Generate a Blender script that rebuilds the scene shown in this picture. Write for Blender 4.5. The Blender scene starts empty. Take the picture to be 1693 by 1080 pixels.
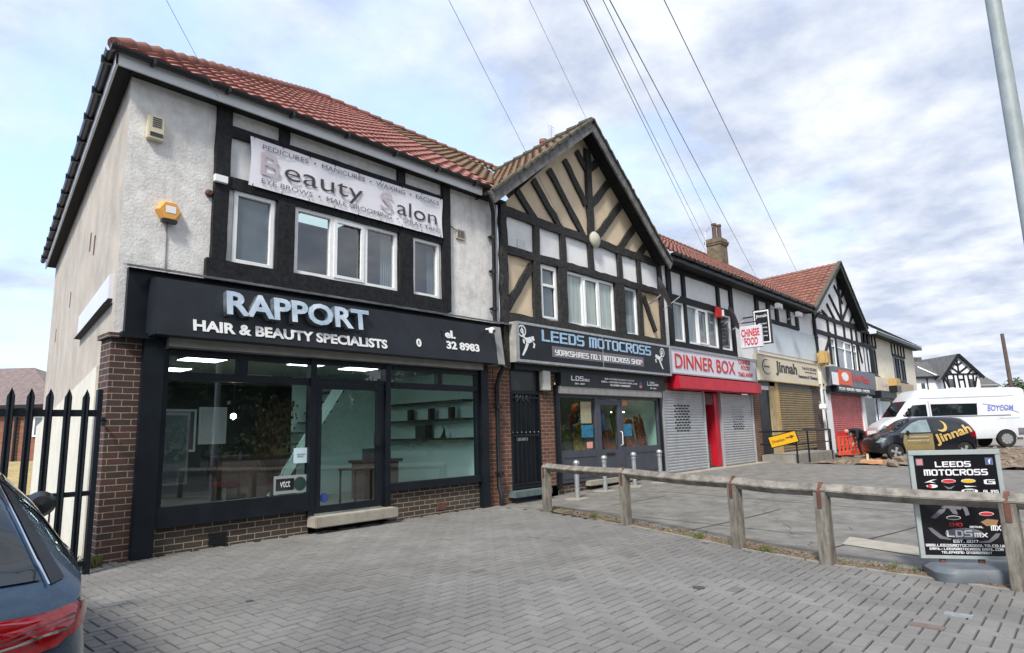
import bpy, bmesh, math, random
import numpy as np
from mathutils import Vector, Matrix, noise
from mathutils.bvhtree import BVHTree
sc = bpy.context.scene
COL = sc.collection
R_ = math.radians
rnd = random.Random(7)

# ------------------------------------------------------------ camera
FPX = 1057.1
YAW, PIT, ROL = 0.73109462, 0.16472428, -0.02834013
fw = Vector((math.cos(YAW)*math.cos(PIT), math.sin(YAW)*math.cos(PIT), math.sin(PIT)))
r0 = Vector((math.sin(YAW), -math.cos(YAW), 0)); u0 = r0.cross(fw)
rt = r0*math.cos(ROL)+u0*math.sin(ROL); up = -r0*math.sin(ROL)+u0*math.cos(ROL)
CAM = Vector((-2.398, -8.5, 1.36))
cd = bpy.data.cameras.new('camera'); cam = bpy.data.objects.new('camera', cd); COL.objects.link(cam)
cd.sensor_width = 36; cd.lens = FPX/1693*36; cd.clip_end = 3000; cd.clip_start = .05
cam.matrix_world = Matrix.Translation(CAM) @ Matrix((rt, up, -fw)).transposed().to_4x4()
sc.camera = cam

# ------------------------------------------------------------ world, sun, exposure
SUN_EL, SUN_AZ = R_(48), R_(205)      # azimuth of the sun in the xy plane, from +X
w = bpy.data.worlds.new('World'); sc.world = w; w.use_nodes = True
nt = w.node_tree; nt.nodes.clear(); N = nt.nodes.new; L = nt.links.new
sky = N('ShaderNodeTexSky'); sky.sky_type = 'NISHITA'; sky.sun_disc = False
sky.sun_elevation = SUN_EL; sky.sun_rotation = R_(90)-SUN_AZ; sky.dust_density = 2.0; sky.air_density = 1.0
tc = N('ShaderNodeTexCoord'); sp = N('ShaderNodeSeparateXYZ'); L(tc.outputs['Generated'], sp.inputs[0])
mx = N('ShaderNodeMath'); mx.operation = 'MAXIMUM'; mx.inputs[1].default_value = 0.0; L(sp.outputs['Z'], mx.inputs[0])
ad = N('ShaderNodeMath'); ad.operation = 'ADD'; ad.inputs[1].default_value = 0.16; L(mx.outputs[0], ad.inputs[0])
dx = N('ShaderNodeMath'); dx.operation = 'DIVIDE'; L(sp.outputs['X'], dx.inputs[0]); L(ad.outputs[0], dx.inputs[1])
dy = N('ShaderNodeMath'); dy.operation = 'DIVIDE'; L(sp.outputs['Y'], dy.inputs[0]); L(ad.outputs[0], dy.inputs[1])
cb = N('ShaderNodeCombineXYZ'); L(dx.outputs[0], cb.inputs[0]); L(dy.outputs[0], cb.inputs[1])
n1 = N('ShaderNodeTexNoise'); n1.inputs['Scale'].default_value = 1.05; n1.inputs['Detail'].default_value = 9; n1.inputs['Roughness'].default_value = .56; n1.inputs['Distortion'].default_value = .25
L(cb.outputs[0], n1.inputs['Vector'])
n2 = N('ShaderNodeTexNoise'); n2.inputs['Scale'].default_value = 3.1; n2.inputs['Detail'].default_value = 10; n2.inputs['Roughness'].default_value = .58
mp = N('ShaderNodeMapping'); mp.inputs['Location'].default_value = (5.3, 2.1, 0); L(cb.outputs[0], mp.inputs[0]); L(mp.outputs[0], n2.inputs['Vector'])
# more open blue towards the north-west part of the sky (left of the street)
gx = N('ShaderNodeVectorMath'); gx.operation = 'DOT_PRODUCT'; gx.inputs[1].default_value = (-.45, .75, .25); L(tc.outputs['Generated'], gx.inputs[0])
gm = N('ShaderNodeMath'); gm.operation = 'MULTIPLY_ADD'; gm.inputs[1].default_value = -.20; gm.inputs[2].default_value = .075; L(gx.outputs['Value'], gm.inputs[0])
ga = N('ShaderNodeMath'); ga.operation = 'ADD'; L(n1.outputs['Fac'], ga.inputs[0]); L(gm.outputs[0], ga.inputs[1])
cr = N('ShaderNodeValToRGB'); cr.color_ramp.elements[0].position = .38; cr.color_ramp.elements[0].color = (.0, .0, .0, 1)
cr.color_ramp.elements[1].position = .56; cr.color_ramp.elements[1].color = (1, 1, 1, 1); L(ga.outputs[0], cr.inputs[0])
cc = N('ShaderNodeValToRGB'); e = cc.color_ramp.elements
e[0].position = .38; e[0].color = (.50, .57, .72, 1); e[1].position = .62; e[1].color = (.83, .87, .94, 1)
L(n2.outputs['Fac'], cc.inputs[0])
cs = N('ShaderNodeVectorMath'); cs.operation = 'SCALE'; cs.inputs['Scale'].default_value = 6.0; L(cc.outputs[0], cs.inputs[0])
vl = N('ShaderNodeVectorMath'); vl.operation = 'MULTIPLY_ADD'; vl.inputs[1].default_value = (.8, .8, .8); vl.inputs[2].default_value = (2.3, 3.1, 4.9); L(sky.outputs[0], vl.inputs[0])
mi = N('ShaderNodeMix'); mi.data_type = 'RGBA'; L(cr.outputs[0], mi.inputs['Factor']); L(vl.outputs[0], mi.inputs['A']); L(cs.outputs[0], mi.inputs['B'])
bg = N('ShaderNodeBackground'); bg.inputs['Strength'].default_value = .10; L(mi.outputs['Result'], bg.inputs[0])
wo = N('ShaderNodeOutputWorld'); L(bg.outputs[0], wo.inputs[0])
sl = bpy.data.lights.new('sun', 'SUN'); sl.energy = 2.2; sl.angle = R_(10); sl.color = (1, .965, .91)
so = bpy.data.objects.new('sun', sl); COL.objects.link(so)
sd = Vector((math.cos(SUN_EL)*math.cos(SUN_AZ), math.cos(SUN_EL)*math.sin(SUN_AZ), math.sin(SUN_EL)))
so.rotation_euler = sd.to_track_quat('Z', 'Y').to_euler(); so.location = (0, -20, 30)
sc.view_settings.view_transform = 'Standard'; sc.view_settings.look = 'None'; sc.view_settings.gamma = 1
sc.view_settings.exposure = 1.0

# ------------------------------------------------------------ helpers: survey of the site
def ray(px, py): return (px-846.5)*rt-(py-540)*up+FPX*fw
def F(px, py, Y=0.):                 # measured point on a plane parallel to the shop fronts
    d = ray(px, py); return CAM+d*((Y-CAM.y)/d.y)
def ss(a, b, x):
    t = min(1, max(0, (x-a)/(b-a))); return t*t*(3-2*t)
def gh(x, y):                        # ground height
    b = .04+.016*max(-14, min(0, y))
    return b+.14*ss(7, 13, x)-.09*ss(18.5, 21, x)*(1-ss(27, 31, x))*ss(0.2, -1.4, y)+.10*ss(27, 33, x)+.6*ss(45, 110, x)
def Gp(px, py, dz=0.):
    d = ray(px, py); z = 0.
    for _ in range(40):
        p = CAM+d*((z+dz-CAM.z)/d.z); z = .5*z+.5*gh(p.x, p.y)
    return CAM+d*((z+dz-CAM.z)/d.z)

# ------------------------------------------------------------ materials
MATS = {}
def lin(c): return tuple(((v/12.92) if v <= .04045 else ((v+.055)/1.055)**2.4) for v in c)
def mat(name, col, rough=.7, metal=0., var=.0, vscale=3., bump=0., bscale=40., spec=.5, col2=None, stain=0., coat=0., stretch=(1, 1, 1), attr=False, streak=0.):
    if name in MATS: return MATS[name]
    m = bpy.data.materials.new(name); m.use_nodes = True; t = m.node_tree; b = t.nodes['Principled BSDF']
    b.inputs['Roughness'].default_value = rough; b.inputs['Metallic'].default_value = metal
    b.inputs['Specular IOR Level'].default_value = spec; b.inputs['Coat Weight'].default_value = coat
    n = t.nodes.new; l = t.links.new
    tcn = n('ShaderNodeTexCoord'); mpn = n('ShaderNodeMapping'); mpn.inputs['Scale'].default_value = stretch; l(tcn.outputs['Object'], mpn.inputs[0])
    last = None
    c2 = col2 or tuple(min(1, v*(1-var)) for v in col); c1 = tuple(min(1, v*(1+var*.5)) for v in col) if not col2 else col
    if var or col2:
        nz = n('ShaderNodeTexNoise'); nz.inputs['Scale'].default_value = vscale; nz.inputs['Detail'].default_value = 7; nz.inputs['Roughness'].default_value = .62
        l(mpn.outputs[0], nz.inputs['Vector'])
        rp = n('ShaderNodeValToRGB'); rp.color_ramp.elements[0].position = .36; rp.color_ramp.elements[1].position = .64
        rp.color_ramp.elements[0].color = (*c2, 1); rp.color_ramp.elements[1].color = (*c1, 1); l(nz.outputs['Fac'], rp.inputs[0]); last = rp.outputs[0]
        mr = n('ShaderNodeMapRange'); mr.inputs['To Min'].default_value = min(1, rough+.08); mr.inputs['To Max'].default_value = max(.02, rough-.08); l(nz.outputs['Fac'], mr.inputs[0]); l(mr.outputs[0], b.inputs['Roughness'])
    else:
        rg = n('ShaderNodeRGB'); rg.outputs[0].default_value = (*col, 1); last = rg.outputs[0]
    def mult(fac_out, colr, amt):
        nonlocal last
        mm = n('ShaderNodeMix'); mm.data_type = 'RGBA'; mm.blend_type = 'MIX'
        ml = n('ShaderNodeMath'); ml.operation = 'MULTIPLY'; ml.inputs[1].default_value = amt; l(fac_out, ml.inputs[0]); l(ml.outputs[0], mm.inputs['Factor'])
        l(last, mm.inputs['A']); mm.inputs['B'].default_value = (*colr, 1); last = mm.outputs['Result']
    if stain:
        ns = n('ShaderNodeTexNoise'); ns.inputs['Scale'].default_value = vscale*.37+.3; ns.inputs['Detail'].default_value = 10; ns.inputs['Roughness'].default_value = .72
        l(mpn.outputs[0], ns.inputs['Vector']); rs = n('ShaderNodeValToRGB'); rs.color_ramp.elements[0].position = .5; rs.color_ramp.elements[1].position = .68; l(ns.outputs['Fac'], rs.inputs[0])
        mult(rs.outputs[0], tuple(v*.42 for v in col), stain)
    if streak:
        m2 = n('ShaderNodeMapping'); m2.inputs['Scale'].default_value = (9, 9, .5); l(tcn.outputs['Object'], m2.inputs[0])
        nk = n('ShaderNodeTexNoise'); nk.inputs['Scale'].default_value = 1.6; nk.inputs['Detail'].default_value = 6; l(m2.outputs[0], nk.inputs['Vector'])
        rk = n('ShaderNodeValToRGB'); rk.color_ramp.elements[0].position = .52; rk.color_ramp.elements[1].position = .75; l(nk.outputs['Fac'], rk.inputs[0])
        mult(rk.outputs[0], tuple(v*.5 for v in col), streak)
    if attr:
        at = n('ShaderNodeAttribute'); at.attribute_name = 'tone'; mm = n('ShaderNodeMix'); mm.data_type = 'RGBA'; mm.blend_type = 'MULTIPLY'; mm.inputs['Factor'].default_value = 1
        l(last, mm.inputs['A']); l(at.outputs['Color'], mm.inputs['B']); last = mm.outputs['Result']
    l(last, b.inputs['Base Color'])
    if bump:
        nb = n('ShaderNodeTexNoise'); nb.inputs['Scale'].default_value = bscale; nb.inputs['Detail'].default_value = 6; nb.inputs['Roughness'].default_value = .6; l(mpn.outputs[0], nb.inputs['Vector'])
        bp = n('ShaderNodeBump'); bp.inputs['Strength'].default_value = 1; bp.inputs['Distance'].default_value = bump; l(nb.outputs['Fac'], bp.inputs['Height']); l(bp.outputs[0], b.inputs['Normal'])
    MATS[name] = m; return m
def brickmat(name, c1, c2, mortar, bw=.225, rh=.075, ms=.006, stainc=(.05, .05, .045), stain=.4, off=.5):
    m = bpy.data.materials.new(name); m.use_nodes = True; t = m.node_tree; b = t.nodes['Principled BSDF']; n = t.nodes.new; l = t.links.new
    g = n('ShaderNodeNewGeometry'); s = n('ShaderNodeSeparateXYZ'); l(g.outputs['Position'], s.inputs[0])
    a = n('ShaderNodeMath'); l(s.outputs['X'], a.inputs[0]); l(s.outputs['Y'], a.inputs[1])
    c = n('ShaderNodeCombineXYZ'); l(a.outputs[0], c.inputs[0]); l(s.outputs['Z'], c.inputs[1])
    nw = n('ShaderNodeTexNoise'); nw.inputs['Scale'].default_value = 9; nw.inputs['Detail'].default_value = 3; l(g.outputs['Position'], nw.inputs['Vector'])
    wv = n('ShaderNodeVectorMath'); wv.operation = 'MULTIPLY_ADD'; wv.inputs[1].default_value = (.012, .008, 0); l(nw.outputs['Color'], wv.inputs[0]); l(c.outputs[0], wv.inputs[2])
    br = n('ShaderNodeTexBrick'); br.offset = off; br.inputs['Scale'].default_value = 1; br.inputs['Brick Width'].default_value = bw; br.inputs['Row Height'].default_value = rh
    br.inputs['Mortar Size'].default_value = ms; br.inputs['Mortar Smooth'].default_value = .3; br.inputs['Color1'].default_value = (*c1, 1); br.inputs['Color2'].default_value = (*c2, 1); br.inputs['Mortar'].default_value = (*mortar, 1)
    l(wv.outputs[0], br.inputs['Vector'])
    nz = n('ShaderNodeTexNoise'); nz.inputs['Scale'].default_value = 2.2; nz.inputs['Detail'].default_value = 9; nz.inputs['Roughness'].default_value = .7; l(g.outputs['Position'], nz.inputs['Vector'])
    rp = n('ShaderNodeValToRGB'); rp.color_ramp.elements[0].position = .48; rp.color_ramp.elements[1].position = .72; l(nz.outputs['Fac'], rp.inputs[0])
    ml = n('ShaderNodeMath'); ml.operation = 'MULTIPLY'; ml.inputs[1].default_value = stain; l(rp.outputs[0], ml.inputs[0])
    mm = n('ShaderNodeMix'); mm.data_type = 'RGBA'; l(ml.outputs[0], mm.inputs['Factor']); l(br.outputs['Color'], mm.inputs['A']); mm.inputs['B'].default_value = (*stainc, 1)
    n3 = n('ShaderNodeTexNoise'); n3.inputs['Scale'].default_value = 60; n3.inputs['Detail'].default_value = 4; l(g.outputs['Position'], n3.inputs['Vector'])
    m3 = n('ShaderNodeMix'); m3.data_type = 'RGBA'; m3.blend_type = 'OVERLAY'; m3.inputs['Factor'].default_value = .45; l(mm.outputs['Result'], m3.inputs['A']); l(n3.outputs['Fac'], m3.inputs['B'])
    l(m3.outputs['Result'], b.inputs['Base Color']); b.inputs['Roughness'].default_value = .88
    mh = n('ShaderNodeMath'); mh.operation = 'MULTIPLY_ADD'; mh.inputs[1].default_value = -1; l(br.outputs['Fac'], mh.inputs[0])
    m4 = n('ShaderNodeMath'); m4.operation = 'MULTIPLY'; m4.inputs[1].default_value = .25; l(n3.outputs['Fac'], m4.inputs[0]); l(m4.outputs[0], mh.inputs[2])
    bp = n('ShaderNodeBump'); bp.inputs['Distance'].default_value = .008; l(mh.outputs[0], bp.inputs['Height']); l(bp.outputs[0], b.inputs['Normal'])
    MATS[name] = m; return m
def glassmat(name, tint=(.93, .97, .95), refl=.1, rough=.0):
    m = bpy.data.materials.new(name); m.use_nodes = True; t = m.node_tree; n = t.nodes.new; l = t.links.new; t.nodes.remove(t.nodes['Principled BSDF'])
    tr = n('ShaderNodeBsdfTransparent'); tr.inputs[0].default_value = (*tint, 1); gl = n('ShaderNodeBsdfGlossy'); gl.inputs['Roughness'].default_value = rough
    ge = n('ShaderNodeNewGeometry'); dt = n('ShaderNodeVectorMath'); dt.operation = 'DOT_PRODUCT'; l(ge.outputs['Incoming'], dt.inputs[0]); l(ge.outputs['Normal'], dt.inputs[1])
    ab_ = n('ShaderNodeMath'); ab_.operation = 'ABSOLUTE'; l(dt.outputs['Value'], ab_.inputs[0]); om = n('ShaderNodeMath'); om.operation = 'SUBTRACT'; om.inputs[0].default_value = 1; l(ab_.outputs[0], om.inputs[1])
    pw_ = n('ShaderNodeMath'); pw_.operation = 'POWER'; pw_.inputs[1].default_value = 5; l(om.outputs[0], pw_.inputs[0])
    mu = n('ShaderNodeMath'); mu.operation = 'MULTIPLY_ADD'; mu.inputs[1].default_value = .93; mu.inputs[2].default_value = .09+refl*.3; mu.use_clamp = True; l(pw_.outputs[0], mu.inputs[0])
    mx_ = n('ShaderNodeMixShader'); l(mu.outputs[0], mx_.inputs[0]); l(tr.outputs[0], mx_.inputs[1]); l(gl.outputs[0], mx_.inputs[2])
    l(mx_.outputs[0], t.nodes['Material Output'].inputs[0]); MATS[name] = m; return m
def emis(name, col, st):
    m = bpy.data.materials.new(name); m.use_nodes = True; b = m.node_tree.nodes['Principled BSDF']
    b.inputs['Base Color'].default_value = (*col, 1); b.inputs['Emission Color'].default_value = (*col, 1); b.inputs['Emission Strength'].default_value = st; MATS[name] = m; return m

M = {}
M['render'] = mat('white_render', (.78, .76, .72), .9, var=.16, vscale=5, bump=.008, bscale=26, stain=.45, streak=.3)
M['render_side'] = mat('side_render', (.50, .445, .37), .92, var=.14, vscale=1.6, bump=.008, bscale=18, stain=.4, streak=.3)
M['cream_paint'] = mat('cream_paint', (.72, .68, .56), .85, var=.1, vscale=2, bump=.006, bscale=20, stain=.2)
M['cream'] = mat('cream_panel', (.70, .56, .39), .85, var=.08, vscale=3, bump=.004, bscale=40, stain=.15)
M['panel'] = mat('white_panel', (.74, .74, .73), .8, var=.1, vscale=4, bump=.004, bscale=40, stain=.2, streak=.3)
M['cleanwhite'] = mat('clean_white_panel', (.84, .84, .83), .8, var=.06, vscale=4, bump=.003, bscale=40, stain=.08)
M['timber'] = mat('black_timber', (.009, .010, .012), .65, vscale=14, bump=.004, bscale=22, col2=(.024, .024, .025), stretch=(1, 1, 1), spec=.2)
M['timber_worn'] = mat('worn_timber', (.013, .013, .014), .65, vscale=16, bump=.02, bscale=24, col2=(.05, .047, .043), spec=.3)
M['barge'] = mat('weathered_barge', (.20, .20, .195), .85, vscale=6, bump=.012, bscale=20, col2=(.09, .088, .086))
M['upvc'] = mat('white_upvc', (.86, .87, .86), .35, var=.06, vscale=5)
M['fascia_white'] = mat('fascia_white', (.74, .75, .75), .5, var=.08, vscale=3)
M['blackplastic'] = mat('black_plastic', (.012, .013, .015), .35, var=.3, vscale=6)
M['blackpaint'] = mat('black_shop_paint', (.008, .012, .017), .42, spec=.3, var=.35, vscale=4, bump=.001, bscale=30)
M['signblack'] = mat('sign_charcoal', (.016, .020, .025), .45, spec=.3, var=.25, vscale=2.2, streak=.3)
M['alu'] = mat('grey_aluminium', (.33, .32, .30), .45, metal=.3, var=.15, vscale=5)
M['galv'] = mat('galvanised_steel', (.45, .47, .48), .45, metal=.55, var=.2, vscale=12, bump=.001, bscale=60)
M['shutter'] = mat('silver_shutter', (.42, .435, .45), .45, metal=.25, var=.14, vscale=2.5, stain=.35, streak=.2)
M['lead'] = mat('lead_flashing', (.22, .23, .24), .6, var=.25, vscale=9, bump=.01, bscale=10)
M['pane'] = mat('window_pane', (.12, .145, .16), .04, metal=.28, var=.35, vscale=.9, spec=.9)
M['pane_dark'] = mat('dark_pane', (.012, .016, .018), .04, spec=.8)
M['pane_curtain'] = mat('curtained_pane', (.36, .43, .40), .08, var=.25, vscale=2, spec=.7, stretch=(6, 6, .4))
M['pane_net'] = mat('net_curtain_pane', (.20, .25, .27), .08, var=.4, vscale=2, spec=.7, stretch=(7, 7, .3))
M['glass'] = glassmat('shop_glass', (.74, .86, .83), .10)
M['brick'] = brickmat('dark_red_brick', (.085, .040, .030), (.045, .030, .027), (.30, .26, .20), stain=.35)
M['brick_red'] = brickmat('red_brick', (.19, .075, .045), (.11, .05, .035), (.36, .28, .20), stain=.25)
M['brick_brown'] = brickmat('brown_brick', (.075, .052, .037), (.045, .034, .027), (.36, .32, .24), stain=.15)
M['brick_bung'] = brickmat('bungalow_brick', (.33, .13, .07), (.22, .085, .05), (.36, .28, .2), stain=.15)
M['tile_red'] = mat('red_roof_tile', (.38, .17, .135), .85, vscale=4.5, col2=(.27, .105, .085), bump=.004, bscale=40, stain=.4, attr=True)
M['tile_brown'] = mat('mossy_roof_tile', (.24, .13, .075), .9, vscale=5, col2=(.13, .10, .05), bump=.006, bscale=30, stain=.45, attr=True)
M['tile_brick'] = mat('weathered_red_tile', (.27, .11, .075), .85, vscale=5, col2=(.19, .075, .048), bump=.004, bscale=30, stain=.3, attr=True)
M['slate'] = mat('dark_slate', (.135, .13, .122), .85, vscale=4, col2=(.08, .078, .074), bump=.004, bscale=20, stain=.3, attr=True)
M['moss'] = mat('mossy_verge', (.115, .10, .065), .95, vscale=9, col2=(.07, .065, .045), bump=.02, bscale=18)
M['pane_clear'] = glassmat('clear_pane', (.70, .78, .80), .35)
M['asphalt'] = mat('asphalt', (.085, .085, .085), .9, var=.3, vscale=.6, bump=.006, bscale=120, stain=.3)
M['forecourt'] = mat('forecourt_concrete', (.20, .19, .168), .92, var=.26, vscale=3.4, bump=.010, bscale=110, stain=.55)
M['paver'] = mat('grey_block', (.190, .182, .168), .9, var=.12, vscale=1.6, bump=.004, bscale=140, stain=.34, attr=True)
M['sand'] = mat('joint_sand', (.055, .05, .042), .95, var=.4, vscale=3)
M['soil'] = mat('dry_soil', (.21, .155, .10), .95, vscale=2.4, col2=(.13, .10, .07), bump=.03, bscale=22)
M['rubble'] = mat('stone_rubble', (.27, .21, .15), .95, vscale=4, col2=(.16, .12, .09), bump=.02, bscale=14)
M['concrete'] = mat('pale_concrete', (.36, .33, .27), .9, var=.2, vscale=5, bump=.006, bscale=40, stain=.35)
M['kerb'] = mat('concrete_kerb', (.27, .25, .215), .9, var=.2, vscale=4, bump=.006, bscale=40, stain=.4)
M['oldwood'] = mat('weathered_wood', (.27, .245, .20), .9, vscale=5, col2=(.12, .105, .085), bump=.012, bscale=16, stretch=(4, 4, .8), stain=.3)
M['rail'] = mat('weathered_rail', (.30, .275, .23), .9, vscale=7, col2=(.13, .115, .095), bump=.012, bscale=16, stain=.3)
M['rust'] = mat('rusty_steel', (.15, .06, .035), .8, vscale=14, col2=(.08, .035, .025), bump=.003, bscale=60)
M['white'] = mat('white_lettering', (.80, .80, .79), .5, var=.06, vscale=4)
M['chromeletter'] = mat('brushed_steel_letter', (.90, .93, .95), .16, metal=.8, vscale=1.6, col2=(.30, .42, .50))  # white and steel-blue base tones imitate reflections on the metal
M['letterblue'] = mat('pale_blue_letter', (.42, .60, .78), .4, vscale=4, col2=(.27, .43, .60))
M['mauve'] = mat('mauve_letter', (.50, .43, .47), .7)
M['darkletter'] = mat('dark_letter', (.055, .045, .055), .7)
M['greyletter'] = mat('grey_letter', (.16, .15, .17), .7)
M['banner'] = mat('banner_vinyl', (.80, .79, .83), .6, var=.06, vscale=2, bump=.004, bscale=3)
M['red'] = mat('red_paint', (.50, .006, .022), .5, var=.2, vscale=3, streak=.15)
M['redletter'] = mat('red_lettering', (.60, .03, .03), .5, var=.15, vscale=5)
M['pinkred'] = mat('red_shutter_paint', (.52, .12, .12), .55, var=.2, vscale=3, streak=.25)
M['lightbox'] = mat('white_sign_panel', (.68, .68, .74), .4, var=.05, vscale=2, stain=.08)
M['beige'] = mat('beige_sign_panel', (.70, .62, .46), .5, var=.08, vscale=2, stain=.15)
M['brownshutter'] = mat('bronze_shutter', (.235, .175, .085), .6, var=.2, vscale=3, stain=.2)
M['ochre'] = mat('ochre_paint', (.50, .33, .12), .6, var=.12, vscale=4)
M['grey'] = mat('dark_grey_paint', (.062, .066, .085), .5, var=.15, vscale=3)
M['yellow'] = mat('yellow_sign', (.80, .42, .005), .45, var=.05, vscale=3)
M['orange'] = mat('orange_plastic', (.90, .10, .035), .5, var=.1, vscale=4)
M['rubber'] = mat('tyre_rubber', (.018, .018, .018), .8, var=.3, vscale=20)
M['silver'] = mat('alloy_silver', (.55, .56, .57), .3, metal=.6, var=.1, vscale=8)
M['grass'] = mat('grass', (.09, .13, .03), .8, vscale=3, col2=(.15, .14, .05))
# ------------------------------------------------------------ helpers: objects
OFF = {}
def tag(o, label=None, cat=None, group=None, kind=None):
    if label: o['label'] = label
    if cat: o['category'] = cat
    if group: o['group'] = group
    if kind: o['kind'] = kind
    return o
def thing(name, label, cat, loc=(0, 0, 0), group=None):
    o = bpy.data.objects.new(name, None); o.empty_display_size = .2; COL.objects.link(o); o.location = loc; OFF[o.name] = Vector(loc)
    return tag(o, label, cat, group)
class MB:
    def __init__(s): s.v = []; s.f = []; s.c = None
    def add(s, vs, fs):
        n = len(s.v); s.v += [tuple(v) for v in vs]; s.f += [tuple(i+n for i in f) for f in fs]; return s
    def box(s, x0, x1, y0, y1, z0, z1):
        x0, x1 = sorted((x0, x1)); y0, y1 = sorted((y0, y1)); z0, z1 = sorted((z0, z1))
        return s.add([(x, y, z) for z in (z0, z1) for y in (y0, y1) for x in (x0, x1)], [(0, 2, 3, 1), (4, 5, 7, 6), (0, 1, 5, 4), (2, 6, 7, 3), (0, 4, 6, 2), (1, 3, 7, 5)])
    def obox(s, c, a, b, d):        # centre and three half vectors
        c, a, b, d = map(Vector, (c, a, b, d))
        return s.add([c+a*i+b*j+d*k for k in (-1, 1) for j in (-1, 1) for i in (-1, 1)], [(0, 2, 3, 1), (4, 5, 7, 6), (0, 1, 5, 4), (2, 6, 7, 3), (0, 4, 6, 2), (1, 3, 7, 5)])
    def beam(s, p, q, wd, th, nrm=(0, -1, 0), wob=0., ends=0.):  # rough-hewn beam: width in plane, thickness along nrm
        p, q, nrm = Vector(p), Vector(q), Vector(nrm).normalized(); d = (q-p); ln = d.length; d.normalize(); sd_ = d.cross(nrm).normalized()
        if not wob: return s.obox((p+q)/2, d*(ln/2+ends), sd_*wd/2, nrm*th/2)
        k = max(2, int(ln/.22)); vs = []; fs = []
        for i in range(k+1):
            c = p+d*(ln*i/k); c = c+sd_*rnd.uniform(-wob, wob)
            w_ = wd/2*(1+rnd.uniform(-wob, wob)*2.5); t_ = th/2
            for a, b in ((-1, -1), (1, -1), (1, 1), (-1, 1)):
                vs.append(c+sd_*(a*(w_+rnd.uniform(-wob, wob)*.4))+nrm*(b*t_+(rnd.uniform(-wob, wob)*.5 if b > 0 else 0)))
        for i in range(k):
            for a in range(4): fs.append((i*4+a, i*4+(a+1) % 4, i*4+4+(a+1) % 4, i*4+4+a))
        fs += [(3, 2, 1, 0), tuple(k*4+a for a in range(4))]
        return s.add(vs, fs)
    def tube(s, path, r, n=8, closed=False):
        path = [Vector(p) for p in path]; vs = []; fs = []; rr = r if isinstance(r, (list, tuple)) else [r]*len(path); prev = None
        for i, p in enumerate(path):
            d = (path[min(i+1, len(path)-1)]-path[max(i-1, 0)]).normalized()
            a = d.cross(Vector((0, 0, 1))) if abs(d.z) < .95 else d.cross(Vector((1, 0, 0)))
            if prev is not None and abs(d.dot(prev)) < .98: a = prev-d*prev.dot(d)
            a.normalize(); prev = a; b = d.cross(a)
            for k in range(n): t = 2*math.pi*k/n; vs.append(p+(a*math.cos(t)+b*math.sin(t))*rr[i])
        for i in range(len(path)-1):
            for k in range(n): fs.append((i*n+k, i*n+(k+1) % n, (i+1)*n+(k+1) % n, (i+1)*n+k))
        fs += [tuple(reversed(range(n))), tuple((len(path)-1)*n+k for k in range(n))]
        return s.add(vs, fs)
    def lathe(s, prof, c=(0, 0, 0), n=20, axis='z'):
        vs = []; fs = []; m_ = len(prof)
        for r, z in prof:
            for k in range(n):
                t = 2*math.pi*k/n; a, b = r*math.cos(t), r*math.sin(t)
                vs.append(Vector(c)+Vector((a, b, z) if axis == 'z' else ((z, a, b) if axis == 'x' else (b, z, a))))
        for i in range(m_-1):
            for k in range(n): fs.append((i*n+k, i*n+(k+1) % n, (i+1)*n+(k+1) % n, (i+1)*n+k))
        fs += [tuple(reversed(range(n))), tuple((m_-1)*n+k for k in range(n))]
        return s.add(vs, fs)
    def prism(s, pts, ext):
        n = len(pts); a = [Vector(p) for p in pts]; e_ = Vector(ext)
        return s.add(a+[p+e_ for p in a], [tuple(range(n)), tuple(reversed(range(n, 2*n)))]+[(i, i+n, (i+1) % n+n, (i+1) % n) for i in range(n)])
    def quad(s, a, b, c, d): return s.add([a, b, c, d], [(0, 1, 2, 3)])
    def build(s, name, m, parent=None, smooth=0, bevel=0, local=False, label=None, recalc=True):
        me = bpy.data.meshes.new(name); me.from_pydata([tuple(v) for v in s.v], [], s.f); me.update()
        if recalc or bevel:
            bm = bmesh.new(); bm.from_mesh(me)
            if recalc: bmesh.ops.recalc_face_normals(bm, faces=bm.faces)
            if bevel: bmesh.ops.bevel(bm, geom=[e_ for e_ in bm.edges if e_.is_manifold and e_.calc_face_angle(0) > .5], offset=bevel, segments=2, affect='EDGES', clamp_overlap=True)
            bm.to_mesh(me); bm.free()
        if s.c is None and (m if isinstance(m, str) else '') in ('tile_red', 'tile_brown', 'tile_brick', 'slate', 'leaf', 'paver'): s.c = [1.]*len(s.v) if not (recalc or bevel) or len(me.vertices) == len(s.v) else [1.]*len(me.vertices)
        if s.c is not None:
            ca = me.color_attributes.new('tone', 'FLOAT_COLOR', 'POINT'); arr = np.ones((len(me.vertices), 4), np.float32); arr[:, :3] = np.array(s.c, np.float32).reshape(-1, 1 if np.ndim(s.c) == 1 else 3); ca.data.foreach_set('color', arr.ravel())
        return link(name, me, m, parent, smooth, local, label)
def link(name, me, m, parent=None, smooth=0, local=False, label=None):
    if smooth:
        me.polygons.foreach_set('use_smooth', [True]*len(me.polygons)); me.set_sharp_from_angle(angle=R_(smooth if smooth > 1 else 40))
    me.materials.append(M[m] if isinstance(m, str) else m)
    o = bpy.data.objects.new(name, me); COL.objects.link(o)
    if parent is not None:
        o.parent = parent; off = OFF[parent.name]
        if not local: me.transform(Matrix.Translation(-off)); OFF[o.name] = off
        else: OFF[o.name] = Vector((0, 0, 0))
    else:
        co = np.empty(len(me.vertices)*3, np.float32); me.vertices.foreach_get('co', co); co = co.reshape(-1, 3)
        c = Vector((float((co[:, 0].min()+co[:, 0].max())/2), float((co[:, 1].min()+co[:, 1].max())/2), float(co[:, 2].min())))
        me.transform(Matrix.Translation(-c)); o.location = c; OFF[o.name] = c
    if label: o['label'] = label
    return o
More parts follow.
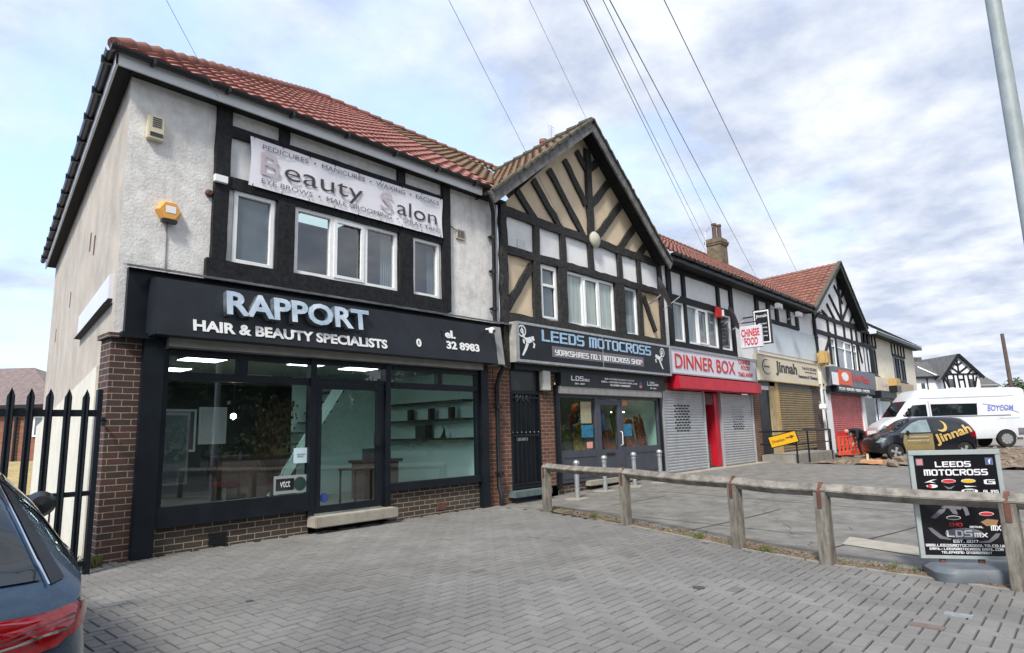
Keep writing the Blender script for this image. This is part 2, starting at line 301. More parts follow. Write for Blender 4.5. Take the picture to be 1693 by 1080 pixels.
def copy_tree(o, parent=None):
    c = o.copy(); COL.objects.link(c)
    if parent is not None: c.parent = parent
    for ch in list(o.children): copy_tree(ch, c)
    return c
# ------------------------------------------------------------ lettering
def text_mesh(s, ext=.004, shear=0., off=0., space=1., res=3):
    cu = bpy.data.curves.new('t', 'FONT'); cu.body = s; cu.extrude = ext; cu.shear = shear; cu.offset = off; cu.space_character = space; cu.resolution_u = res; cu.align_x = 'LEFT'
    ob = bpy.data.objects.new('t', cu); COL.objects.link(ob); dg = bpy.context.evaluated_depsgraph_get(); me = bpy.data.meshes.new_from_object(ob.evaluated_get(dg))
    bpy.data.objects.remove(ob); return me
GL = {'L': [[(0, 6), (0, 0), (4, 0)]], 'E': [[(4, 6), (0, 6), (0, 0), (4, 0)], [(0, 3.1), (3.6, 3.1)]], 'D': [[(0, 6), (3.2, 6), (4, 5.2), (4, .8), (3.2, 0), (0, 0), (0, 4.6)]],
 'S': [[(4, 6), (.6, 6), (0, 5.4), (0, 3.6), (.6, 3.1), (3.5, 3.1), (4, 2.5), (4, .6), (3.4, 0), (0, 0)]], 'M': [[(0, 0), (0, 6), (4.4, 6), (4.4, 0)], [(2.2, 6), (2.2, 0)]],
 'O': [[(.7, 6), (3.4, 6), (4, 5.3), (4, .7), (3.3, 0), (.7, 0), (0, .7), (0, 5.3), (.7, 6)]], 'T': [[(0, 6), (4, 6)], [(2, 6), (2, 0)]], 'C': [[(4, 6), (.7, 6), (0, 5.3), (0, .7), (.7, 0), (4, 0)]],
 'R': [[(0, 0), (0, 6), (3.4, 6), (4, 5.4), (4, 3.8), (3.4, 3), (1.4, 3), (4, 0)]], 'Y': [[(0, 6), (0, 3.6), (.6, 3), (4, 3)], [(4, 6), (4, .6), (3.4, 0), (.4, 0)]], 'K': [[(0, 6), (0, 0)], [(4, 6), (1, 3), (4, 0)]],
 'H': [[(0, 6), (0, 0)], [(4, 6), (4, 0)], [(0, 3), (4, 3)]], 'I': [[(1, 6), (1, 0)]], 'N': [[(0, 0), (0, 6), (3.3, 6), (4, 5.3), (4, 0)]], '1': [[(.4, 6), (1.6, 6), (1.6, 0)]], 'P': [[(0, 0), (0, 6), (3.4, 6), (4, 5.4), (4, 3.6), (3.4, 3), (0, 3)]],
 '.': [[(.5, 0), (1, 0)]], 'X': [[(0, 6), (4, 0)], [(4, 6), (0, 0)]], 'G': [[(4, 6), (.7, 6), (0, 5.3), (0, .7), (.7, 0), (4, 0), (4, 3), (2, 3)]], 'A': [[(0, 0), (0, 5.3), (.7, 6), (3.4, 6), (4, 5.4), (4, 0)], [(0, 2.8), (4, 2.8)]],
 'B': [[(0, 0), (0, 6), (3.6, 6), (3.6, 3.2), (4, 2.6), (4, 0), (0, 0)], [(0, 3.1), (3.6, 3.1)]], 'W': [[(0, 6), (0, 0), (4.4, 0), (4.4, 6)], [(2.2, 6), (2.2, 0)]], 'U': [[(0, 6), (0, .7), (.7, 0), (3.3, 0), (4, .7), (4, 6)]],
 '2': [[(0, 6), (4, 6), (4, 3), (0, 3), (0, 0), (4, 0)]], '0': [[(0, 0), (4, 0), (4, 6), (0, 6), (0, 0)]], '7': [[(0, 6), (4, 6), (2, 0)]], '8': [[(0, 0), (4, 0), (4, 6), (0, 6), (0, 0)], [(0, 3), (4, 3)]], '3': [[(0, 6), (4, 6), (4, 0), (0, 0)], [(1, 3), (4, 3)]], '9': [[(4, 3), (0, 3), (0, 6), (4, 6), (4, 0), (0, 0)]], ':': [[(.5, 1), (1, 1)], [(.5, 4), (1, 4)]]}
def tech_mesh(s, th=1.2, shear=.28, ext=.004, gap=1.9):
    mb = MB(); x = 0; kk = 0
    for ch in s:
        if ch == ' ': x += 3.2; continue
        g = GL.get(ch, GL['O']); wd = max(p[0] for st in g for p in st)
        for st in g:
            for a, b in zip(st[:-1], st[1:]):
                A = Vector((x+a[0], a[1], 0)); B = Vector((x+b[0], b[1], 0)); d = (B-A).normalized(); nn = Vector((-d.y, d.x, 0)); kk += 1; e_ = ext+(kk % 5)*.0004
                q = [A-d*th*.45-nn*th/2, B+d*th*.45-nn*th/2, B+d*th*.45+nn*th/2, A-d*th*.45+nn*th/2]
                q = [Vector((p.x+shear*p.y, p.y, 0)) for p in q]
                mb.add([(p.x, p.y, 0) for p in q]+[(p.x, p.y, e_) for p in q], [(4, 5, 6, 7), (0, 1, 5, 4), (1, 2, 6, 5), (2, 3, 7, 6), (3, 0, 4, 7)])
        x += wd+gap
    me = bpy.data.meshes.new('t'); me.from_pydata(mb.v, [], mb.f); me.update(); return me
def place(me, O, u, v, rect):        # fit a flat mesh into a rectangle a0,a1,b0,b1 of the plane through O with axes u, v
    u, v = Vector(u).normalized(), Vector(v).normalized(); nn = u.cross(v).normalized(); O = Vector(O)
    co = np.empty(len(me.vertices)*3, np.float32); me.vertices.foreach_get('co', co); co = co.reshape(-1, 3)
    mn, mxx = co.min(0), co.max(0); a0, a1, b0, b1 = rect
    sx = (a1-a0)/(mxx[0]-mn[0]); sy = (b1-b0)/(mxx[1]-mn[1]); zz = co[:, 2]-mn[2]
    if zz.max() > 0: zz = zz/zz.max()*min(float(zz.max()), .5)
    A = a0+(co[:, 0]-mn[0])*sx; B = b0+(co[:, 1]-mn[1])*sy
    out = np.array(O)[None]+A[:, None]*np.array(u)+B[:, None]*np.array(v)+zz[:, None]*np.array(nn)
    me.vertices.foreach_set('co', out.astype(np.float32).ravel()); me.update(); return me
def words(name, s, O, u, v, rect, m, parent, ext=.004, shear=0., off=0., tech=0., space=1., local=False, label=None):
    me = tech_mesh(s, tech, shear, ext) if tech else text_mesh(s, ext, shear, off, space)
    place(me, O, u, v, rect); return link(name, me, m, parent, 0, local, label)
XZ = ((1, 0, 0), (0, 0, 1))
def fwords(name, s, Y, x0, x1, z0, z1, m, parent, **k): return words(name, s, (0, Y, 0), *XZ, (x0, x1, z0, z1), m, parent, **k)
def blob(mb, pts, O, u, v, ext=.004):
    u, v = Vector(u), Vector(v); n_ = u.cross(v).normalized(); mb.prism([Vector(O)+u*a+v*b for a, b in pts], n_*ext); return mb
def ell(cx, cy, rx, ry, n=20): return [(cx+rx*math.cos(2*math.pi*i/n), cy+ry*math.sin(2*math.pi*i/n)) for i in range(n)]

# ------------------------------------------------------------ helpers: building pieces
def wall(mb, x0, x1, z0, z1, y, holes=(), rev=.13):
    xs = sorted({x0, x1, *[h[0] for h in holes], *[h[1] for h in holes]}); zs = sorted({z0, z1, *[h[2] for h in holes], *[h[3] for h in holes]})
    for a, b in zip(xs[:-1], xs[1:]):
        for c, d in zip(zs[:-1], zs[1:]):
            mxx, mz = (a+b)/2, (c+d)/2
            if any(h[0] < mxx < h[1] and h[2] < mz < h[3] for h in holes): continue
            mb.quad((a, y, c), (b, y, c), (b, y, d), (a, y, d))
    for a, b, c, d in holes:
        e_ = y+rev
        mb.quad((a, y, c), (a, e_, c), (b, e_, c), (b, y, c)); mb.quad((a, y, d), (b, y, d), (b, e_, d), (a, e_, d)); mb.quad((a, y, c), (a, y, d), (a, e_, d), (a, e_, c)); mb.quad((b, y, c), (b, e_, c), (b, e_, d), (b, y, d))
    return mb
def window(par, x0, x1, z0, z1, y, lights=1, pane='pane', frame='upvc', fr=.055, trans=None, name='window', sill=False, mull=None):
    f = MB(); f.box(x0, x1, y-.05, y+.03, z0, z0+fr).box(x0, x1, y-.05, y+.03, z1-fr, z1)
    f.box(x0, x0+fr, y-.05, y+.03, z0+fr, z1-fr).box(x1-fr, x1, y-.05, y+.03, z0+fr, z1-fr)
    xs = mull or [x0+(x1-x0)*i/lights for i in range(1, lights)]
    for x in xs: f.box(x-fr*.6, x+fr*.6, y-.05, y+.03, z0+fr, z1-fr)
    xe = [x0]+list(xs)+[x1]
    for i, (a, b) in enumerate(zip(xe[:-1], xe[1:])):       # opening lights: an inner sash on every second one
        if i % 2 == 1 or (trans and len(xe) == 2):
            a_, b_ = a+fr*.62, b-fr*.62; t = .035
            f.box(a_, b_, y-.062, y-.02, z0+fr*.8, z0+fr+t).box(a_, b_, y-.062, y-.02, z1-fr-t, z1-fr*.8).box(a_, a_+t+.02, y-.062, y-.02, z0+fr+t, z1-fr-t).box(b_-t-.02, b_, y-.062, y-.02, z0+fr+t, z1-fr-t)
        if trans: f.box(a+fr*.6, b-fr*.6, y-.055, y-.0, trans-fr*.5, trans+fr*.5)
    w_ = f.build(name, frame, par)
    MB().quad((x0+.01, y, z0+.01), (x1-.01, y, z0+.01), (x1-.01, y, z1-.01), (x0+.01, y, z1-.01)).build('pane', pane, w_)
    if sill: MB().box(x0-.05, x1+.05, y-.13, y-.03, z0-.04, z0-.002).build('sill', frame, w_)
    return w_
def roof_slab(name, m, par, O, u, v, lu, lv, period=.26, amp=.035, course=.34, clip=(), tone=.22, wave=True):
    """pantile roof: O lower corner, u along the eave, v up the slope"""
    O, u, v = Vector(O), Vector(u).normalized(), Vector(v).normalized(); n_ = u.cross(v).normalized()
    if n_.z < 0: n_ = -n_
    mb = MB(); nu = max(2, int(lu/period*(4 if wave else 1))); nc = max(1, int(lv/course)); cs_ = []
    for j in range(nc):
        b0, b1 = lv*j/nc, lv*(j+1)/nc; base = len(mb.v)
        jit = rnd.uniform(-.003, .003)
        for bb, hh in ((b0, -.012), (b0, .030+jit), (b1, .0+jit)):
            for i in range(nu+1):
                a = lu*i/nu; h = amp*(.5+.5*math.cos(2*math.pi*a/period))**.8 if wave else 0
                mb.v.append(tuple(O+u*a+v*bb+n_*(h+hh)))
                tr = random.Random(int(a/period+.25)*7919+j*104729).uniform(1-tone, 1+tone*.6); cs_.append(tr)
        for r_ in range(2):
            for i in range(nu):
                k = base+r_*(nu+1)+i; mb.f.append((k, k+1, k+nu+2, k+nu+1))
    me = bpy.data.meshes.new(name); me.from_pydata(mb.v, [], mb.f); me.update()
    ca = me.color_attributes.new('tone', 'FLOAT_COLOR', 'POINT'); arr = np.ones((len(mb.v), 4), np.float32); arr[:, :3] = np.array(cs_)[:, None]; ca.data.foreach_set('color', arr.ravel())
    bm = bmesh.new(); bm.from_mesh(me)
    for co, no in clip: bmesh.ops.bisect_plane(bm, geom=bm.verts[:]+bm.edges[:]+bm.faces[:], plane_co=co, plane_no=no, clear_outer=True)
    bm.to_mesh(me); bm.free(); me.polygons.foreach_set('use_smooth', [True]*len(me.polygons)); me.set_sharp_from_angle(angle=R_(50))
    return link(name, me, m, par)
def slats(mb, x0, x1, z0, z1, y, pitch=.075, depth=.012):
    n = max(1, int((z1-z0)/pitch)); h = (z1-z0)/n; P = []
    for i in range(n):
        z = z0+i*h; P += [(y, z), (y, z+h*.12), (y-depth, z+h*.35), (y-depth, z+h*.75), (y, z+h*.95)]
    P.append((y, z1)); base = len(mb.v)
    for yy, z in P: mb.v += [(x0, yy, z), (x1, yy, z)]
    for i in range(len(P)-1): k = base+2*i; mb.f.append((k, k+1, k+3, k+2))
    return mb
def gutter(par, x0, x1, y, z, m='blackplastic'):
    g = MB(); n = 7; vs = []; 
    for X in (x0, x1):
        for i in range(n+1):
            t = math.pi*i/n; vs.append((X, y-.055*math.cos(t), z-.06*math.sin(t)))
    g.add(vs, [(i, i+1, i+n+2, i+n+1) for i in range(n)]+[tuple(range(n+1)), tuple(reversed(range(n+1, 2*n+2)))])
    k = int((x1-x0)/.95)
    for i in range(k+1):
        X = x0+(x1-x0)*(i+.5)/(k+1); g.box(X-.018, X+.018, y-.066, y+.05, z-.075, z+.006)
    return g.build('gutter', m, par)
def downpipe(pts, r=.04, m='blackplastic', label='', brk=(), name='downpipe', y=0):
    mb = MB(); mb.tube(pts, r, 10)
    for z in brk:
        x = next((a[0]+(b[0]-a[0])*(z-a[2])/((b[2]-a[2]) or 1) for a, b in zip(pts[:-1], pts[1:]) if min(a[2], b[2]) <= z <= max(a[2], b[2])), pts[0][0])
        yy = pts[-1][1]; mb.lathe([(r*1.35, -.035), (r*1.35, .035)], (x, yy, z), 10); mb.box(x-r*2, x+r*2, yy+r*.4, yy+r+.02, z-.02, z+.02)
    o = mb.build(name, m, None, smooth=40); return tag(o, label, 'downpipe')
def brickbox(mb, *a): return mb.box(*a)

def boxes(name, m, par, *bs, bevel=0):
    for b in bs: MB().box(*b).build(name, m, par, bevel=bevel)
# ============================================================ the setting
EP = [(p.x, p.y) for p in (Gp(905, 846), Gp(1036, 868), Gp(1222, 906), Gp(1370, 933), Gp(1688, 977))]
EP = [(EP[0][0]+.05, -1.2)]+EP+[(EP[-1][0]-.15, -9.2), (EP[-1][0]-.2, -14)]
def edge_x(y):
    for (a, b), (c, d) in zip(EP[:-1], EP[1:]):
        if d <= y <= b: return a+(c-a)*(b-y)/(b-d)
    return EP[0][0] if y > EP[0][1] else EP[-1][0]
def sheet(name, xs, ys, dz, m, fx=None, rough=0.):
    mb = MB(); nx, ny = len(xs), len(ys)
    for y in ys:
        for x in xs:
            X = fx(x, y) if fx else x
            z = gh(X, y)+dz+(noise.noise(Vector((X*2.3, y*2.3, 0)))*rough+noise.noise(Vector((X*9, y*9, 3)))*rough*.6 if rough else 0)
            mb.v.append((X, y, z))
    for j in range(ny-1):
        for i in range(nx-1): k = j*nx+i; mb.f.append((k, k+1, k+nx+1, k+nx))
    o = mb.build(name, m, recalc=False, smooth=40); tag(o, kind='structure'); return o
def lsp(a, b, n): return [a+(b-a)*i/(n-1) for i in range(n)]
gx_ = [-900, -300, -120, -60, -30]+lsp(-15, 40, 56)+[45, 50, 60, 75, 90, 110, 150, 300, 900]
gy_ = [-900, -300, -120, -60, -35, -25]+lsp(-18, 2, 41)+[5, 10, 20, 40, 80, 150, 400, 900]
sheet('ground', gx_, gy_, -.03, 'asphalt')
sheet('sand_bed', lsp(0, 1, 10), lsp(-12.5, .0, 30), -.014, 'sand', fx=lambda t, y: -7+(edge_x(y)+7)*t)
# herringbone block paving, every block its own little chamfered slab
pv = MB(); pv.c = []
i0, i1, j0, j1 = -46, 70, -112, 1
def block(x0, x1, y0, y1):
    cx, cy = (x0+x1)/2, (y0+y1)/2
    if cx > edge_x(cy)-.03 or cx > 6.9: return
    if cy > -.04: return
    g_ = .0031; x0 += g_; x1 -= g_; y0 += g_; y1 -= g_; e_ = .006
    dz = rnd.uniform(-.0022, .0022)+.004*noise.noise(Vector((cx*.7, cy*.7, 1))); tx, ty = rnd.uniform(-.008, .008), rnd.uniform(-.008, .008)
    def zz(x, y): return gh(x, y)+dz+tx*(x-cx)+ty*(y-cy)
    vs = [(x, y, zz(x, y)-.010) for x, y in ((x0, y0), (x1, y0), (x1, y1), (x0, y1))]+[(x, y, zz(x, y)) for x, y in ((x0+e_, y0+e_), (x1-e_, y0+e_), (x1-e_, y1-e_), (x0+e_, y1-e_))]
    pv.add(vs, [(4, 5, 6, 7), (0, 1, 5, 4), (1, 2, 6, 5), (2, 3, 7, 6), (3, 0, 4, 7)])
    t = rnd.uniform(.93, 1.06)*(1+.14*noise.noise(Vector((cx*.5, cy*.5, 9)))+.10*noise.noise(Vector((cx*1.7, cy*1.7, 4)))); 
    if rnd.random() < .003: t *= .75
    if rnd.random() < .01: t *= .9
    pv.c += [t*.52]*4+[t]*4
for j in range(j0, j1):
    for i in range(i0, i1):
        c_ = (i-j) % 4
        x, y = i*.1, j*.1
        if c_ == 0: block(x, x+.2, y, y+.1)
        elif c_ == 3: block(x, x+.1, y, y+.2)
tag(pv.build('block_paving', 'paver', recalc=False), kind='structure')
sheet('forecourt', lsp(0, 1, 40), lsp(-12.5, -.0, 40), -.004, 'forecourt', fx=lambda t, y: edge_x(y)+(20.5+.7*math.sin(y*1.3)+.25*y-edge_x(y))*t, rough=.004)
sheet('soil_verge', lsp(0, 1, 7), lsp(-9.5, -1.0, 140), .008, 'soil', fx=lambda t, y: edge_x(y)+.005+(.34+.10*math.sin(y*2.1)+.06*math.sin(y*7))*t, rough=.018)
sheet('dug_up_ground', lsp(19.3, 31, 90), lsp(-10.5, -1.2, 70), .012, 'soil', rough=.07)
sheet('road', lsp(21, 70, 30), lsp(-30, -10.2, 12), .006, 'asphalt')
sheet('far_pavement', lsp(31, 60, 30), lsp(-10, 0, 10), .004, 'kerb')
# painted line and joints on the forecourt
mb = MB()
pa, pb = Gp(1405, 888), Gp(1530, 906); pc, pd = Gp(1530, 921), Gp(1392, 900)
mb.quad(*[(p.x, p.y, gh(p.x, p.y)+.004) for p in (pa, pb, pc, pd)]); tag(mb.build('painted_marking', 'concrete'), kind='structure')
mb = MB()
for (a, b) in (((1108, 884), (1290, 842)), ((1380, 905), (1560, 858)), ((1010, 836), (1100, 820)), ((985, 846), (1330, 884)), ((1090, 812), (1690, 862)), ((905, 838), (985, 846)), ((1210, 790), (1690, 812))):
    A, B = Gp(*a), Gp(*b); d = (B-A).normalized().cross(Vector((0, 0, 1)))*.010; n = 12
    for i in range(n):
        P, Q = A.lerp(B, i/n), A.lerp(B, (i+1)/n); mb.quad(*[(p.x, p.y, gh(p.x, p.y)+.003) for p in (P-d, Q-d, Q+d, P+d)])
tag(mb.build('slab_joint', 'sand'), kind='structure')
mb = MB()
for (a, b) in (((1180, 800), (1420, 876)), ((1000, 850), (1190, 846)), ((1330, 800), (1600, 846)), ((1150, 868), (1500, 893)), ((1250, 830), (1340, 905))):
    A, B = Gp(*a), Gp(*b); n = 26; P = [A.lerp(B, i/n)+Vector((rnd.gauss(0, .05), rnd.gauss(0, .05), 0)) for i in range(n+1)]
    for p, q in zip(P[:-1], P[1:]): d = (q-p).normalized().cross(Vector((0, 0, 1)))*rnd.uniform(.0012, .0035); mb.quad(*[(v.x, v.y, gh(v.x, v.y)+.0035) for v in (p-d, q-d, q+d, p+d)])
tag(mb.build('surface_crack', 'sand'), kind='structure')
# narrow concrete edging between blocks and soil
mb = MB(); ys = lsp(-9.2, -2.6, 60)
for a, b in zip(ys[:-1], ys[1:]):
    for (x0, x1) in ((edge_x(a)-.03, edge_x(a)+.03),):
        xa, xb = edge_x(a), edge_x(b); za, zb = gh(xa, a)+.007, gh(xb, b)+.007
        mb.add([(xa-.03, a, za), (xa+.035, a, za), (xb+.035, b, zb), (xb-.03, b, zb), (xa-.03, a, za-.05), (xa+.035, a, za-.05), (xb+.035, b, zb-.05), (xb-.03, b, zb-.05)], [(0, 1, 2, 3), (0, 3, 7, 4), (1, 5, 6, 2)])
tag(mb.build('edging_kerb', 'kerb'), kind='structure')

# ============================================================ salon building (red brick below, white render above)
SA = R_(81.25); sv = Vector((math.cos(SA), math.sin(SA), 0))       # the end wall runs back at this angle
EZ, RZ, RY = 5.98, 10.25, 5.6                                      # eaves, ridge height, ridge distance
A = thing('salon_building', 'white rendered end building with hipped red tiled roof above the salon', 'building', (3.3, 0, 0))
W = {}
for k, (a, b, c, d) in dict(a=(381.7, 450, 317, 432), b=(484, 655, 342, 452), c=(681, 725.4, 395, 488)).items():
    W[k] = (F(a, d).x, F(b, d).x)
mb = MB(); wz0, wz1 = 3.77, 4.80
wall(mb, 0, 6.72, 2.6, 6.05, 0, [(W[k][0], W[k][1], wz0, wz1) for k in W]); mb.build('wall', 'render', A)
L_ = 11.2; e0, e1 = Vector((0, 0, 0)), sv*L_
mb = MB(); mb.quad((0, 0, -.1), e1+Vector((0, 0, -.1)), e1+Vector((0, 0, 6.05)), (0, 0, 6.05))
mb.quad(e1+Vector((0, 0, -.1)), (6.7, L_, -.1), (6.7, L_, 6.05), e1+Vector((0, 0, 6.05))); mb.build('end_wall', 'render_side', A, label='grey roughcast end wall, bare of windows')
n_ = Vector((-sv.y, sv.x, 0))
def side(a, z, o=0.): p = sv*a+n_*o; return (p.x, p.y, z)
mb = MB()                                    # lower part of the end wall, painted cream, with two shallow set-backs
mb.add([side(.34, 0, .10), side(L_, 0, .10), side(L_, 1.85, .10), side(.34, 2.30, .10), side(.34, 0, .002), side(L_, 0, .002), side(L_, 1.85, .002), side(.34, 2.30, .002)], [(0, 1, 2, 3), (3, 2, 6, 7), (0, 3, 7, 4)])
mb.build('painted_plinth', 'cream_paint', A)
for a, z in ((3.2, 4.75), (2.6, 4.55), (6.0, 4.3), (9, 4.0)): MB().add([side(a, z, .004), side(a+.16, z+.03, .004), side(a+.2, z-.28, .004), side(a+.05, z-.3, .004)], [(0, 1, 2, 3)]).build('render_crack', 'rust', A)
b1 = MB(); b1.box(-.02, .315, -.03, .34, -.1, 2.60).box(-.06, .33, -.07, .36, 2.60, 2.66)
b1.build('brick_pier', 'brick', A)
boxes('stall_riser', 'brick_brown', A, (.55, 2.60, -.03, .1, -.1, .355), (3.98, 6.04, -.03, .1, -.1, .50))
b1 = MB(); b1.box(6.24, 6.93, -.02, .1, -.1, 2.62); b1.build('brick_pier', 'brick_red', A)
boxes('pilaster', 'blackpaint', A, (.315, .55, -.12, .1, -.02, 2.62), (6.04, 6.24, -.12, .1, .0, 2.62), bevel=.006)
mb = MB(); mb.box(1.22, 1.44, -.045, -.02, .07, .22)
for i in range(6): mb.box(1.235, 1.425, -.052, -.04, .085+.022*i, .093+.022*i)
mb.build('air_brick', 'blackplastic', A)
mb = MB(); mb.box(5.02, 5.22, -.04, -.02, .10, .22); mb.build('air_brick', 'rust', A)
# shopfront joinery
f = MB(); y0, y1 = -.07, .03
f.box(.55, 2.56, y0-.03, y1, .355, .60).box(.55, .62, y0, y1, .60, 2.50).box(.62, 2.56, y0, y1, 2.13, 2.23).box(.62, 2.56, y0, y1, 2.43, 2.52).box(1.49, 1.62, y0-.004, y1, 2.232, 2.428)
f.box(3.99, 6.04, y0-.03, y1, .50, .62).box(5.97, 6.04, y0, y1, .62, 2.50).box(4.05, 5.97, y0, y1, 2.13, 2.23).box(4.05, 5.97, y0, y1, 2.43, 2.52).box(5.02, 5.12, y0-.004, y1, 2.232, 2.428)
f.box(2.56, 2.66, y0-.02, y1, .28, 2.54).box(3.90, 4.0, y0-.02, y1, .28, 2.54).box(2.66, 3.90, y0, y1, 2.18, 2.24).box(2.66, 3.90, y0, y1, 2.44, 2.54)
for i in range(9): f.box(.8+i*.2, .82+i*.2, y0-.034, y0-.03, .53, .55)
f.build('window_frame', 'blackpaint', A)
gl = MB()
for a, b, c, d in ((.62, 2.56, .60, 2.13), (.62, 1.49, 2.23, 2.43), (1.62, 2.56, 2.23, 2.43), (4.0, 5.97, .62, 2.13), (4.0, 5.02, 2.23, 2.43), (5.12, 5.97, 2.23, 2.43), (2.66, 3.9, 2.24, 2.44)):
    gl = MB(); gl.quad((a, -.02, c), (b, -.02, c), (b, -.02, d), (a, -.02, d)); gl.build('shop_window', 'glass', A)
d = MB(); d.box(2.67, 2.76, -.075, -.015, .30, 2.17).box(3.74, 3.83, -.075, -.015, .30, 2.17).box(2.76, 3.74, -.075, -.015, .30, .40).box(2.76, 3.74, -.075, -.015, 2.08, 2.17).box(3.835, 3.89, -.06, 0, .30, 2.17)
dr = d.build('door', 'blackpaint', A)
MB().quad((2.76, -.045, .40), (3.74, -.045, .40), (3.74, -.045, 2.08), (2.76, -.045, 2.08)).build('door_glass', 'glass', dr)
MB().box(3.68, 3.78, -.12, -.076, 1.22, 1.42).build('door_handle', 'blackplastic', dr, bevel=.005)
MB().box(2.58, 4.02, -.27, -.03, .12, .27).build('doorstep', 'concrete', A, bevel=.012)
MB().box(.56, 6.03, -.20, -.06, 2.525, 2.64).build('shutter_box', 'alu', A)
# timber framing over the window group
t = MB(); Y = (-.045, .0)
def tb(mb, x0, x1, z0, z1, y=-.055, wob=.006): 
    if x1-x0 > z1-z0: mb.beam((x0, y/2, (z0+z1)/2), (x1, y/2, (z0+z1)/2), z1-z0, abs(y), wob=wob)
    else: mb.beam(((x0+x1)/2, y/2, z0), ((x0+x1)/2, y/2, z1), x1-x0, abs(y), wob=wob)
tb(t, 1.06, 1.26, 3.55, 5.98, -.075); tb(t, 5.19, 5.37, 3.55, 5.98, -.075)
tb(t, 1.26, 5.19, 5.56, 5.72); tb(t, 1.26, 5.19, 4.80, 4.97); tb(t, 1.0, 5.25, 3.50, 3.76, -.085)
tb(t, W['a'][1]+.03, W['b'][0]-.03, 3.76, 4.80, -.08); tb(t, W['b'][1]+.03, W['c'][0]-.03, 3.76, 4.80, -.08)
tb(t, 1.98, 2.14, 5.72, 5.98); tb(t, 4.17, 4.33, 5.72, 5.98)
t.build('timber_framing', 'timber', A)
mb = MB(); mb.box(1.26, 5.19, -.006, -.003, 4.97, 5.56); mb.build('infill_panel', 'panel', A)
M['upwall'] = mat('upstairs_wall', (.30, .33, .34), .9)
RM = MB(); RM.quad((1.0, 3.8, 3.6), (5.6, 3.8, 3.6), (5.6, 3.8, 5.5), (1.0, 3.8, 5.5)).quad((1.0, .14, 3.6), (1.0, 3.8, 3.6), (1.0, 3.8, 5.5), (1.0, .14, 5.5)).quad((5.6, .14, 3.6), (5.6, 3.8, 3.6), (5.6, 3.8, 5.5), (5.6, .14, 5.5)); RM.build('inner_wall', 'upwall', A)
MB().quad((1.0, .14, 5.5), (5.6, .14, 5.5), (5.6, 3.8, 5.5), (1.0, 3.8, 5.5)).build('ceiling', 'upwall', A); MB().quad((1.0, .14, 3.6), (5.6, .14, 3.6), (5.6, 3.8, 3.6), (1.0, 3.8, 3.6)).build('floor', 'brownlam' if 'brownlam' in M else 'timber', A)
cu = MB()
for (a_, b_) in ((3.95, 4.16), (2.26, 2.36), (4.98, 5.12)):
    n_c = 14; z_a, z_b = wz0+.02, wz1
    pts_ = [(a_+(b_-a_)*i/n_c, .16+.018*math.sin(i*2.1)) for i in range(n_c+1)]
    for (p0_x, p0_y), (p1_x, p1_y) in zip(pts_[:-1], pts_[1:]): cu.quad((p0_x, p0_y, z_a), (p1_x, p1_y, z_a), (p1_x, p1_y, z_b), (p0_x, p0_y, z_b))
    MB_ = cu; cu = MB(); MB_.build('curtain', mat('grey_curtain', (.34, .38, .40), .9), A)
window(A, W['a'][0], W['a'][1], wz0, wz1, .03, 1); window(A, W['b'][0], W['b'][1], wz0, wz1, .03, pane='pane_clear', mull=[F(547, 440).x, F(603, 460).x]); window(A, W['c'][0], W['c'][1], wz0, wz1, .03, 1, pane='pane_clear')
# back board and flashing above the shop sign
mb = MB(); mb.box(.10, 6.86, -.07, -.0, 2.64, 3.47); mb.build('fascia_board', 'blackpaint', A)
mb = MB(); mb.beam((.04, -.12, 3.485), (6.9, -.12, 3.485), .13, .03, nrm=(0, -.25, 1), wob=.006)
mb.build('lead_flashing', 'lead', A)
mb = MB(); mb.box(.05, .42, -.16, -.07, 2.60, 2.67); mb.build('console_ledge', 'blackpaint', A)
# roof: front slope clipped by the hip, end slope, soffits, gutters
ev = .22; so_ = .28
E0 = Vector((-so_, -ev, EZ+.17)); SK = .154; slope = Vector(((RY+ev)*SK, RY+ev, RZ-EZ-.17)); sl_ = slope.length
hipt = Vector((5.85, RY, RZ))
hn = (hipt-E0).cross(Vector((0, 0, 1))).normalized()        # plane of the hip
if hn.x > 0: hn = -hn
roof_slab('roof', 'tile_red', A, E0, (1, 0, 0), slope, 6.88, sl_, clip=[(E0, hn)])
sd2 = (sv*1.0); E1 = E0+sv*(L_+.6); cross_ = Vector((hipt.x-E0.x, 0, RZ-EZ-.17))
up2 = (hipt-(E0+sv*((hipt-E0).dot(sv)))) ; roof_slab('end_roof', 'tile_red', A, E0, sv, up2, L_+.6, up2.length, clip=[(E0, -hn), (hipt, (Vector((hipt.x, RY, 0))-Vector((E1.x, E1.y, 0))).cross(Vector((0, 0, 1))).normalized()*(-1 if ((Vector((hipt.x, RY, 0))-Vector((E1.x, E1.y, 0))).cross(Vector((0, 0, 1)))).y < 0 else 1))])
mb = MB(); n = 26
for i in range(n):
    p, q = E0.lerp(hipt, i/n), E0.lerp(hipt, (i+.97)/n); d_ = (hipt-E0).normalized()
    mb.tube([p+Vector((0, 0, .02)), q+Vector((0, 0, .045))], [.085, .1], 10)
for i in range(20):
    x = hipt.x+i*.42; 
    if x < 7.5: mb.tube([(x, RY, RZ+.02), (x+.4, RY, RZ+.045)], [.09, .105], 10)
mb.build('hip_tiles', 'tile_brick', A, smooth=40)
MB().box(-.04, 6.75, -ev+.03, .0, EZ-.03, EZ+.0).build('soffit', 'timber', A)
mb = MB(); mb.box(-so_+.06, 6.08, -ev+.0, -ev+.03, EZ-.05, EZ+.13); 
p0, p1 = Vector((-so_+.03, -ev, 0)), Vector((-so_+.03, -ev, 0))+sv*(L_+.5)
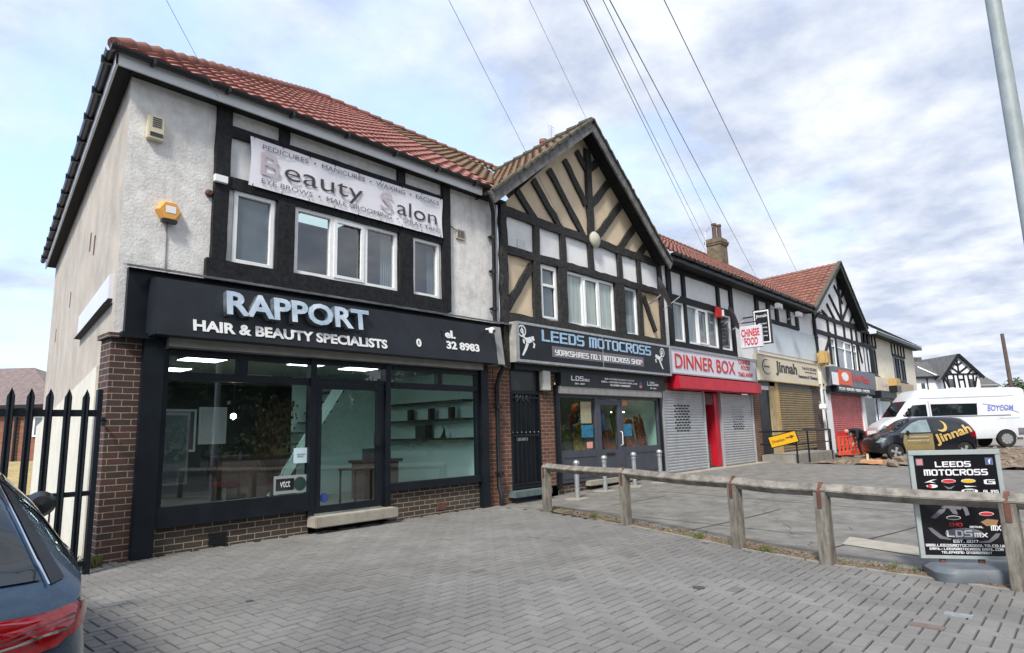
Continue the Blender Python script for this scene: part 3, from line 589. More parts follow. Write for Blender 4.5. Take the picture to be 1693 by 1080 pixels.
mb.add([(p0.x, p0.y, EZ-.05), (p1.x, p1.y, EZ-.05), (p1.x, p1.y, EZ+.13), (p0.x, p0.y, EZ+.13), (p0.x+.03, p0.y, EZ-.05), (p1.x+.03, p1.y, EZ-.05), (p1.x+.03, p1.y, EZ+.13), (p0.x+.03, p0.y, EZ+.13)], [(0, 1, 2, 3), (4, 5, 6, 7), (0, 1, 5, 4), (3, 2, 6, 7)])
mb.build('fascia', 'fascia_white', A)
mb = MB(); mb.quad((p0.x+.03, p0.y+.05, EZ-.0), (p1.x+.03, p1.y, EZ-.0), (p1.x+.4, p1.y, EZ-.0), (.05, 0, EZ)); mb.build('soffit', 'timber', A)
gutter(A, -so_-.05, 6.30, -ev-.06, EZ+.14)
mb = MB(); q0, q1 = p0+n_*.06, p1+n_*.06
for k in range(7): pass
vs = []; m_ = 7
for P in (q0, q1):
    for i in range(m_+1):
        tt = math.pi*i/m_; o_ = P+n_*.055*math.cos(tt); vs.append((o_.x, o_.y, EZ+.14-.06*math.sin(tt)))
mb.add(vs, [(i, i+1, i+m_+2, i+m_+1) for i in range(m_)])
for k in range(13):
    P = q0.lerp(q1, (k+.3)/13); mb.obox(P+Vector((0, 0, EZ+.105)), sv*.02, n_*.07, (0, 0, .045))
mb.build('gutter', 'blackplastic', A)
# the room behind the glass
RM = MB(); RM.quad((.3, .04, .22), (6.3, .04, .22), (6.3, 6, .22), (1.2, 6, .22)); RM.build('floor', mat('shop_floor', (.30, .29, .27), .35), A)
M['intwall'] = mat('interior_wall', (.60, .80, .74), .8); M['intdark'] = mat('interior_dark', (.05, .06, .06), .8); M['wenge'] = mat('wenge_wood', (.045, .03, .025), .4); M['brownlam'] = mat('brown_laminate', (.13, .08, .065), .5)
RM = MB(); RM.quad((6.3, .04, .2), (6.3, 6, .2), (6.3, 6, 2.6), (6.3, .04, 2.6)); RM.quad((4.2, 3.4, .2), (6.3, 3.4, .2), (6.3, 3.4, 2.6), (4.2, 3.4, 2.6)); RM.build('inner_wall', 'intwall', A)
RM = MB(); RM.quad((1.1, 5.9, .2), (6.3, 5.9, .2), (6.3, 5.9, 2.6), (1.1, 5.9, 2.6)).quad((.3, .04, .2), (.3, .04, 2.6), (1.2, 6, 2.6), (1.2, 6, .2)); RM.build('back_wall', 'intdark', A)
RM = MB(); RM.quad((.3, .04, 2.6), (6.3, .04, 2.6), (6.3, 6, 2.6), (1.2, 6, 2.6)); RM.build('ceiling', mat('shop_ceiling', (.30, .33, .31), .8), A)
# ============================================================ motocross building: cream gable with fanned timbers
def V2(px, py, s=2.634, ox=780, oy=190, Y=0.): p = F(ox+px/s, oy+py/s, Y); return p
B = thing('gabled_building', 'cream gabled black timbered building over the motorcycle shop', 'building', (10, 0, 0))
GX0, GX1, GAX, GAZ, GEZ = 6.90, 13.12, 9.98, 8.55, 6.02
holes = []
wl = []
for (a, b, c, d) in ((290, 372, 672, 885), (405, 622, 700, 930), (655, 722, 760, 950)):
    x0, x1 = V2(a, c).x, V2(b, d).x; wl.append((x0, x1))
hz0, hz1 = 3.72, 4.95
mb = MB(); wall(mb, GX0-.15, GX1+.2, 2.6, 5.0, 0, [(a, b, hz0, hz1) for a, b in wl])
mb.build('wall', 'cream', B)
MB().quad((GX0-.15, 0, 5.0), (GX1+.2, 0, 5.0), (GX1+.2, 0, 5.9), (GX0-.15, 0, 5.9)).build('panel_band', 'cleanwhite', B)
MB().add([(GX0-.15, 0, 5.9), (GX1+.2, 0, 5.9), (GAX, 0, GAZ+.12)], [(0, 1, 2)]).build('gable_wall', 'cream', B)
t = MB(); t2 = MB(); W_ = .016
def bm2(mb, p, q, wd, th=.07, wob=.014): mb.beam((p[0], -th/2, p[1]), (q[0], -th/2, q[1]), wd, th, wob=wob)
bm2(t, (GX0-.02, 5.87), (GX1+.05, 5.87), .19); bm2(t2, (GX0-.02, 5.05), (GX1+.05, 5.05), .17, .08); bm2(t, (GX0-.02, 3.63), (GX1+.05, 3.63), .2, .09)
bm2(t, (GX0-.08, 2.6), (GX0-.08, 6.05), .18, .1); bm2(t2, (GX1+.08, 3.5), (GX1+.08, 6.0), .16, .08)
for a, b in ((262, 288), (378, 402), (500, 522), (622, 642), (708, 724)):
    x0, x1 = V2(a, 560).x, V2(b, 600).x; bm2(t, ((x0+x1)/2, 5.13), ((x0+x1)/2, 5.78), min(.24, x1-x0), .065)
for (a, b) in ((wl[0][0]-.24, wl[0][0]-.03), (wl[0][1]+.03, wl[1][0]-.03), (wl[1][1]+.03, wl[2][0]-.03), (wl[2][1]+.02, wl[2][1]+.2)):
    bm2(t2, ((a+b)/2, 3.72), ((a+b)/2, 4.97), b-a, .085)
def br(mb, a, b, wd=.16, th=.06): p, q = V2(*a), V2(*b); bm2(mb, (p.x, p.z), (q.x, q.z), wd, th)
br(t2, (150, 840), (255, 655), .17); br(t, (742, 790), (795, 945), .15)
for a, b in (((190, 330), (280, 472)), ((262, 285), (395, 520)), ((330, 240), (487, 540)), ((398, 198), (492, 395)), ((450, 160), (492, 240))): br(t, a, b, .17)
for a, b in (((603, 285), (518, 390)), ((655, 375), (532, 545)), ((715, 475), (628, 600)), ((762, 555), (712, 625)), ((550, 200), (512, 235))): br(t2, a, b, .19)
cp = V2(508, 560); bm2(t2, (GAX, 5.9), (GAX, 8.2), .21, .09)
t.build('timber_framing', 'timber_worn', B); t2.build('timber_framing', 'timber_worn', B)
window(B, *wl[0], hz0, hz1, .03, 1, trans=4.50); window(B, *wl[1], hz0, hz1, .03, 3, pane='pane_curtain'); window(B, *wl[2], hz0, hz1, .03, 1, pane='pane_net')
# roof of the cross gable
GL0, GR0, AP = (6.10, 5.93), (13.15, 5.82), (9.66, 8.68)
for (x, z), nm in ((GL0, 'l'), (GR0, 'r')):
    v = Vector((AP[0]-x, 0, AP[1]-z)); O = Vector((x, -.42, z))
    roof_slab('roof', 'tile_brown', B, O, sv, v, 3.95, v.length, course=.34)
    th = .045; 
    mb = MB(); mb.beam((x, -.44, z-.10), (AP[0], -.44, AP[1]-.10), .24, .05, wob=.005); mb.build('barge_board', 'barge', B)
    n = 15; mb = MB()
    for i in range(n):
        p = Vector((x, -.44, z+.05)).lerp(Vector((AP[0], -.44, AP[1]+.05)), i/n); q = Vector((x, -.44, z+.05)).lerp(Vector((AP[0], -.44, AP[1]+.05)), (i+.96)/n)
        mb.beam(p-Vector((0, 0, .012)), q+Vector((0, 0, .012)), .05, .14, wob=.012)
    mb.build('verge_tiles', 'moss', B)
    mb = MB(); mb.beam((x+(.0 if nm == 'l' else 0), -.21, z-.03), (AP[0], -.21, AP[1]-.03), .02, .40); mb.build('soffit', 'timber', B)
mb = MB()
for i in range(9): mb.tube([Vector((AP[0], -.45, AP[1]+.03))+sv*(i*.42), Vector((AP[0], -.45, AP[1]+.055))+sv*(i*.42+.38)], [.085, .1], 8)
mb.build('ridge_tiles', 'moss', B, smooth=40)
slope_v = Vector(((RY+.45)*SK, RY+.45, RZ-EZ-.17))
def vclip(a, b, keep):      # vertical plane through two plan points, keeping the side of a third
    a, b, keep = Vector((*a, 0)), Vector((*b, 0)), Vector((*keep, 0)); n = (b-a).cross(Vector((0, 0, 1))).normalized()
    return (a, -n if (keep-a).dot(n) > 0 else n)
roof_slab('main_roof', 'tile_brown', B, (6.61, -.22, EZ+.17), (1, 0, 0), slope, 6.42, slope.length, clip=[((10.28, 0, 0), (1, 0, 0)), vclip((6.2, -.45), (10.28, 3.45), (7, 5))])
roof_slab('main_roof', 'tile_brown', B, (6.58, -.45, EZ+.17), (1, 0, 0), slope_v, 6.42, slope_v.length, clip=[((10.28, 0, 0), (-1, 0, 0)), vclip((13.1, -.45), (10.28, 3.45), (12.5, 5))])
mb = MB()
for i in range(16): mb.tube([(7.5+i*.42, RY, RZ+.02), (7.9+i*.42, RY, RZ+.045)], [.09, .105], 8)
mb.build('ridge_tiles', 'tile_brick', B, smooth=40)
# ground floor of the motocross building
boxes('brick_pier', 'brick_red', B, (6.45, 6.93, -.03, .1, .02, 2.62), (7.83, 8.34, -.03, .1, .02, 2.62), (12.72, 13.02, -.03, .1, .1, 3.0))
MB().box(8.2, 12.9, -.02, .1, 2.5, 3.2).build('brick_lintel', 'brick_red', B)
MB().box(7.9, 12.75, -.03, .1, -.05, .26).build('brick_plinth', 'brick_brown', B)
d = MB(); 
for i in range(6): d.box(6.96+i*.138, 7.09+i*.138, -.0, .05, .34, 2.12)
dr = d.build('door', 'blackpaint', B, bevel=.004, label='dark boarded door behind an iron grille')
g = MB()
for i in range(7): g.tube([(6.98+i*.13, -.035, .36), (6.98+i*.13, -.035, 1.34)], .008, 6).tube([(6.98+i*.13, -.035, 1.32), (6.98+i*.13, -.035, 2.05)], .008, 6).lathe([(0, .06), (.018, .03), (.004, 0)], (6.98+i*.13, -.035, 1.33), 6)
g.box(6.95, 7.78, -.045, -.028, 1.29, 1.32).box(6.95, 7.78, -.045, -.028, .36, .385).box(6.95, 7.78, -.045, -.028, 2.04, 2.06)
g.build('grille', 'blackplastic', dr)
fwords('door_number', '841A', -.012, 7.10, 7.50, 1.98, 2.11, 'greyletter', dr, off=.02)
MB().box(7.12, 7.45, -.01, 0, 1.20, 1.26).build('letterbox', 'galv', dr)
f = MB(); f.box(6.93, 6.965, -.04, .06, .28, 2.62).box(7.795, 7.83, -.04, .06, .28, 2.62).box(6.965, 7.795, -.04, .06, 2.12, 2.19).box(6.965, 7.795, -.04, .06, .28, .34); f.build('door_frame', 'blackpaint', B)
MB().box(6.965, 7.795, .0, .02, 2.19, 2.60).build('fanlight', mat('painted_over_glass', (.03, .033, .035), .3), B)
MB().box(6.80, 7.92, -.22, .0, .14, .26).build('doorstep', mat('green_step', (.05, .12, .115), .8, vscale=5, col2=(.14, .15, .14)), B, bevel=.01)
MB().box(6.98, 13.4, -.12, .0, 2.60, 2.80).build('fascia_beam', 'blackpaint', B)
# shopfront
X0, X1 = 8.40, 12.66; y0, y1 = -.06, .02
f = MB(); D0, D1 = F(988, 790).x, F(1029, 780).x
ms = [X0+.03, D0, D1, X1-.03]
f.box(X0, X0+.07, y0, y1, .28, 2.15).box(X1-.07, X1, y0, y1, .28, 2.15).box(X0+.07, X1-.07, y0, y1, 2.08, 2.15).box(X0+.07, D0-.05, y0, y1, .28, .95).box(D1+.05, X1-.07, y0, y1, .28, .95)
f.box(D0-.05, D0+.03, y0-.01, y1, .28, 2.08).box(D1-.03, D1+.05, y0-.01, y1, .28, 2.08)
for a, b in ((X0+.12, D0-.1), (D1+.1, X1-.12)): f.box(a, b, y0-.012, y0, .36, .38).box(a, b, y0-.012, y0, .80, .82).box(a, a+.02, y0-.012, y0, .38, .80).box(b-.02, b, y0-.012, y0, .38, .80)
f.build('window_frame', 'grey', B)
for a, b in ((X0+.07, D0-.05), (D1+.05, X1-.07)): MB().quad((a, -.02, .95), (b, -.02, .95), (b, -.02, 2.08), (a, -.02, 2.08)).build('shop_window', 'glass', B)
dm = D0+.03, D1-.03
d = MB(); d.box(dm[0], dm[1], y0-.005, y1-.01, .30, .92).box(dm[0], dm[0]+.12, y0-.005, y1-.01, .92, 2.06).box(dm[1]-.12, dm[1], y0-.005, y1-.01, .92, 2.06).box(dm[0]+.12, dm[1]-.12, y0-.005, y1-.01, 1.94, 2.06)
dr = d.build('door', 'grey', B); MB().quad((dm[0]+.12, -.03, .92), (dm[1]-.12, -.03, .92), (dm[1]-.12, -.03, 1.94), (dm[0]+.12, -.03, 1.94)).build('door_glass', 'glass', dr)
MB().box(dm[0]+.3, dm[0]+.62, -.085, -.066, .80, .84).build('letterbox', 'blackplastic', dr)
MB().tube([(dm[1]-.06, -.07, 1.0), (dm[1]-.06, -.12, 1.02), (dm[1]-.06, -.12, 1.3), (dm[1]-.06, -.07, 1.32)], .012, 8).build('door_handle', 'white', dr)
MB().box(X0-.02, X1+.02, -.17, -.03, 2.15, 2.32).build('shutter_box', 'alu', B, bevel=.01)
boxes('pilaster', 'blackpaint', B, (X0-.10, X0, -.10, .02, .2, 2.34), (X1, X1+.07, -.10, .02, .2, 2.34))
MB().box(X0+.9, X1, -.18, -.03, .17, .28).build('doorstep', 'concrete', B, bevel=.01)
RM = MB(); RM.quad((8.3, .05, .3), (12.7, .05, .3), (12.7, 5, .3), (8.3, 5, .3)); RM.build('floor', 'brownlam', B)
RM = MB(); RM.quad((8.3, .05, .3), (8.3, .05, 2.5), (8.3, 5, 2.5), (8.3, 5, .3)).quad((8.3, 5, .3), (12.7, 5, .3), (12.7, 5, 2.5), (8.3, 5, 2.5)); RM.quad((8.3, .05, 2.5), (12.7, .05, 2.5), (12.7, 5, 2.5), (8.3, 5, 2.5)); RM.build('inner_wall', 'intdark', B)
MB().quad((12.7, .05, .3), (12.7, 5, .3), (12.7, 5, 2.5), (12.7, .05, 2.5)).build('inner_wall', 'intwall', B)

# ============================================================ takeaway building and restaurant building share one brown-red roof
def terrace_upper(par, x0, x1, m='cleanwhite', holes=()):
    mb = MB(); wall(mb, x0, x1, 2.6, 6.02, 0, holes); mb.build('wall', m, par)
C = thing('takeaway_building', 'white and black timbered terrace over the Dinner Box takeaway', 'building', (16.6, 0, 0))
def V3(px, py, Y=0.): return F(1070+px/3.6, 350+py/3.6, Y)
wl = [(V3(135, 640).x, V3(215, 640).x), (V3(230, 660).x, V3(415, 680).x), (V3(428, 690).x, V3(497, 720).x)]
hz0, hz1 = 3.78, 4.93
terrace_upper(C, 13.32, 19.75, 'cleanwhite', [(a, b, hz0, hz1) for a, b in wl])
t = MB(); xa, xb = V3(118, 400).x, V3(490, 500).x
def hb(mb, x0, x1, z0, z1, th=.06): bm2(mb, (x0, (z0+z1)/2), (x1, (z0+z1)/2), z1-z0, th, .006)
def vb(mb, x0, x1, z0, z1, th=.065): bm2(mb, ((x0+x1)/2, z0), ((x0+x1)/2, z1), x1-x0, th, .006)
vb(t, xa-.1, xa+.12, 3.6, 5.98); vb(t, xb-.12, xb+.1, 3.6, 5.98); hb(t, xa, xb, 5.80, 5.97); hb(t, xa, xb, 4.93, 5.12); hb(t, xa-.05, xb+.05, 3.55, 3.76, .09)
for a, b in ((200, 218), (402, 418)):
    vb(t, V3(a, 450).x, V3(b, 460).x, 5.12, 5.80)
vb(t, wl[0][1]+.02, wl[1][0]-.02, 3.76, 4.93, .08); vb(t, wl[1][1]+.02, wl[2][0]-.02, 3.76, 4.93, .08)
t.build('timber_framing', 'timber', C)
window(C, *wl[0], hz0, hz1, .03, 1, pane='pane_net'); window(C, *wl[1], hz0, hz1, .03, 3, pane='pane_net'); window(C, *wl[2], hz0, hz1, .03, 1, pane='pane')
roof_slab('roof', 'tile_brick', C, (13.0, -.45, EZ+.17), (1, 0, 0), slope_v, 6.9, slope_v.length)
mb = MB()
for i in range(17): mb.tube([(13.0+i*.42, RY, RZ+.02), (13.4+i*.42, RY, RZ+.045)], [.09, .105], 8)
mb.build('ridge_tiles', 'tile_brick', C, smooth=40)
MB().box(13.2, 19.9, -.42, 0, EZ-.03, EZ).build('soffit', 'timber', C); MB().box(13.2, 19.9, -.45, -.42, EZ-.05, EZ+.12).build('fascia', 'blackpaint', C); gutter(C, 13.2, 19.9, -.51, EZ+.13)
MB().box(13.3, 19.9, -.1, 0, 3.42, 3.6).build('lead_flashing', 'lead', C)
boxes('brick_pier', 'brick_red', C, (13.05, 13.3, -.03, .1, .1, 3.4), (18.98, 19.6, -.03, .1, .1, 3.4))
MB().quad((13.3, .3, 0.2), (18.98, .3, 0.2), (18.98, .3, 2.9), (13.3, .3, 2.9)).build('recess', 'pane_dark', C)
s1 = (F(1095, 700).x, F(1162, 700).x); s2 = (F(1191, 700).x, F(1242, 700).x)
for k, (a, b) in enumerate((s1, s2)):
    mb = slats(MB(), a, b, .20, 2.38, -.05, .075, .010); sh = mb.build('roller_shutter', 'shutter', C)
    vm = MB(); cxm = a+(b-a)*(.42 if k == 0 else .5)
    for r_ in range(10):
        for c_ in range(5-(r_ % 2)):
            xx = cxm-.42+c_*.19+(r_ % 2)*.09; vm.box(xx, xx+.14, -.064, -.060, 1.95-r_*.075, 1.985-r_*.075)
    vm.build('vent_slots', 'pane_dark', sh)
    boxes('guide_rail', 'shutter', sh, (a-.04, a, -.09, .02, .18, 2.42), (b, b+.05, -.09, .02, .18, 2.42))
dxa, dxb = s1[1]+.05, s2[0]-.04
MB().box(dxb-.34, dxb-.05, -.02, .28, .22, 2.36).build('door_post', 'red', C)
MB().box(dxa, dxb-.34, -.0, .28, 2.02, 2.36).build('door_head', mat('dark_red_wood', (.13, .02, .02), .6, var=.3, vscale=9), C)
MB().box(dxa+.35, dxb-.36, .18, .27, .2, .85).build('brick_stub', 'brick_red', C)
MB().box(13.25, 19.1, -.45, 0.06, .12, .19).build('threshold', 'concrete', C, bevel=.01)
aw = MB(); ax0, ax1 = 13.30, 19.0
aw.add([(ax0, -.02, 2.84), (ax1, -.02, 2.84), (ax1, -.36, 2.74), (ax0, -.36, 2.74), (ax0, -.38, 2.42), (ax1, -.38, 2.42), (ax1, -.02, 2.40), (ax0, -.02, 2.40)], [(0, 1, 2, 3), (3, 2, 5, 4), (4, 5, 6, 7), (0, 3, 4, 7), (1, 2, 5, 6)])
aw.build('canopy', 'red', C)
# chimney stack on the ridge
def chimney(par, x, y, z0, z1, w_, d_, m, pots=2, potm='rust', ph=.55):
    c = MB(); c.box(x-w_/2, x+w_/2, y-d_/2, y+d_/2, z0, z1).box(x-w_/2-.05, x+w_/2+.05, y-d_/2-.05, y+d_/2+.05, z1-.35, z1-.25).box(x-w_/2-.08, x+w_/2+.08, y-d_/2-.08, y+d_/2+.08, z1-.25, z1-.12)
    c.box(x-w_/2-.02, x+w_/2+.02, y-d_/2-.02, y+d_/2+.02, z1-.12, z1); ch = c.build('chimney', m, par, bevel=.01)
    for k in range(pots):
        xx = x+(k-(pots-1)/2)*.36; MB().lathe([(.12, 0), (.13, .05), (.11, .1), (.105, ph-.12), (.13, ph-.1), (.13, ph), (.09, ph)], (xx, y-.1*(k % 2), z1), 12).build('chimney_pot', potm, ch, smooth=40)
    return ch
M['stack'] = mat('sooty_stack', (.21, .17, .105), .9, vscale=5, col2=(.11, .09, .06), bump=.01, bscale=20, stain=.3)

D_ = thing('restaurant_building', 'white walled terrace with a pale blank board over the Jinnah restaurant', 'building', (23, 0, 0))
terrace_upper(D_, 19.75, 26.55, 'cleanwhite')
t = MB(); xa, xb = V3(640, 600).x, V3(893, 650).x
hb(t, xa, xb, 5.82, 5.95); vb(t, xa, xa+.28, 5.15, 5.95); vb(t, xb-.28, xb, 5.15, 5.95); hb(t, xa, xb, 5.12, 5.25)
for a in (.28, .47, .76): vb(t, xa+(xb-xa)*a-.14, xa+(xb-xa)*a+.14, 5.2, 5.9)
t.build('timber_framing', 'timber', D_)
MB().box(V3(662, 800).x, 26.45, -.04, 0, 3.98, 5.08).build('blank_board', mat('pale_blank_board', (.60, .66, .70), .6, var=.06, vscale=2), D_)
roof_slab('roof', 'tile_brick', D_, (19.9, -.45, EZ+.17), (1, 0, 0), slope_v, 10.1, slope_v.length, clip=[vclip((25.35, -.45), (30.8, 4.2), (21, 5))])
mb = MB()
for i in range(22): mb.tube([(20.1+i*.42, RY, RZ+.02), (20.5+i*.42, RY, RZ+.045)], [.09, .105], 8)
mb.build('ridge_tiles', 'tile_brick', D_, smooth=40)
MB().box(19.9, 25.6, -.42, 0, EZ-.03, EZ).build('soffit', 'timber', D_); MB().box(19.9, 25.4, -.45, -.42, EZ-.05, EZ+.12).build('fascia', 'blackpaint', D_); gutter(D_, 19.9, 25.4, -.51, EZ+.13)
b1 = MB(); b1.box(19.75, 20.65, .02, .1, .3, 2.9); b1.build('side_door', 'blackpaint', D_)
b1 = MB(); b1.box(20.65, 21.15, -.03, .1, .3, 2.9); b1.build('stone_pier', mat('sandy_pier', (.45, .36, .20), .9, var=.2, vscale=5), D_); MB().box(21.15, 21.45, -.05, .1, .3, 2.9).build('door_post', 'ochre', D_)
jx1 = F(1345, 700).x
mb = slats(MB(), 21.45, jx1, .42, 2.75, -.04, .085, .014); mb.build('roller_shutter', 'brownshutter', D_)
b1 = MB(); b1.box(jx1, 26.6, -.04, .1, .2, 3.0); b1.build('brick_pier', 'brick', D_)
MB().box(19.75, 26.6, -.03, .1, 2.75, 3.0).build('fascia_beam', 'blackpaint', D_)
# ============================================================ second gable, cream corner building, far houses
def PW(a, b, Y=0.): return F(a, 0.5*b+0, Y)
G2 = thing('gabled_building', 'white gabled black timbered building over the shop with the pinkish shutter', 'building', (29.5, 0, 0))
K0, K1, KA, KZ, KE = F(1347, 560).x, F(1441, 600).x, 31.35, 9.0, 6.15
D_wall1 = K0
def Q(px, py, Y=0.): p = F(1230+px/3.656, 420+py/3.656, Y); return (p.x, p.z)
wl = [(Q(520, 560)[0], Q(548, 560)[0]), (Q(556, 560)[0], Q(646, 560)[0]), (Q(654, 600)[0], Q(678, 600)[0])]
hz0, hz1 = 3.85, 5.25
mb = MB(); wall(mb, K0-.1, K1, 2.6, 6.1, 0, [(a, b, hz0, hz1) for a, b in wl]); mb.build('wall', 'cleanwhite', G2)
MB().add([(K0-.1, 0, 6.1), (K1, 0, 6.1), (KA, 0, KZ+.1)], [(0, 1, 2)]).build('gable_wall', 'cleanwhite', G2)
t = MB()
hb(t, K0, K1, 6.0, 6.18); hb(t, K0, K1, 5.25, 5.42); hb(t, K0, K1, 3.6, 3.85, .1); vb(t, K0-.02, K0+.16, 3.6, 6.1); vb(t, K1-.16, K1+.02, 3.6, 6.1)
for a in (503, 545, 598, 640, 668): x = Q(a, 440)[0]; vb(t, x-.08, x+.08, 5.42, 6.0)
vb(t, wl[0][1]+.02, wl[1][0]-.02, 3.85, 5.25, .07); vb(t, wl[1][1]+.02, wl[2][0]-.02, 3.85, 5.25, .07); vb(t, wl[0][0]-.2, wl[0][0]-.03, 3.85, 5.25, .07); vb(t, wl[2][1]+.02, wl[2][1]+.2, 3.85, 5.25, .07)
for a, b in (((475, 640), (520, 480)), ((712, 660), (680, 520)), ((467, 345), (500, 380)), ((497, 305), (545, 400)), ((510, 250), (585, 400)), ((540, 195), (592, 300)), ((560, 155), (578, 215)), ((592, 410), (690, 440)), ((590, 400), (632, 290)), ((632, 430), (660, 345)), ((578, 270), (608, 210)), ((672, 440), (690, 400))):
    bm2(t, Q(*a), Q(*b), .12, .06, .005)
x = Q(576, 300)[0]; vb(t, x-.09, x+.09, 6.15, 8.7)
t.build('timber_framing', 'timber', G2)
window(G2, *wl[0], hz0, hz1, .03, 1, pane='pane_net', trans=4.85); window(G2, *wl[1], hz0, hz1, .03, 2, pane='pane_net', trans=4.85); window(G2, *wl[2], hz0, hz1, .03, 1, pane='pane_net', trans=4.85)
g2l, g2r = F(1345, 515, -.42), F(1434, 545, -.42); g2a = F(1388, 434, -.42)
for p in (g2l, g2r):
    v = g2a-p
    if p is g2l: roof_slab('roof', 'tile_brick', G2, p, sv, v, 4.7, v.length, clip=[])
    else: roof_slab('roof', 'tile_brick', G2, p, sv, v, 6.5, v.length)
    mb = MB(); mb.beam(p+Vector((0, 0, -.1)), g2a+Vector((0, 0, -.1)), .2, .05, wob=.004); mb.build('barge_board', mat('green_black_board', (.03, .045, .035), .6, var=.3, vscale=8), G2)
    mb = MB(); mb.beam(p+Vector((0, 0, .05)), g2a+Vector((0, 0, .05)), .06, .16, wob=.01); mb.build('verge_tiles', 'moss', G2)
    mb = MB(); mb.beam(p+Vector((0, .21, -.03)), g2a+Vector((0, .21, -.03)), .02, .4); mb.build('soffit', 'timber', G2)
b1 = MB(); b1.box(F(1359, 690).x, F(1372, 690).x, -.12, .1, .1, 2.8); b1.build('white_pier', 'cleanwhite', G2)
xr = F(1424, 690).x; MB().box(xr, xr+.5, -.12, .1, .1, 2.9).build('white_pier', 'cleanwhite', G2)
mb = slats(MB(), F(1372, 690).x, xr, .25, 2.72, -.04, .09, .016); mb.build('roller_shutter', 'pinkred', G2)
MB().box(F(1372, 690).x-.6, xr+.5, -.25, .0, 2.65, 2.95).build('shutter_box', 'blackpaint', G2)
MB().box(K0-.1, F(1375, 600).x, -.14, .0, 2.8, 3.95).build('console', 'cream_paint', G2)

H = thing('corner_building', 'cream rendered building with dark framed windows and slate eaves at the end of the parade', 'building', (41, 0, 0))
c0, c1 = K1, F(1511, 600).x
w1 = (Q(722, 600)[0], Q(795, 600)[0]); w2 = (Q(900, 640)[0], Q(968, 650)[0])
mb = MB(); wall(mb, c0, c1, 2.7, 6.1, 0, [(w1[0], w1[1], 3.85, 5.35), (w2[0], w2[1], 3.75, 5.25)]); mb.quad((c1, 0, 0), (c1, 9, 0), (c1, 9, 6.1), (c1, 0, 6.1)); mb.build('wall', 'cream_paint', H)
for a, b in (w1, w2):
    z0_, z1_ = (3.85, 5.35) if a == w1[0] else (3.75, 5.25)
    window(H, a, b, z0_, z1_, .03, 4, pane='pane_net', frame='blackpaint', fr=.10)
    mb = MB(); mb.box(a-.15, b+.15, -.07, 0, z0_-.3, z0_-.02).box(a-.15, b+.15, -.06, 0, z1_+.0, z1_+.12); 
    for k in range(5): x = a-.1+(b-a+.2)*k/4; mb.box(x-.07, x+.07, -.06, 0, z1_+.12, 5.98)
    mb.build('timber_framing', 'timber', H)
roof_slab('roof', 'slate', H, (c0-.3, -.5, EZ+.22), (1, 0, 0), slope_v, c1-c0+.7, slope_v.length*.8, wave=False)
MB().box(c0-.2, c1+.3, -.45, 0, EZ+.02, EZ+.05).build('soffit', 'timber', H); MB().box(c0-.2, c1+.3, -.5, -.45, EZ, EZ+.18).build('fascia', 'blackpaint', H)
sx = F(1452, 690).x, F(1478, 690).x
MB().box(c0+.5, sx[0], -.1, .1, .2, 2.75).build('white_pier', 'cleanwhite', H)
MB().quad((sx[0], .02, .5), ((sx[0]+sx[1])/2-.3, .02, .5), ((sx[0]+sx[1])/2-.3, .02, 2.5), (sx[0], .02, 2.5)).build('shop_window', mat('blue_poster_window', (.03, .10, .24), .15, vscale=3.5, col2=(.25, .42, .55), stretch=(2, 2, .5)), H)
MB().quad(((sx[0]+sx[1])/2-.3, .02, .5), (sx[1], .02, .5), (sx[1], .02, 2.5), ((sx[0]+sx[1])/2-.3, .02, 2.5)).build('shop_window', mat('green_lit_window', (.12, .20, .17), .12, vscale=2.5, col2=(.30, .30, .14)), H)
MB().box(sx[0], sx[0]+.1, -.03, .02, .3, 2.6).build('window_frame', 'blackpaint', H); MB().box(sx[1]-.1, sx[1], -.03, .02, .3, 2.6).build('window_frame', 'blackpaint', H); MB().box(sx[0]+.1, sx[1]-.1, -.03, .02, 2.5, 2.6).build('window_head', 'blackpaint', H)
MB().box(sx[1], c1, -.03, .1, .2, 2.8).build('brick_wall', 'brick_bung', H)

# far houses stand square to the side road, seen face on
RH = Vector((rt.x, rt.y, 0)).normalized(); NH = Vector((-RH.y, RH.x, 0)); NH = NH if NH.dot(Vector((fw.x, fw.y, 0))) > 0 else -NH
def far_frame(px, py, depth):
    p = CAM+ray(px, py)*(depth/FPX); return p
def FB(mb, O, a0, a1, d0, d1, z0, z1):
    c = O+RH*((a0+a1)/2)+NH*((d0+d1)/2); mb.obox(Vector((c.x, c.y, (z0+z1)/2)), RH*((a1-a0)/2), NH*((d1-d0)/2), (0, 0, (z1-z0)/2)); return mb
def FP(O, a, d, z): p = O+RH*a+NH*d; return Vector((p.x, p.y, z))
dep = 70.; O = far_frame(1587.4, 640, dep); s = dep/FPX
def az(px, py):   # pixel at that depth to along / height
    p = far_frame(px, py, dep); v = p-O; return v.dot(RH), p.z
HS = thing('white_house', 'white house with slate roof and black timbered gable beyond the side road', 'house', (O.x, O.y, 0))
gl_, gz = az(1561.9, 622.7); gr_, _ = az(1621, 623.8); ga_, gaz_ = az(1587.4, 586.5); ll_, _ = az(1500, 624)
mb = MB(); mb.add([FP(O, ll_-6, .8, 0), FP(O, gl_, .8, 0), FP(O, gl_, .8, gz), FP(O, ll_-6, .8, gz), FP(O, gl_, 0, 0), FP(O, gr_, 0, 0), FP(O, gr_, 0, gz), FP(O, ga_, 0, gaz_), FP(O, gl_, 0, gz), FP(O, gr_, 9, 0), FP(O, gr_, 9, gz)], [(0, 1, 2, 3), (4, 5, 6, 7, 8), (1, 4, 8, 2), (5, 9, 10, 6)]); mb.build('wall', 'cleanwhite', HS)
t = MB()
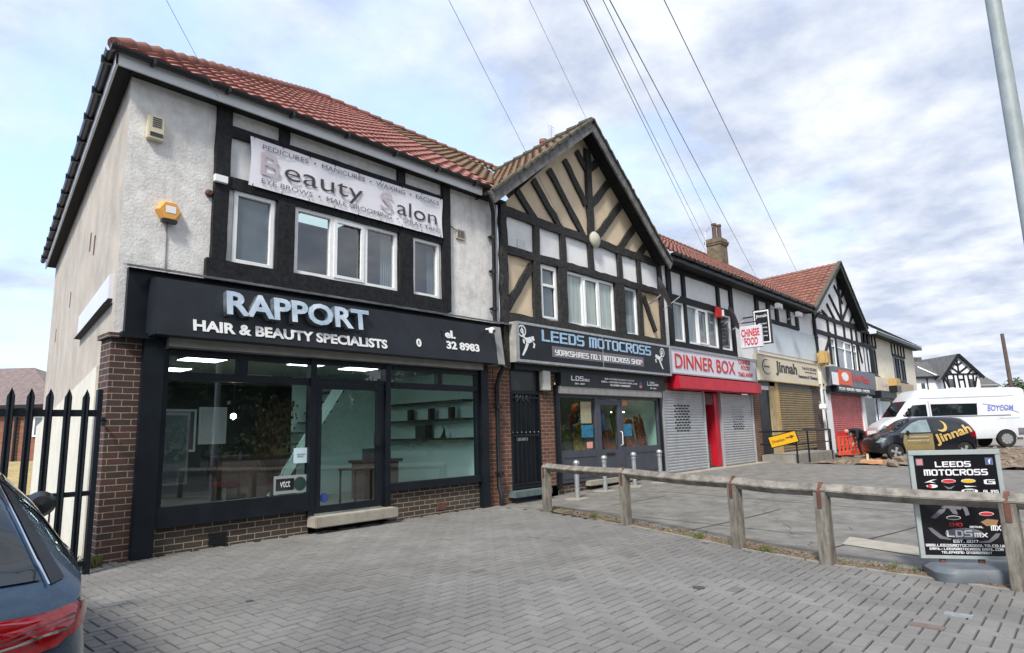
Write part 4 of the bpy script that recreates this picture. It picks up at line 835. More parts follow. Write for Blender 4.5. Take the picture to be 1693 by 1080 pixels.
def ft(a, b, wd=.16):
    p, q = az(*a), az(*b); A_, B_ = FP(O, p[0], -.04, p[1]), FP(O, q[0], -.04, q[1]); t.beam(A_, B_, wd, .08, nrm=-NH)
def z5(x, y): return (1480+x/9.406, 560+y/9.406)
for a, b in (((800, 550), (1290, 545)), ((750, 580), (775, 775)), ((1000, 320), (1012, 530)), ((1012, 530), (900, 440)), ((1012, 530), (1150, 430)), ((995, 405), (930, 370)), ((1010, 405), (1075, 360)), ((900, 540), (850, 490)), ((1150, 545), (1215, 480)), ((920, 560), (930, 760)), ((820, 560), (835, 760)), ((985, 560), (1005, 760)), ((1075, 560), (1090, 755)), ((1145, 560), (1160, 750)), ((1225, 560), (1235, 750)), ((775, 600), (840, 760)), ((1280, 590), (1245, 740)), ((990, 635), (1080, 632))):
    ft(z5(*a), z5(*b))
t.build('timber_framing', 'timber', HS)
for x0_, x1_ in ((838, 925), (1158, 1230)):
    p, q = az(*z5(x0_, 625)), az(*z5(x1_, 755)); MB().add([FP(O, p[0], -.02, q[1]), FP(O, q[0], -.02, q[1]), FP(O, q[0], -.02, p[1]), FP(O, p[0], -.02, p[1])], [(0, 1, 2, 3)]).build('window', 'pane', HS)
p, q = az(*z5(480, 685)), az(*z5(540, 770)); MB().add([FP(O, p[0], .76, q[1]), FP(O, q[0], .76, q[1]), FP(O, q[0], .76, p[1]), FP(O, p[0], .76, p[1])], [(0, 1, 2, 3)]).build('window', 'pane', HS)
rz = az(1515, 577.5); vz = az(1548, 591.4)
mb = MB(); mb.add([FP(O, ll_-6, .4, gz), FP(O, gl_+1.2, .4, gz), FP(O, vz[0]+3, 4.5, vz[1]), FP(O, vz[0], 4.6, vz[1]+.1), FP(O, rz[0], 5.5, rz[1]), FP(O, ll_-6, 5.5, rz[1])], [(0, 1, 2, 3, 4, 5)])
mb.add([FP(O, gl_-.5, -.3, gz-.3), FP(O, ga_, -.3, gaz_+.15), FP(O, ga_, 8, gaz_+.15), FP(O, gl_-1.2, 8, gz-.3)], [(0, 1, 2, 3)]); mb.add([FP(O, gr_+.25, -.3, gz-.2), FP(O, ga_, -.3, gaz_+.15), FP(O, ga_, 8, gaz_+.15), FP(O, gr_+.25, 8, gz-.2)], [(0, 3, 2, 1)])
mb.build('roof', 'slate', HS)
mb = MB(); mb.beam(FP(O, gl_-.4, -.34, gz-.3), FP(O, ga_, -.34, gaz_+.05), .3, .08, nrm=-NH); mb.beam(FP(O, gr_+.3, -.34, gz-.25), FP(O, ga_, -.34, gaz_+.05), .3, .08, nrm=-NH); mb.build('barge_board', 'timber', HS)
mb = MB(); FB(mb, O, ll_-6, gl_-.1, .35, .5, gz-.1, gz+.12); mb.build('gutter', 'blackplastic', HS)
p, q = az(1550, 593), az(1553, 621); MB().beam(FP(O, p[0], 4.4, p[1]), FP(O, q[0], .3, q[1]+.1), .22, .06, nrm=-NH).build('valley_flashing', 'cleanwhite', HS)
p = az(*z5(575, 620)); MB().tube([FP(O, p[0], .72, 0), FP(O, p[0], .72, gz)], .06).build('downpipe', 'blackplastic', HS)
for x_ in (1563, 1573):
    p = az(x_, 584); mb = MB(); FB(mb, O, p[0]-.3, p[0]+.3, 5, 5.6, gz, p[1]+.2); mb.build('chimney', 'slate', HS)
p = az(1504, 600); q = az(1512, 606); mb = MB(); FB(mb, O, p[0]-.4, q[0]+.4, 1.2, 4, gz+.3, p[1]-.0); mb.build('dormer', 'cleanwhite', HS); mb = MB(); FB(mb, O, p[0]-.6, q[0]+.7, .9, 4.2, p[1], p[1]+.15); mb.build('dormer_roof', 'slate', HS)

dep = 96.; O = far_frame(1632, 640, dep)
H2 = thing('slate_house', 'grey slate roofed house behind the white gabled house', 'house', (O.x, O.y, 0))
a0, z0_ = az(1612, 640); a1, _ = az(1650, 640); _, zr_ = az(1632, 608.5); b0, _ = az(1616, 608); b1_, _ = az(1646, 608)
mb = MB(); FB(mb, O, a0, a1, 0, 8, 0, z0_+.3); mb.build('wall', 'cream_paint', H2)
mb = MB(); mb.add([FP(O, a0-.4, -.4, z0_), FP(O, a1+.4, -.4, z0_), FP(O, b1_, 4, zr_), FP(O, a0-.4, 4, zr_-.1), FP(O, a1+.4, 8.4, z0_), FP(O, a0-.4, 8.4, z0_)], [(0, 1, 2, 3), (1, 4, 2), (3, 2, 4, 5)]); mb.build('roof', 'slate', H2)
p0_, p1_ = az(1609, 598), az(1618, 612); mb = MB(); FB(mb, O, p0_[0], p1_[0], 3.4, 4.6, z0_, p0_[1]); FB(mb, O, p0_[0]-.15, p1_[0]+.15, 3.2, 4.8, p0_[1]-.5, p0_[1]-.25); mb.build('chimney', 'stack', H2)

# bungalow seen through the gate on the far left
dep = 27.; O = far_frame(40, 700, dep)
BG = thing('brick_bungalow', 'red brick bungalow with hipped brown roof seen through the black gate', 'house', (O.x, O.y, 0))
_, ze = az(40, 671); a1, _ = az(105, 670); a0, _ = az(-260, 670); ar, zr_ = az(-60, 592)
mb = MB(); FB(mb, O, a0, a1-.3, 0, 7, -.4, ze+.1); mb.build('wall', 'brick_bung', BG)
mb = MB(); mb.add([FP(O, a0, -.4, ze), FP(O, a1, -.4, ze), FP(O, ar, 3.6, zr_), FP(O, a0, 3.6, zr_), FP(O, a1, 7.4, ze), FP(O, a0, 7.4, ze)], [(0, 1, 2, 3), (1, 4, 2), (3, 2, 4, 5)])
mb.build('roof', mat('bungalow_tile', (.20, .15, .135), .85, var=.3, vscale=6, bump=.01, bscale=12), BG)
mb = MB(); FB(mb, O, a0, a1, -.45, -.35, ze-.12, ze+.03); mb.build('gutter', 'blackplastic', BG)
p, q = az(56, 688), az(76, 722); w_ = MB(); FB(w_, O, p[0], q[0], -.06, -.01, q[1], p[1]); ww = w_.build('window', 'upvc', BG); w_ = MB(); FB(w_, O, p[0]+.08, q[0]-.08, -.07, -.062, q[1]+.08, p[1]-.08); w_.build('pane', 'pane', ww)
p = az(30, 700); MB().tube([FP(O, p[0], -.12, -.3), FP(O, p[0], -.12, ze)], .06).build('downpipe', 'blackplastic', BG)
mb = MB(); O2 = far_frame(30, 780, 18.); FB(mb, O2, -6, 1.4, 0, .12, -.1, .95); tag(mb.build('garden_wall', mat('yellow_board', (.50, .40, .20), .85, var=.2, vscale=3, stretch=(1, 1, 5)), None), 'low straw coloured boundary wall behind the black gate', 'wall')
# ============================================================ signs and fittings on the salon
def sgn(name, label, cat='sign', loc=(0, 0, 0), group=None): return thing(name, label, cat, loc, group)
# wedge-shaped fascia sign
s = sgn('shop_sign', 'long charcoal sign with raised RAPPORT letters across the salon', loc=(3.4, 0, 2.7))
ya, yb = -.30, -.40
sa = F(262, 455, ya); sb = F(247, 553, yb); sc_ = F(818, 537, ya); sd_ = F(815, 602, yb)
xl, xr_ = .33, 6.22; zt, zb = 3.34, 2.63
mb = MB(); mb.add([(xl, -.07, zb), (xl, -.07, zt+.02), (xl, ya, zt), (xl, yb, zb), (xr_, -.07, zb), (xr_, -.07, zt+.02), (xr_, ya, zt), (xr_, yb, zb)], [(0, 1, 2, 3), (4, 7, 6, 5), (3, 2, 6, 7), (1, 5, 6, 2), (0, 3, 7, 4)])
mb.build('sign_box', 'signblack', s, bevel=.004)
mb = MB(); mb.add([(xr_+.02, ya+.01, zt+.01), (xr_+.20, ya+.01, zt+.01), (xr_+.20, yb+.01, zb+.0), (xr_+.02, yb+.01, zb+.0), (xr_+.02, -.07, zt+.01), (xr_+.20, -.07, zt+.01), (xr_+.20, -.07, zb), (xr_+.02, -.07, zb)], [(0, 3, 2, 1), (1, 2, 6, 5), (0, 1, 5, 4), (2, 3, 7, 6), (0, 4, 7, 3)]); mb.build('end_cap', 'alu', s, label='pale end cap')
vv = Vector((0, ya-yb, zt-zb)).normalized(); O = Vector((0, yb-.004, zb))
def px_rect(x0, y0, x1, y1, ym=(ya+yb)/2):
    a, b = F(x0, y0, ym), F(x1, y1, ym); return a, b
def sw(name, tx, pl, pr, m, **k):      # pl: top left, bottom left ; pr: top right, bottom right (pixels)
    ym = (ya+yb)/2; a, b, c, d = F(*pl[0], ym), F(*pl[1], ym), F(*pr[0], ym), F(*pr[1], ym)
    x0, x1 = (a.x+b.x)/2, (c.x+d.x)/2; z0, z1 = (b.z+d.z)/2, (a.z+c.z)/2
    return words(name, tx, O, (1, 0, 0), vv, (x0, x1, z0-zb, z1-zb), m, s, **k)
sw('lettering', 'RAPPORT', ((370, 482), (370, 524)), ((606, 516), (604, 549)), 'chromeletter', ext=.05, off=.03, label='raised brushed steel word RAPPORT')
sw('lettering', 'HAIR & BEAUTY SPECIALISTS', ((318, 530), (317, 547)), ((638, 561), (638, 578)), 'white', off=.035, label='white words HAIR & BEAUTY SPECIALISTS')
sw('lettering', '0', ((687, 560), (687, 574)), ((695, 560), (695, 574)), 'white', off=.035)
sw('lettering', 'el.', ((736, 545), (736, 559)), ((753, 547), (753, 560)), 'white', off=.035)
sw('lettering', '32 8983', ((737, 564), (737, 577)), ((791, 569), (791, 583)), 'white', off=.035)
sw('lettering', 'T', ((729, 544), (729, 558)), ((735, 545), (735, 559)), mat('letter_ghost', (.012, .013, .016), .5), off=.02, label='ghost of a missing letter')

s = sgn('banner', 'white vinyl Beauty Salon banner tied across the timbers', 'banner', (3.4, -.1, 4.9))
bx0, bx1 = F(415, 224, -.12).x, F(733, 330, -.12).x; bz0, bz1 = F(413, 305, -.12).z, F(415, 224, -.12).z
nu, nv = 60, 12; mb = MB()
for j in range(nv+1):
    for i in range(nu+1):
        u_, v_ = i/nu, j/nv; x = bx0+(bx1-bx0)*u_; z = bz0+(bz1-bz0)*v_
        z -= .025*math.sin(math.pi*u_)*(v_); x += .02*math.sin(math.pi*v_)*(1 if u_ < .5 else -1)*abs(2*u_-1)**6
        mb.v.append((x, -.10-.012*math.sin(u_*23+v_*3)*math.sin(math.pi*v_)-.008*noise.noise(Vector((x*3, z*3, 0))), z))
for j in range(nv):
    for i in range(nu): k = j*(nu+1)+i; mb.f.append((k, k+1, k+nu+2, k+nu+1))
mb.build('vinyl_sheet', 'banner', s, smooth=60, recalc=False)
for i in range(9):
    x = bx0+.06+(bx1-bx0-.12)*i/8
    for z in (bz0+.03, bz1-.03-.025*math.sin(math.pi*i/8)): MB().tube([(x, -.118, z), (x, -.05, z+(.12 if z > 5.2 else -.1))], .005, 5).build('tie_cord', 'blackplastic', s)
def bw(tx, x0, x1, z0, z1, m, **k): return fwords('lettering', tx, -.118, bx0+(bx1-bx0)*x0, bx0+(bx1-bx0)*x1, bz0+(bz1-bz0)*z0, bz0+(bz1-bz0)*z1, m, s, ext=.001, **k)
bw('PEDICURES  \u2022  MANICURES  \u2022  WAXING  \u2022  FACIALS', .05, .97, .80, .90, 'greyletter'); bw('EYE BROWS  \u2022  MALE GROOMING  \u2022  SPRAY TANS', .05, .98, .10, .20, 'greyletter')
bw('B', .045, .125, .28, .74, 'mauve', off=0); bw('eauty', .145, .52, .20, .60, 'darkletter', off=-.004); bw('S', .615, .685, .28, .70, 'mauve', off=0); bw('alon', .71, .955, .27, .62, 'darkletter', off=-.004)

s = sgn('alarm_box', 'amber hexagonal alarm box on the rough white render', 'alarm', (.8, -.05, 3.9))
c = F(279, 350, -.04); 
mb = MB(); hexa = [(c.x+.155*math.cos(R_(60*i)), c.z+.15*math.sin(R_(60*i))) for i in range(6)]
hin = [(c.x+.125*math.cos(R_(60*i)), c.z+.12*math.sin(R_(60*i))) for i in range(6)]
mb.add([(x, 0, z) for x, z in hexa]+[(x, -.05, z) for x, z in hexa]+[(x, -.09, z) for x, z in hin], [tuple(range(12, 18))]+[(i, (i+1) % 6, 6+(i+1) % 6, 6+i) for i in range(6)]+[(6+i, 6+(i+1) % 6, 12+(i+1) % 6, 12+i) for i in range(6)])
mb.build('casing', mat('amber_plastic', (.75, .36, .08), .45, var=.1, vscale=5), s); MB().box(c.x-.05, c.x+.07, -.094, -.089, c.z-.03, c.z+.06).build('label_plate', 'upvc', s); MB().box(c.x-.09, c.x+.09, -.10, -.03, c.z-.16, c.z-.115).build('siren_grille', 'blackplastic', s)
MB().tube([(c.x, -.01, c.z-.15), (c.x+.01, -.01, 3.52)], .006, 5).build('cable', 'greyletter', s)
s = sgn('alarm_box', 'cream rectangular alarm box high under the salon eaves', 'alarm', (.5, -.05, 5.3)); c = F(257, 213, -.04)
MB().box(c.x-.10, c.x+.10, -.08, 0, c.z-.16, c.z+.16).build('casing', mat('cream_plastic', (.62, .56, .40), .5), s, bevel=.01)
mb = MB()
for i in range(5): mb.box(c.x-.05, c.x+.06, -.086, -.079, c.z+.12-i*.028, c.z+.132-i*.028)
mb.build('louvre', 'darkletter', s); MB().box(c.x-.07, c.x+.08, -.087, -.079, c.z-.12, c.z-.07).build('strobe', 'pane_dark', s)
c = F(345, 320); tag(MB().lathe([(.05, 0), (.055, -.02), (.03, -.06), (.0, -.06)], (c.x, 0, c.z), 10, 'y').build('flue_stub', 'rust', None), 'small rusty flue stub beside the salon window timbers', 'flue')
c = F(760, 388); s = sgn('wall_vent', 'small cream vent cover with a cable right of the banner', 'vent', (c.x, 0, c.z)); MB().box(c.x-.11, c.x+.11, -.03, 0, c.z-.10, c.z+.10).build('cover', mat('aged_plastic', (.50, .46, .36), .6), s, bevel=.005)
mb = MB(); [mb.box(c.x-.07+i*.035, c.x-.05+i*.035, -.034, -.03, c.z-.07, c.z+.07) for i in range(5)]; mb.build('slots', 'darkletter', s); MB().tube([(c.x-.5, -.01, c.z+.12), (c.x-.3, -.02, c.z+.13), (c.x-.09, -.03, c.z+.04)], .008, 5).build('cable', 'darkletter', s)
c = F(813, 547, -.45); s = sgn('security_camera', 'white dome security camera at the right end of the charcoal sign', 'camera', (c.x, c.y, c.z))
MB().lathe([(.0, .07), (.055, .05), (.06, 0), (.045, -.045), (.0, -.06)], (c.x, c.y, c.z), 16).build('housing', 'upvc', s, smooth=50); MB().lathe([(.03, -.02), (.032, .0), (.02, .015), (0, .02)], (c.x+.0, c.y-.055, c.z-.015), 12, 'y').build('lens', 'pane_dark', s); MB().box(c.x-.02, c.x+.02, c.y, c.y+.16, c.z+.03, c.z+.06).build('bracket', 'upvc', s)
c = F(364, 297, -.08); tag(MB().box(c.x-.09, c.x+.09, -.13, -.075, c.z-.05, c.z+.05).build('junction_box', 'upvc', None, bevel=.006), 'small white junction box on the left black post', 'junction box')
# blank board on the end wall
mb = MB(); p, q = side(.42, 0), side(2.65, 0)
s = sgn('wall_board', 'long blank white board fixed along the grey end wall', 'board', (0, 1, 3.2))
mb.add([side(.25, 3.12, .05), side(3.6, 3.12, .05), side(3.6, 3.42, .05), side(.25, 3.42, .05), side(.25, 3.12, 0), side(3.6, 3.12, 0), side(3.6, 3.42, 0), side(.25, 3.42, 0)], [(0, 1, 2, 3), (0, 4, 5, 1), (3, 2, 6, 7), (0, 3, 7, 4), (1, 5, 6, 2)]); mb.build('board', 'lightbox', s)
mb = MB(); mb.add([side(.2, 3.06, .09), side(3.65, 3.06, .09), side(3.65, 3.11, .06), side(.2, 3.11, .06), side(.2, 3.05, 0), side(3.65, 3.05, 0)], [(0, 1, 2, 3), (0, 4, 5, 1)]); mb.build('ledge', 'timber', s)
# downpipes
x = 6.42; downpipe([(6.24, -.28, 6.05), (6.30, -.22, 5.90), (6.50, -.10, 5.72), (6.50, -.08, 3.50)], .042, label='black downpipe between the salon and the cream gable', brk=(5.2, 4.5, 3.75))
downpipe([(6.50, -.30, 2.62), (6.50, -.16, 2.45), (6.50, -.09, 2.25), (6.50, -.09, .35), (6.50, -.14, .28), (6.50, -.14, .05)], .045, label='black ground level downpipe beside the dark grille door', brk=(1.85, .62))
c = V3(1015, 600); downpipe([(26.0, -.45, 6.0), (26.35, -.1, 5.8), (26.45, -.08, 3.9), (26.5, -.08, 2.6), (26.55, -.1, .3)], .06, label='tall black downpipe where the pale board meets the white gable', brk=(5, 4, 3))
# stickers in the salon window
def card(name, label, x0, y0, x1, y1, m, tx=None, Y=-.028, tm='greyletter'):
    a, b = F(x0, y0, Y), F(x1, y1, Y); o = MB().box(a.x, b.x, Y, Y+.003, b.z, a.z)
    s = sgn(name, label, name.replace('_', ' '), ((a.x+b.x)/2, Y, b.z)); o.build('sheet', m, s); return s, a, b
s, a, b = card('notice', 'pale blue paper notice taped inside the salon window', 486, 741, 509, 765, mat('paper_blue', (.55, .70, .74), .7)); fwords('print', 'BEAUTICIAN\nWANTED', -.030, a.x+.05, b.x-.05, b.z+.08, a.z-.08, 'greyletter', s, ext=.0005)
s, a, b = card('window_sticker', 'strip of two stickers low in the left salon window', 453, 788, 510, 813, mat('frosted_strip', (.30, .33, .32), .5)); 
mb = MB(); mb.box(a.x+.03, a.x+.30, -.032, -.0285, b.z+.05, a.z-.04); mb.build('black_sticker', 'pane_dark', s); mb = MB(); cx_, cz_ = b.x-.14, (a.z+b.z)/2; mb.prism([(cx_+p_, -.032, cz_+q_) for p_, q_ in ell(0, 0, .095, .095)], (0, .003, 0)); mb.build('round_sticker', mat('round_sticker', (.02, .05, .04), .5), s)
fwords('print', 'vtct', -.034, a.x+.09, a.x+.24, b.z+.09, a.z-.07, 'white', s, ext=.0005)
c = F(536, 823, -.05); mb = MB(); mb.prism([(c.x+p_, -.05, c.z+q_) for p_, q_ in ell(0, 0, .07, .07)], (0, .003, 0)); tag(mb.build('window_sticker', mat('blue_sticker', (.03, .06, .22), .5), None), 'round dark blue sticker at the foot of the glass door', 'sticker')
# things inside the salon
M['ceil_light'] = emis('ceiling_panel_glow', (.85, .95, 1), 5)
for k, (x, y, lb) in enumerate(((1.6, 1.3, 'nearest the left window'), (1.7, 3.0, 'deeper in the left half of the salon'), (3.4, 3.6, 'behind the tall plant'), (4.3, 1.2, 'just behind the glass door'), (3.2, 1.0, 'over the till desk'))):
    s = sgn('ceiling_light', 'square ceiling light panel '+lb, 'light', (x, y, 2.55), 'ceiling light panels in the salon'); MB().box(x-.3, x+.3, y-.3, y+.3, 2.575, 2.595).build('frame', 'upvc', s); MB().box(x-.28, x+.28, y-.28, y+.28, 2.568, 2.574).build('diffuser', 'ceil_light', s)
s = sgn('ceiling_light', 'square lit ceiling panel seen through the wide upstairs salon window', 'light', (3.8, 2, 5.4), 'ceiling light panels in the salon'); MB().box(3.4, 4.4, 1.7, 2.35, 5.46, 5.49).build('frame', 'upvc', s); MB().box(3.43, 4.37, 1.73, 2.32, 5.455, 5.459).build('diffuser', emis('dim_ceiling_panel', (.75, .92, .95), .55), s)
for z, l_ in ((1.98, 'top'), (1.63, 'middle'), (1.26, 'lowest')):
    s = sgn('wall_shelf', 'dark floating shelf, '+l_+' of the three on the mint wall', 'shelf', (6.2, 1.4, z), 'floating shelves in the salon'); MB().box(6.02, 6.29, .35, 2.9, z, z+.04).build('board', 'wenge', s)
for y, l_ in ((.75, 'right'), (1.35, 'middle'), (2.0, 'left')): tag(MB().box(6.08, 6.2, y, y+.1, 1.671, 1.89).build('product_bottle', 'wenge', None, bevel=.01), 'dark bottle on the middle salon shelf, '+l_+' of the three', 'bottle', 'bottles on the middle shelf')
tag(MB().box(6.05, 6.24, 1.5, 1.8, 1.302, 1.56).build('product_box', 'intdark', None), 'black box on the lowest salon shelf', 'box')
s = sgn('desk_ornament', 'slim horn shaped ornament on the lowest salon shelf', 'ornament', (6.1, 1.05, 1.3)); MB().tube([(6.14, 1.05, 1.302), (6.14, 1.05, 1.36), (6.14, 1.02, 1.45), (6.14, 1.08, 1.55)], [.07, .035, .02, .003], 8).build('horn', 'blackplastic', s)
s = sgn('reception_desk', 'brown panelled desk behind the right salon window', 'desk', (5.2, 1.8, .22)); MB().box(4.75, 5.55, 1.7, 2.1, .222, .88).build('body', 'brownlam', s); MB().box(4.70, 5.60, 1.62, 2.15, .88, .93).build('top', 'brownlam', s, bevel=.01); MB().box(4.95, 5.35, 1.9, 2.05, .932, 1.14).build('monitor', 'intdark', s)
s = sgn('side_table', 'thin black framed table behind the glass door', 'table', (4.3, 1.2, .22)); MB().box(4.0, 4.7, .9, 1.4, .80, .83).build('top', 'brownlam', s)
for a_ in (4.02, 4.66):
    for b_ in (.92, 1.36): MB().box(a_, a_+.025, b_, b_+.025, .222, .80).build('leg', 'blackplastic', s)
s = sgn('salon_chair', 'dark salon chair with a red seat near the left window', 'chair', (2.7, 2.9, .22)); MB().box(2.45, 2.85, 2.6, 3.0, .58, .66).build('seat', mat('dull_red_vinyl', (.16, .01, .015), .5), s, bevel=.02); MB().box(2.45, 2.85, 2.98, 3.05, .66, 1.05).build('backrest', 'blackplastic', s, bevel=.02); MB().lathe([(.25, 0), (.24, .03), (.04, .05), (.04, .36)], (2.65, 2.8, .222)).build('pedestal', 'galv', s, smooth=40)
for k, (x, z, w_, h_, m_) in enumerate(((2.0, 1.55, .45, .35, 'lightbox'), (3.0, 1.6, .35, .45, 'greyletter'), (3.7, 1.7, .3, .4, 'banner'))):
    s = sgn('framed_picture', ('wide white', 'dark upright', 'pale upright')[k]+' framed picture on the back wall of the salon', 'picture', (x, 5.85, z)); MB().box(x-w_, x+w_, 5.83, 5.88, z-h_, z+h_).build('frame', 'upvc', s); MB().box(x-w_+.05, x+w_-.05, 5.82, 5.829, z-h_+.05, z+h_-.05).build('picture', m_, s)
s = sgn('wall_cabinet', 'dark display unit of hair products inside the salon', 'cabinet', (1.7, 4.6, .22)); MB().box(1.3, 2.2, 4.6, 4.9, .222, 1.9).build('carcass', 'wenge', s)
for q in range(4): MB().box(1.35, 2.15, 4.56, 4.60, .5+q*.35, .53+q*.35).build('shelf', 'brownlam', s)
s = sgn('hanging_lamp', 'small bright bulb hanging inside the left salon window', 'light', (2.35, 1.9, 1.75)); MB().lathe([(0, -.05), (.045, -.02), (.04, .03), (0, .05)], (2.35, 1.9, 1.75), 12).build('bulb', emis('warm_bulb', (1, .82, .6), 14), s, smooth=50); MB().tube([(2.35, 1.9, 1.8), (2.35, 1.9, 2.59)], .006, 5).build('flex', 'blackplastic', s)
s = sgn('counter', 'long brown counter inside the salon', 'counter', (3.0, 3.2, .22)); MB().box(2.6, 4.0, 2.8, 3.2, .222, 1.05).build('body', 'brownlam', s); MB().box(2.55, 4.05, 2.74, 3.26, 1.05, 1.10).build('top', 'wenge', s)
s = sgn('mirror', 'tall framed mirror leaning inside the salon', 'mirror', (2.0, 4, .3)); MB().box(1.9, 2.5, 4.0, 4.05, .6, 1.9).build('frame', 'greyletter', s); MB().quad((1.95, 3.99, .65), (2.45, 3.99, .65), (2.45, 3.99, 1.85), (1.95, 3.99, 1.85)).build('mirror_glass', 'pane', s)
s = sgn('staircase', 'white sided staircase rising behind the glass door', 'stairs', (4.3, 3, .22))
mb = MB()
for i in range(11): mb.box(3.3+i*.14, 3.44+i*.14+.02, 2.55, 3.3, .25+i*.2, .29+i*.2)
mb.build('treads', 'intdark', s); MB().prism([(3.2, 2.5, .25), (3.4, 2.5, .25), (4.95, 2.5, 2.5), (4.7, 2.5, 2.5)], (0, .04, 0)).build('string', 'intwall', s)
s = sgn('potted_plant', 'tall dry orange stemmed plant behind the left window', 'plant', (2.45, .6, .2)); MB().lathe([(.10, 0), (.14, .3), (.12, .3)], (2.35, .55, .222)).build('pot', 'wenge', s, smooth=40)
mb = MB()
for i in range(70):
    a_ = rnd.uniform(0, 6.28); h_ = rnd.uniform(.6, 1.45); r__ = rnd.uniform(.05, .3); p = Vector((2.35+r__*math.cos(a_), .55+r__*math.sin(a_), .5+h_)); mb.tube([(2.35, .55, .5), p], .004, 3)
    for k in range(5): q = p+Vector((rnd.uniform(-.08, .08), rnd.uniform(-.08, .08), rnd.uniform(-.15, .1))); mb.prism([q, q+Vector((.03, .01, .03)), q+Vector((0, .02, .06))], (0, .002, 0))
mb.build('foliage', mat('dry_flower', (.14, .05, .025), .8, col2=(.05, .055, .025), vscale=6), s)

# ============================================================ motocross signs
s = sgn('shop_sign', 'black framed LEEDS MOTOCROSS sign with white rider graphics', loc=(10, -.3, 2.7))
ym = -.30; a, b = F(843, 527, ym), F(1107, 571, ym); x0, x1, z0, z1 = 6.88, b.x, F(850, 597, ym).z, F(850, 530, ym).z
MB().box(x0, x1, ym+.02, -.10, z0, z1).build('sign_box', mat('dirty_white_frame', (.42, .41, .37), .5, var=.3, vscale=5), s)
f = MB(); f.box(x0, x1, ym-.01, ym+.02, z0, z0+.05).box(x0, x1, ym-.01, ym+.02, z1-.05, z1).box(x0, x0+.06, ym-.01, ym+.02, z0+.05, z1-.05).box(x1-.06, x1, ym-.01, ym+.02, z0+.05, z1-.05); f.build('frame', 'galv', s)
MB().box(x0+.06, x1-.06, ym+.004, ym+.019, z0+.05, z1-.05).build('sign_face', 'signblack', s)
def q6(px, py, Y=-.30): p = F(820+px/3.848, 500+py/3.848, Y); return p.x, p.z
def pw(name, tx, p0, p1, hh, m, par, tech=0., Y=None, **k):
    Y = ym if Y is None else Y
    (xa_, za_), (xb_, zb_) = p0, p1; return fwords(name, tx, Y+.002, xa_, xb_, (za_+zb_)/2-hh/2, (za_+zb_)/2+hh/2, m, par, tech=tech, **k)
pw('lettering', 'LEEDS MOTOCROSS', q6(292, 218), q6(985, 305), .25, 'letterblue', s, tech=1.15, ext=.01, label='pale blue squared words LEEDS MOTOCROSS')
(xa_, za_), (xb_, zb_) = q6(358, 318), q6(940, 375); MB().box(xa_, xb_, ym-.001, ym+.003, (za_+zb_)/2-.115, (za_+zb_)/2+.115).build('strap_panel', 'greyletter', s)
pw('lettering', 'YORKSHIRES NO.1 MOTOCROSS SHOP', q6(375, 325), q6(930, 378), .13, 'white', s, tech=1.3, Y=ym-.004)
def rider(par, cx, cz, w_, h_, Y, flip=1):     # loose rider-on-bike shape: two wheels and broken strokes
    mb = MB(); kk = 0
    def P(a, b): return (cx+flip*a*w_, Y, cz+b*h_)
    def ring(a, b, r, t):
        n = 18
        for i in range(n):
            t0, t1 = 2*math.pi*i/n, 2*math.pi*(i+1)/n
            mb.quad(P(a+r*math.cos(t0), b+r*math.sin(t0)*w_/h_), P(a+r*math.cos(t1), b+r*math.sin(t1)*w_/h_), P(a+(r-t)*math.cos(t1), b+(r-t)*math.sin(t1)*w_/h_), P(a+(r-t)*math.cos(t0), b+(r-t)*math.sin(t0)*w_/h_))
    ring(-.22, .28, .20, .05); ring(-.22, .28, .08, .05)
    for poly in (((-.25, .5), (-.1, .1), (.05, .06), (-.05, .0), (-.18, .08)), ((-.08, .05), (.18, .12), (.30, -.02), (.12, -.10), (-.02, -.08)), ((.2, .12), (.34, .16), (.40, .02), (.30, -.0)), ((.30, -.02), (.42, -.10), (.38, -.24), (.30, -.22), (.34, -.12)), ((-.02, -.08), (.10, -.12), (.0, -.3), (-.10, -.26)), ((-.1, -.26), (.0, -.3), (-.18, -.52), (-.24, -.5)), ((-.2, .02), (-.1, .0), (-.1, -.14), (-.18, -.1))):
        kk += 1; mb.prism([Vector(P(*p_))+Vector((0, -kk*.0004, 0)) for p_ in poly], (0, .003, 0))
    return mb.build('rider_graphic', 'white', par, recalc=False)
(xa_, za_) = q6(195, 240); rider(s, xa_, za_, .62, .62, ym-.002); (xa_, za_) = q6(1043, 355); rider(s, xa_, za_, .60, .55, ym-.002, -1)
MB().tube([(q6(677, 300)[0], ym-.01, z0+.05), (q6(677, 300)[0], ym-.01, z1)], .008, 5).build('cable', 'alu', s)
s = sgn('shop_sign', 'small black contact details sign over the motocross shutter box', loc=(10.5, -.2, 2.3)); ym = -.19
x0, x1 = X0-.02, X1+.15; MB().box(x0, x1, ym, -.03, 2.325, 2.60).build('sign_board', 'signblack', s)
def lw(tx, f0, f1, z0_, z1_, m='white', tech=1.25, **k): return fwords('lettering', tx, ym-.001, x0+(x1-x0)*f0, x0+(x1-x0)*f1, z0_, z1_, m, s, tech=tech, ext=.002, **k)
lw('LDS', .08, .185, 2.44, 2.55); lw('MX', .19, .235, 2.44, 2.50); lw('EST. 2017', .11, .19, 2.365, 2.395); lw('LDS', .80, .885, 2.44, 2.55); lw('MX', .89, .93, 2.44, 2.50); lw('EST. 2017', .83, .90, 2.365, 2.395)
lw('WWW.LEEDSMOTOCROSSLTD.CO.UK', .37, .66, 2.515, 2.555); lw('EMAIL: LEEDSMOTOCROSS GMAIL.COM', .34, .69, 2.445, 2.485); lw('TELEPHONE: 01132829847', .42, .62, 2.375, 2.415)
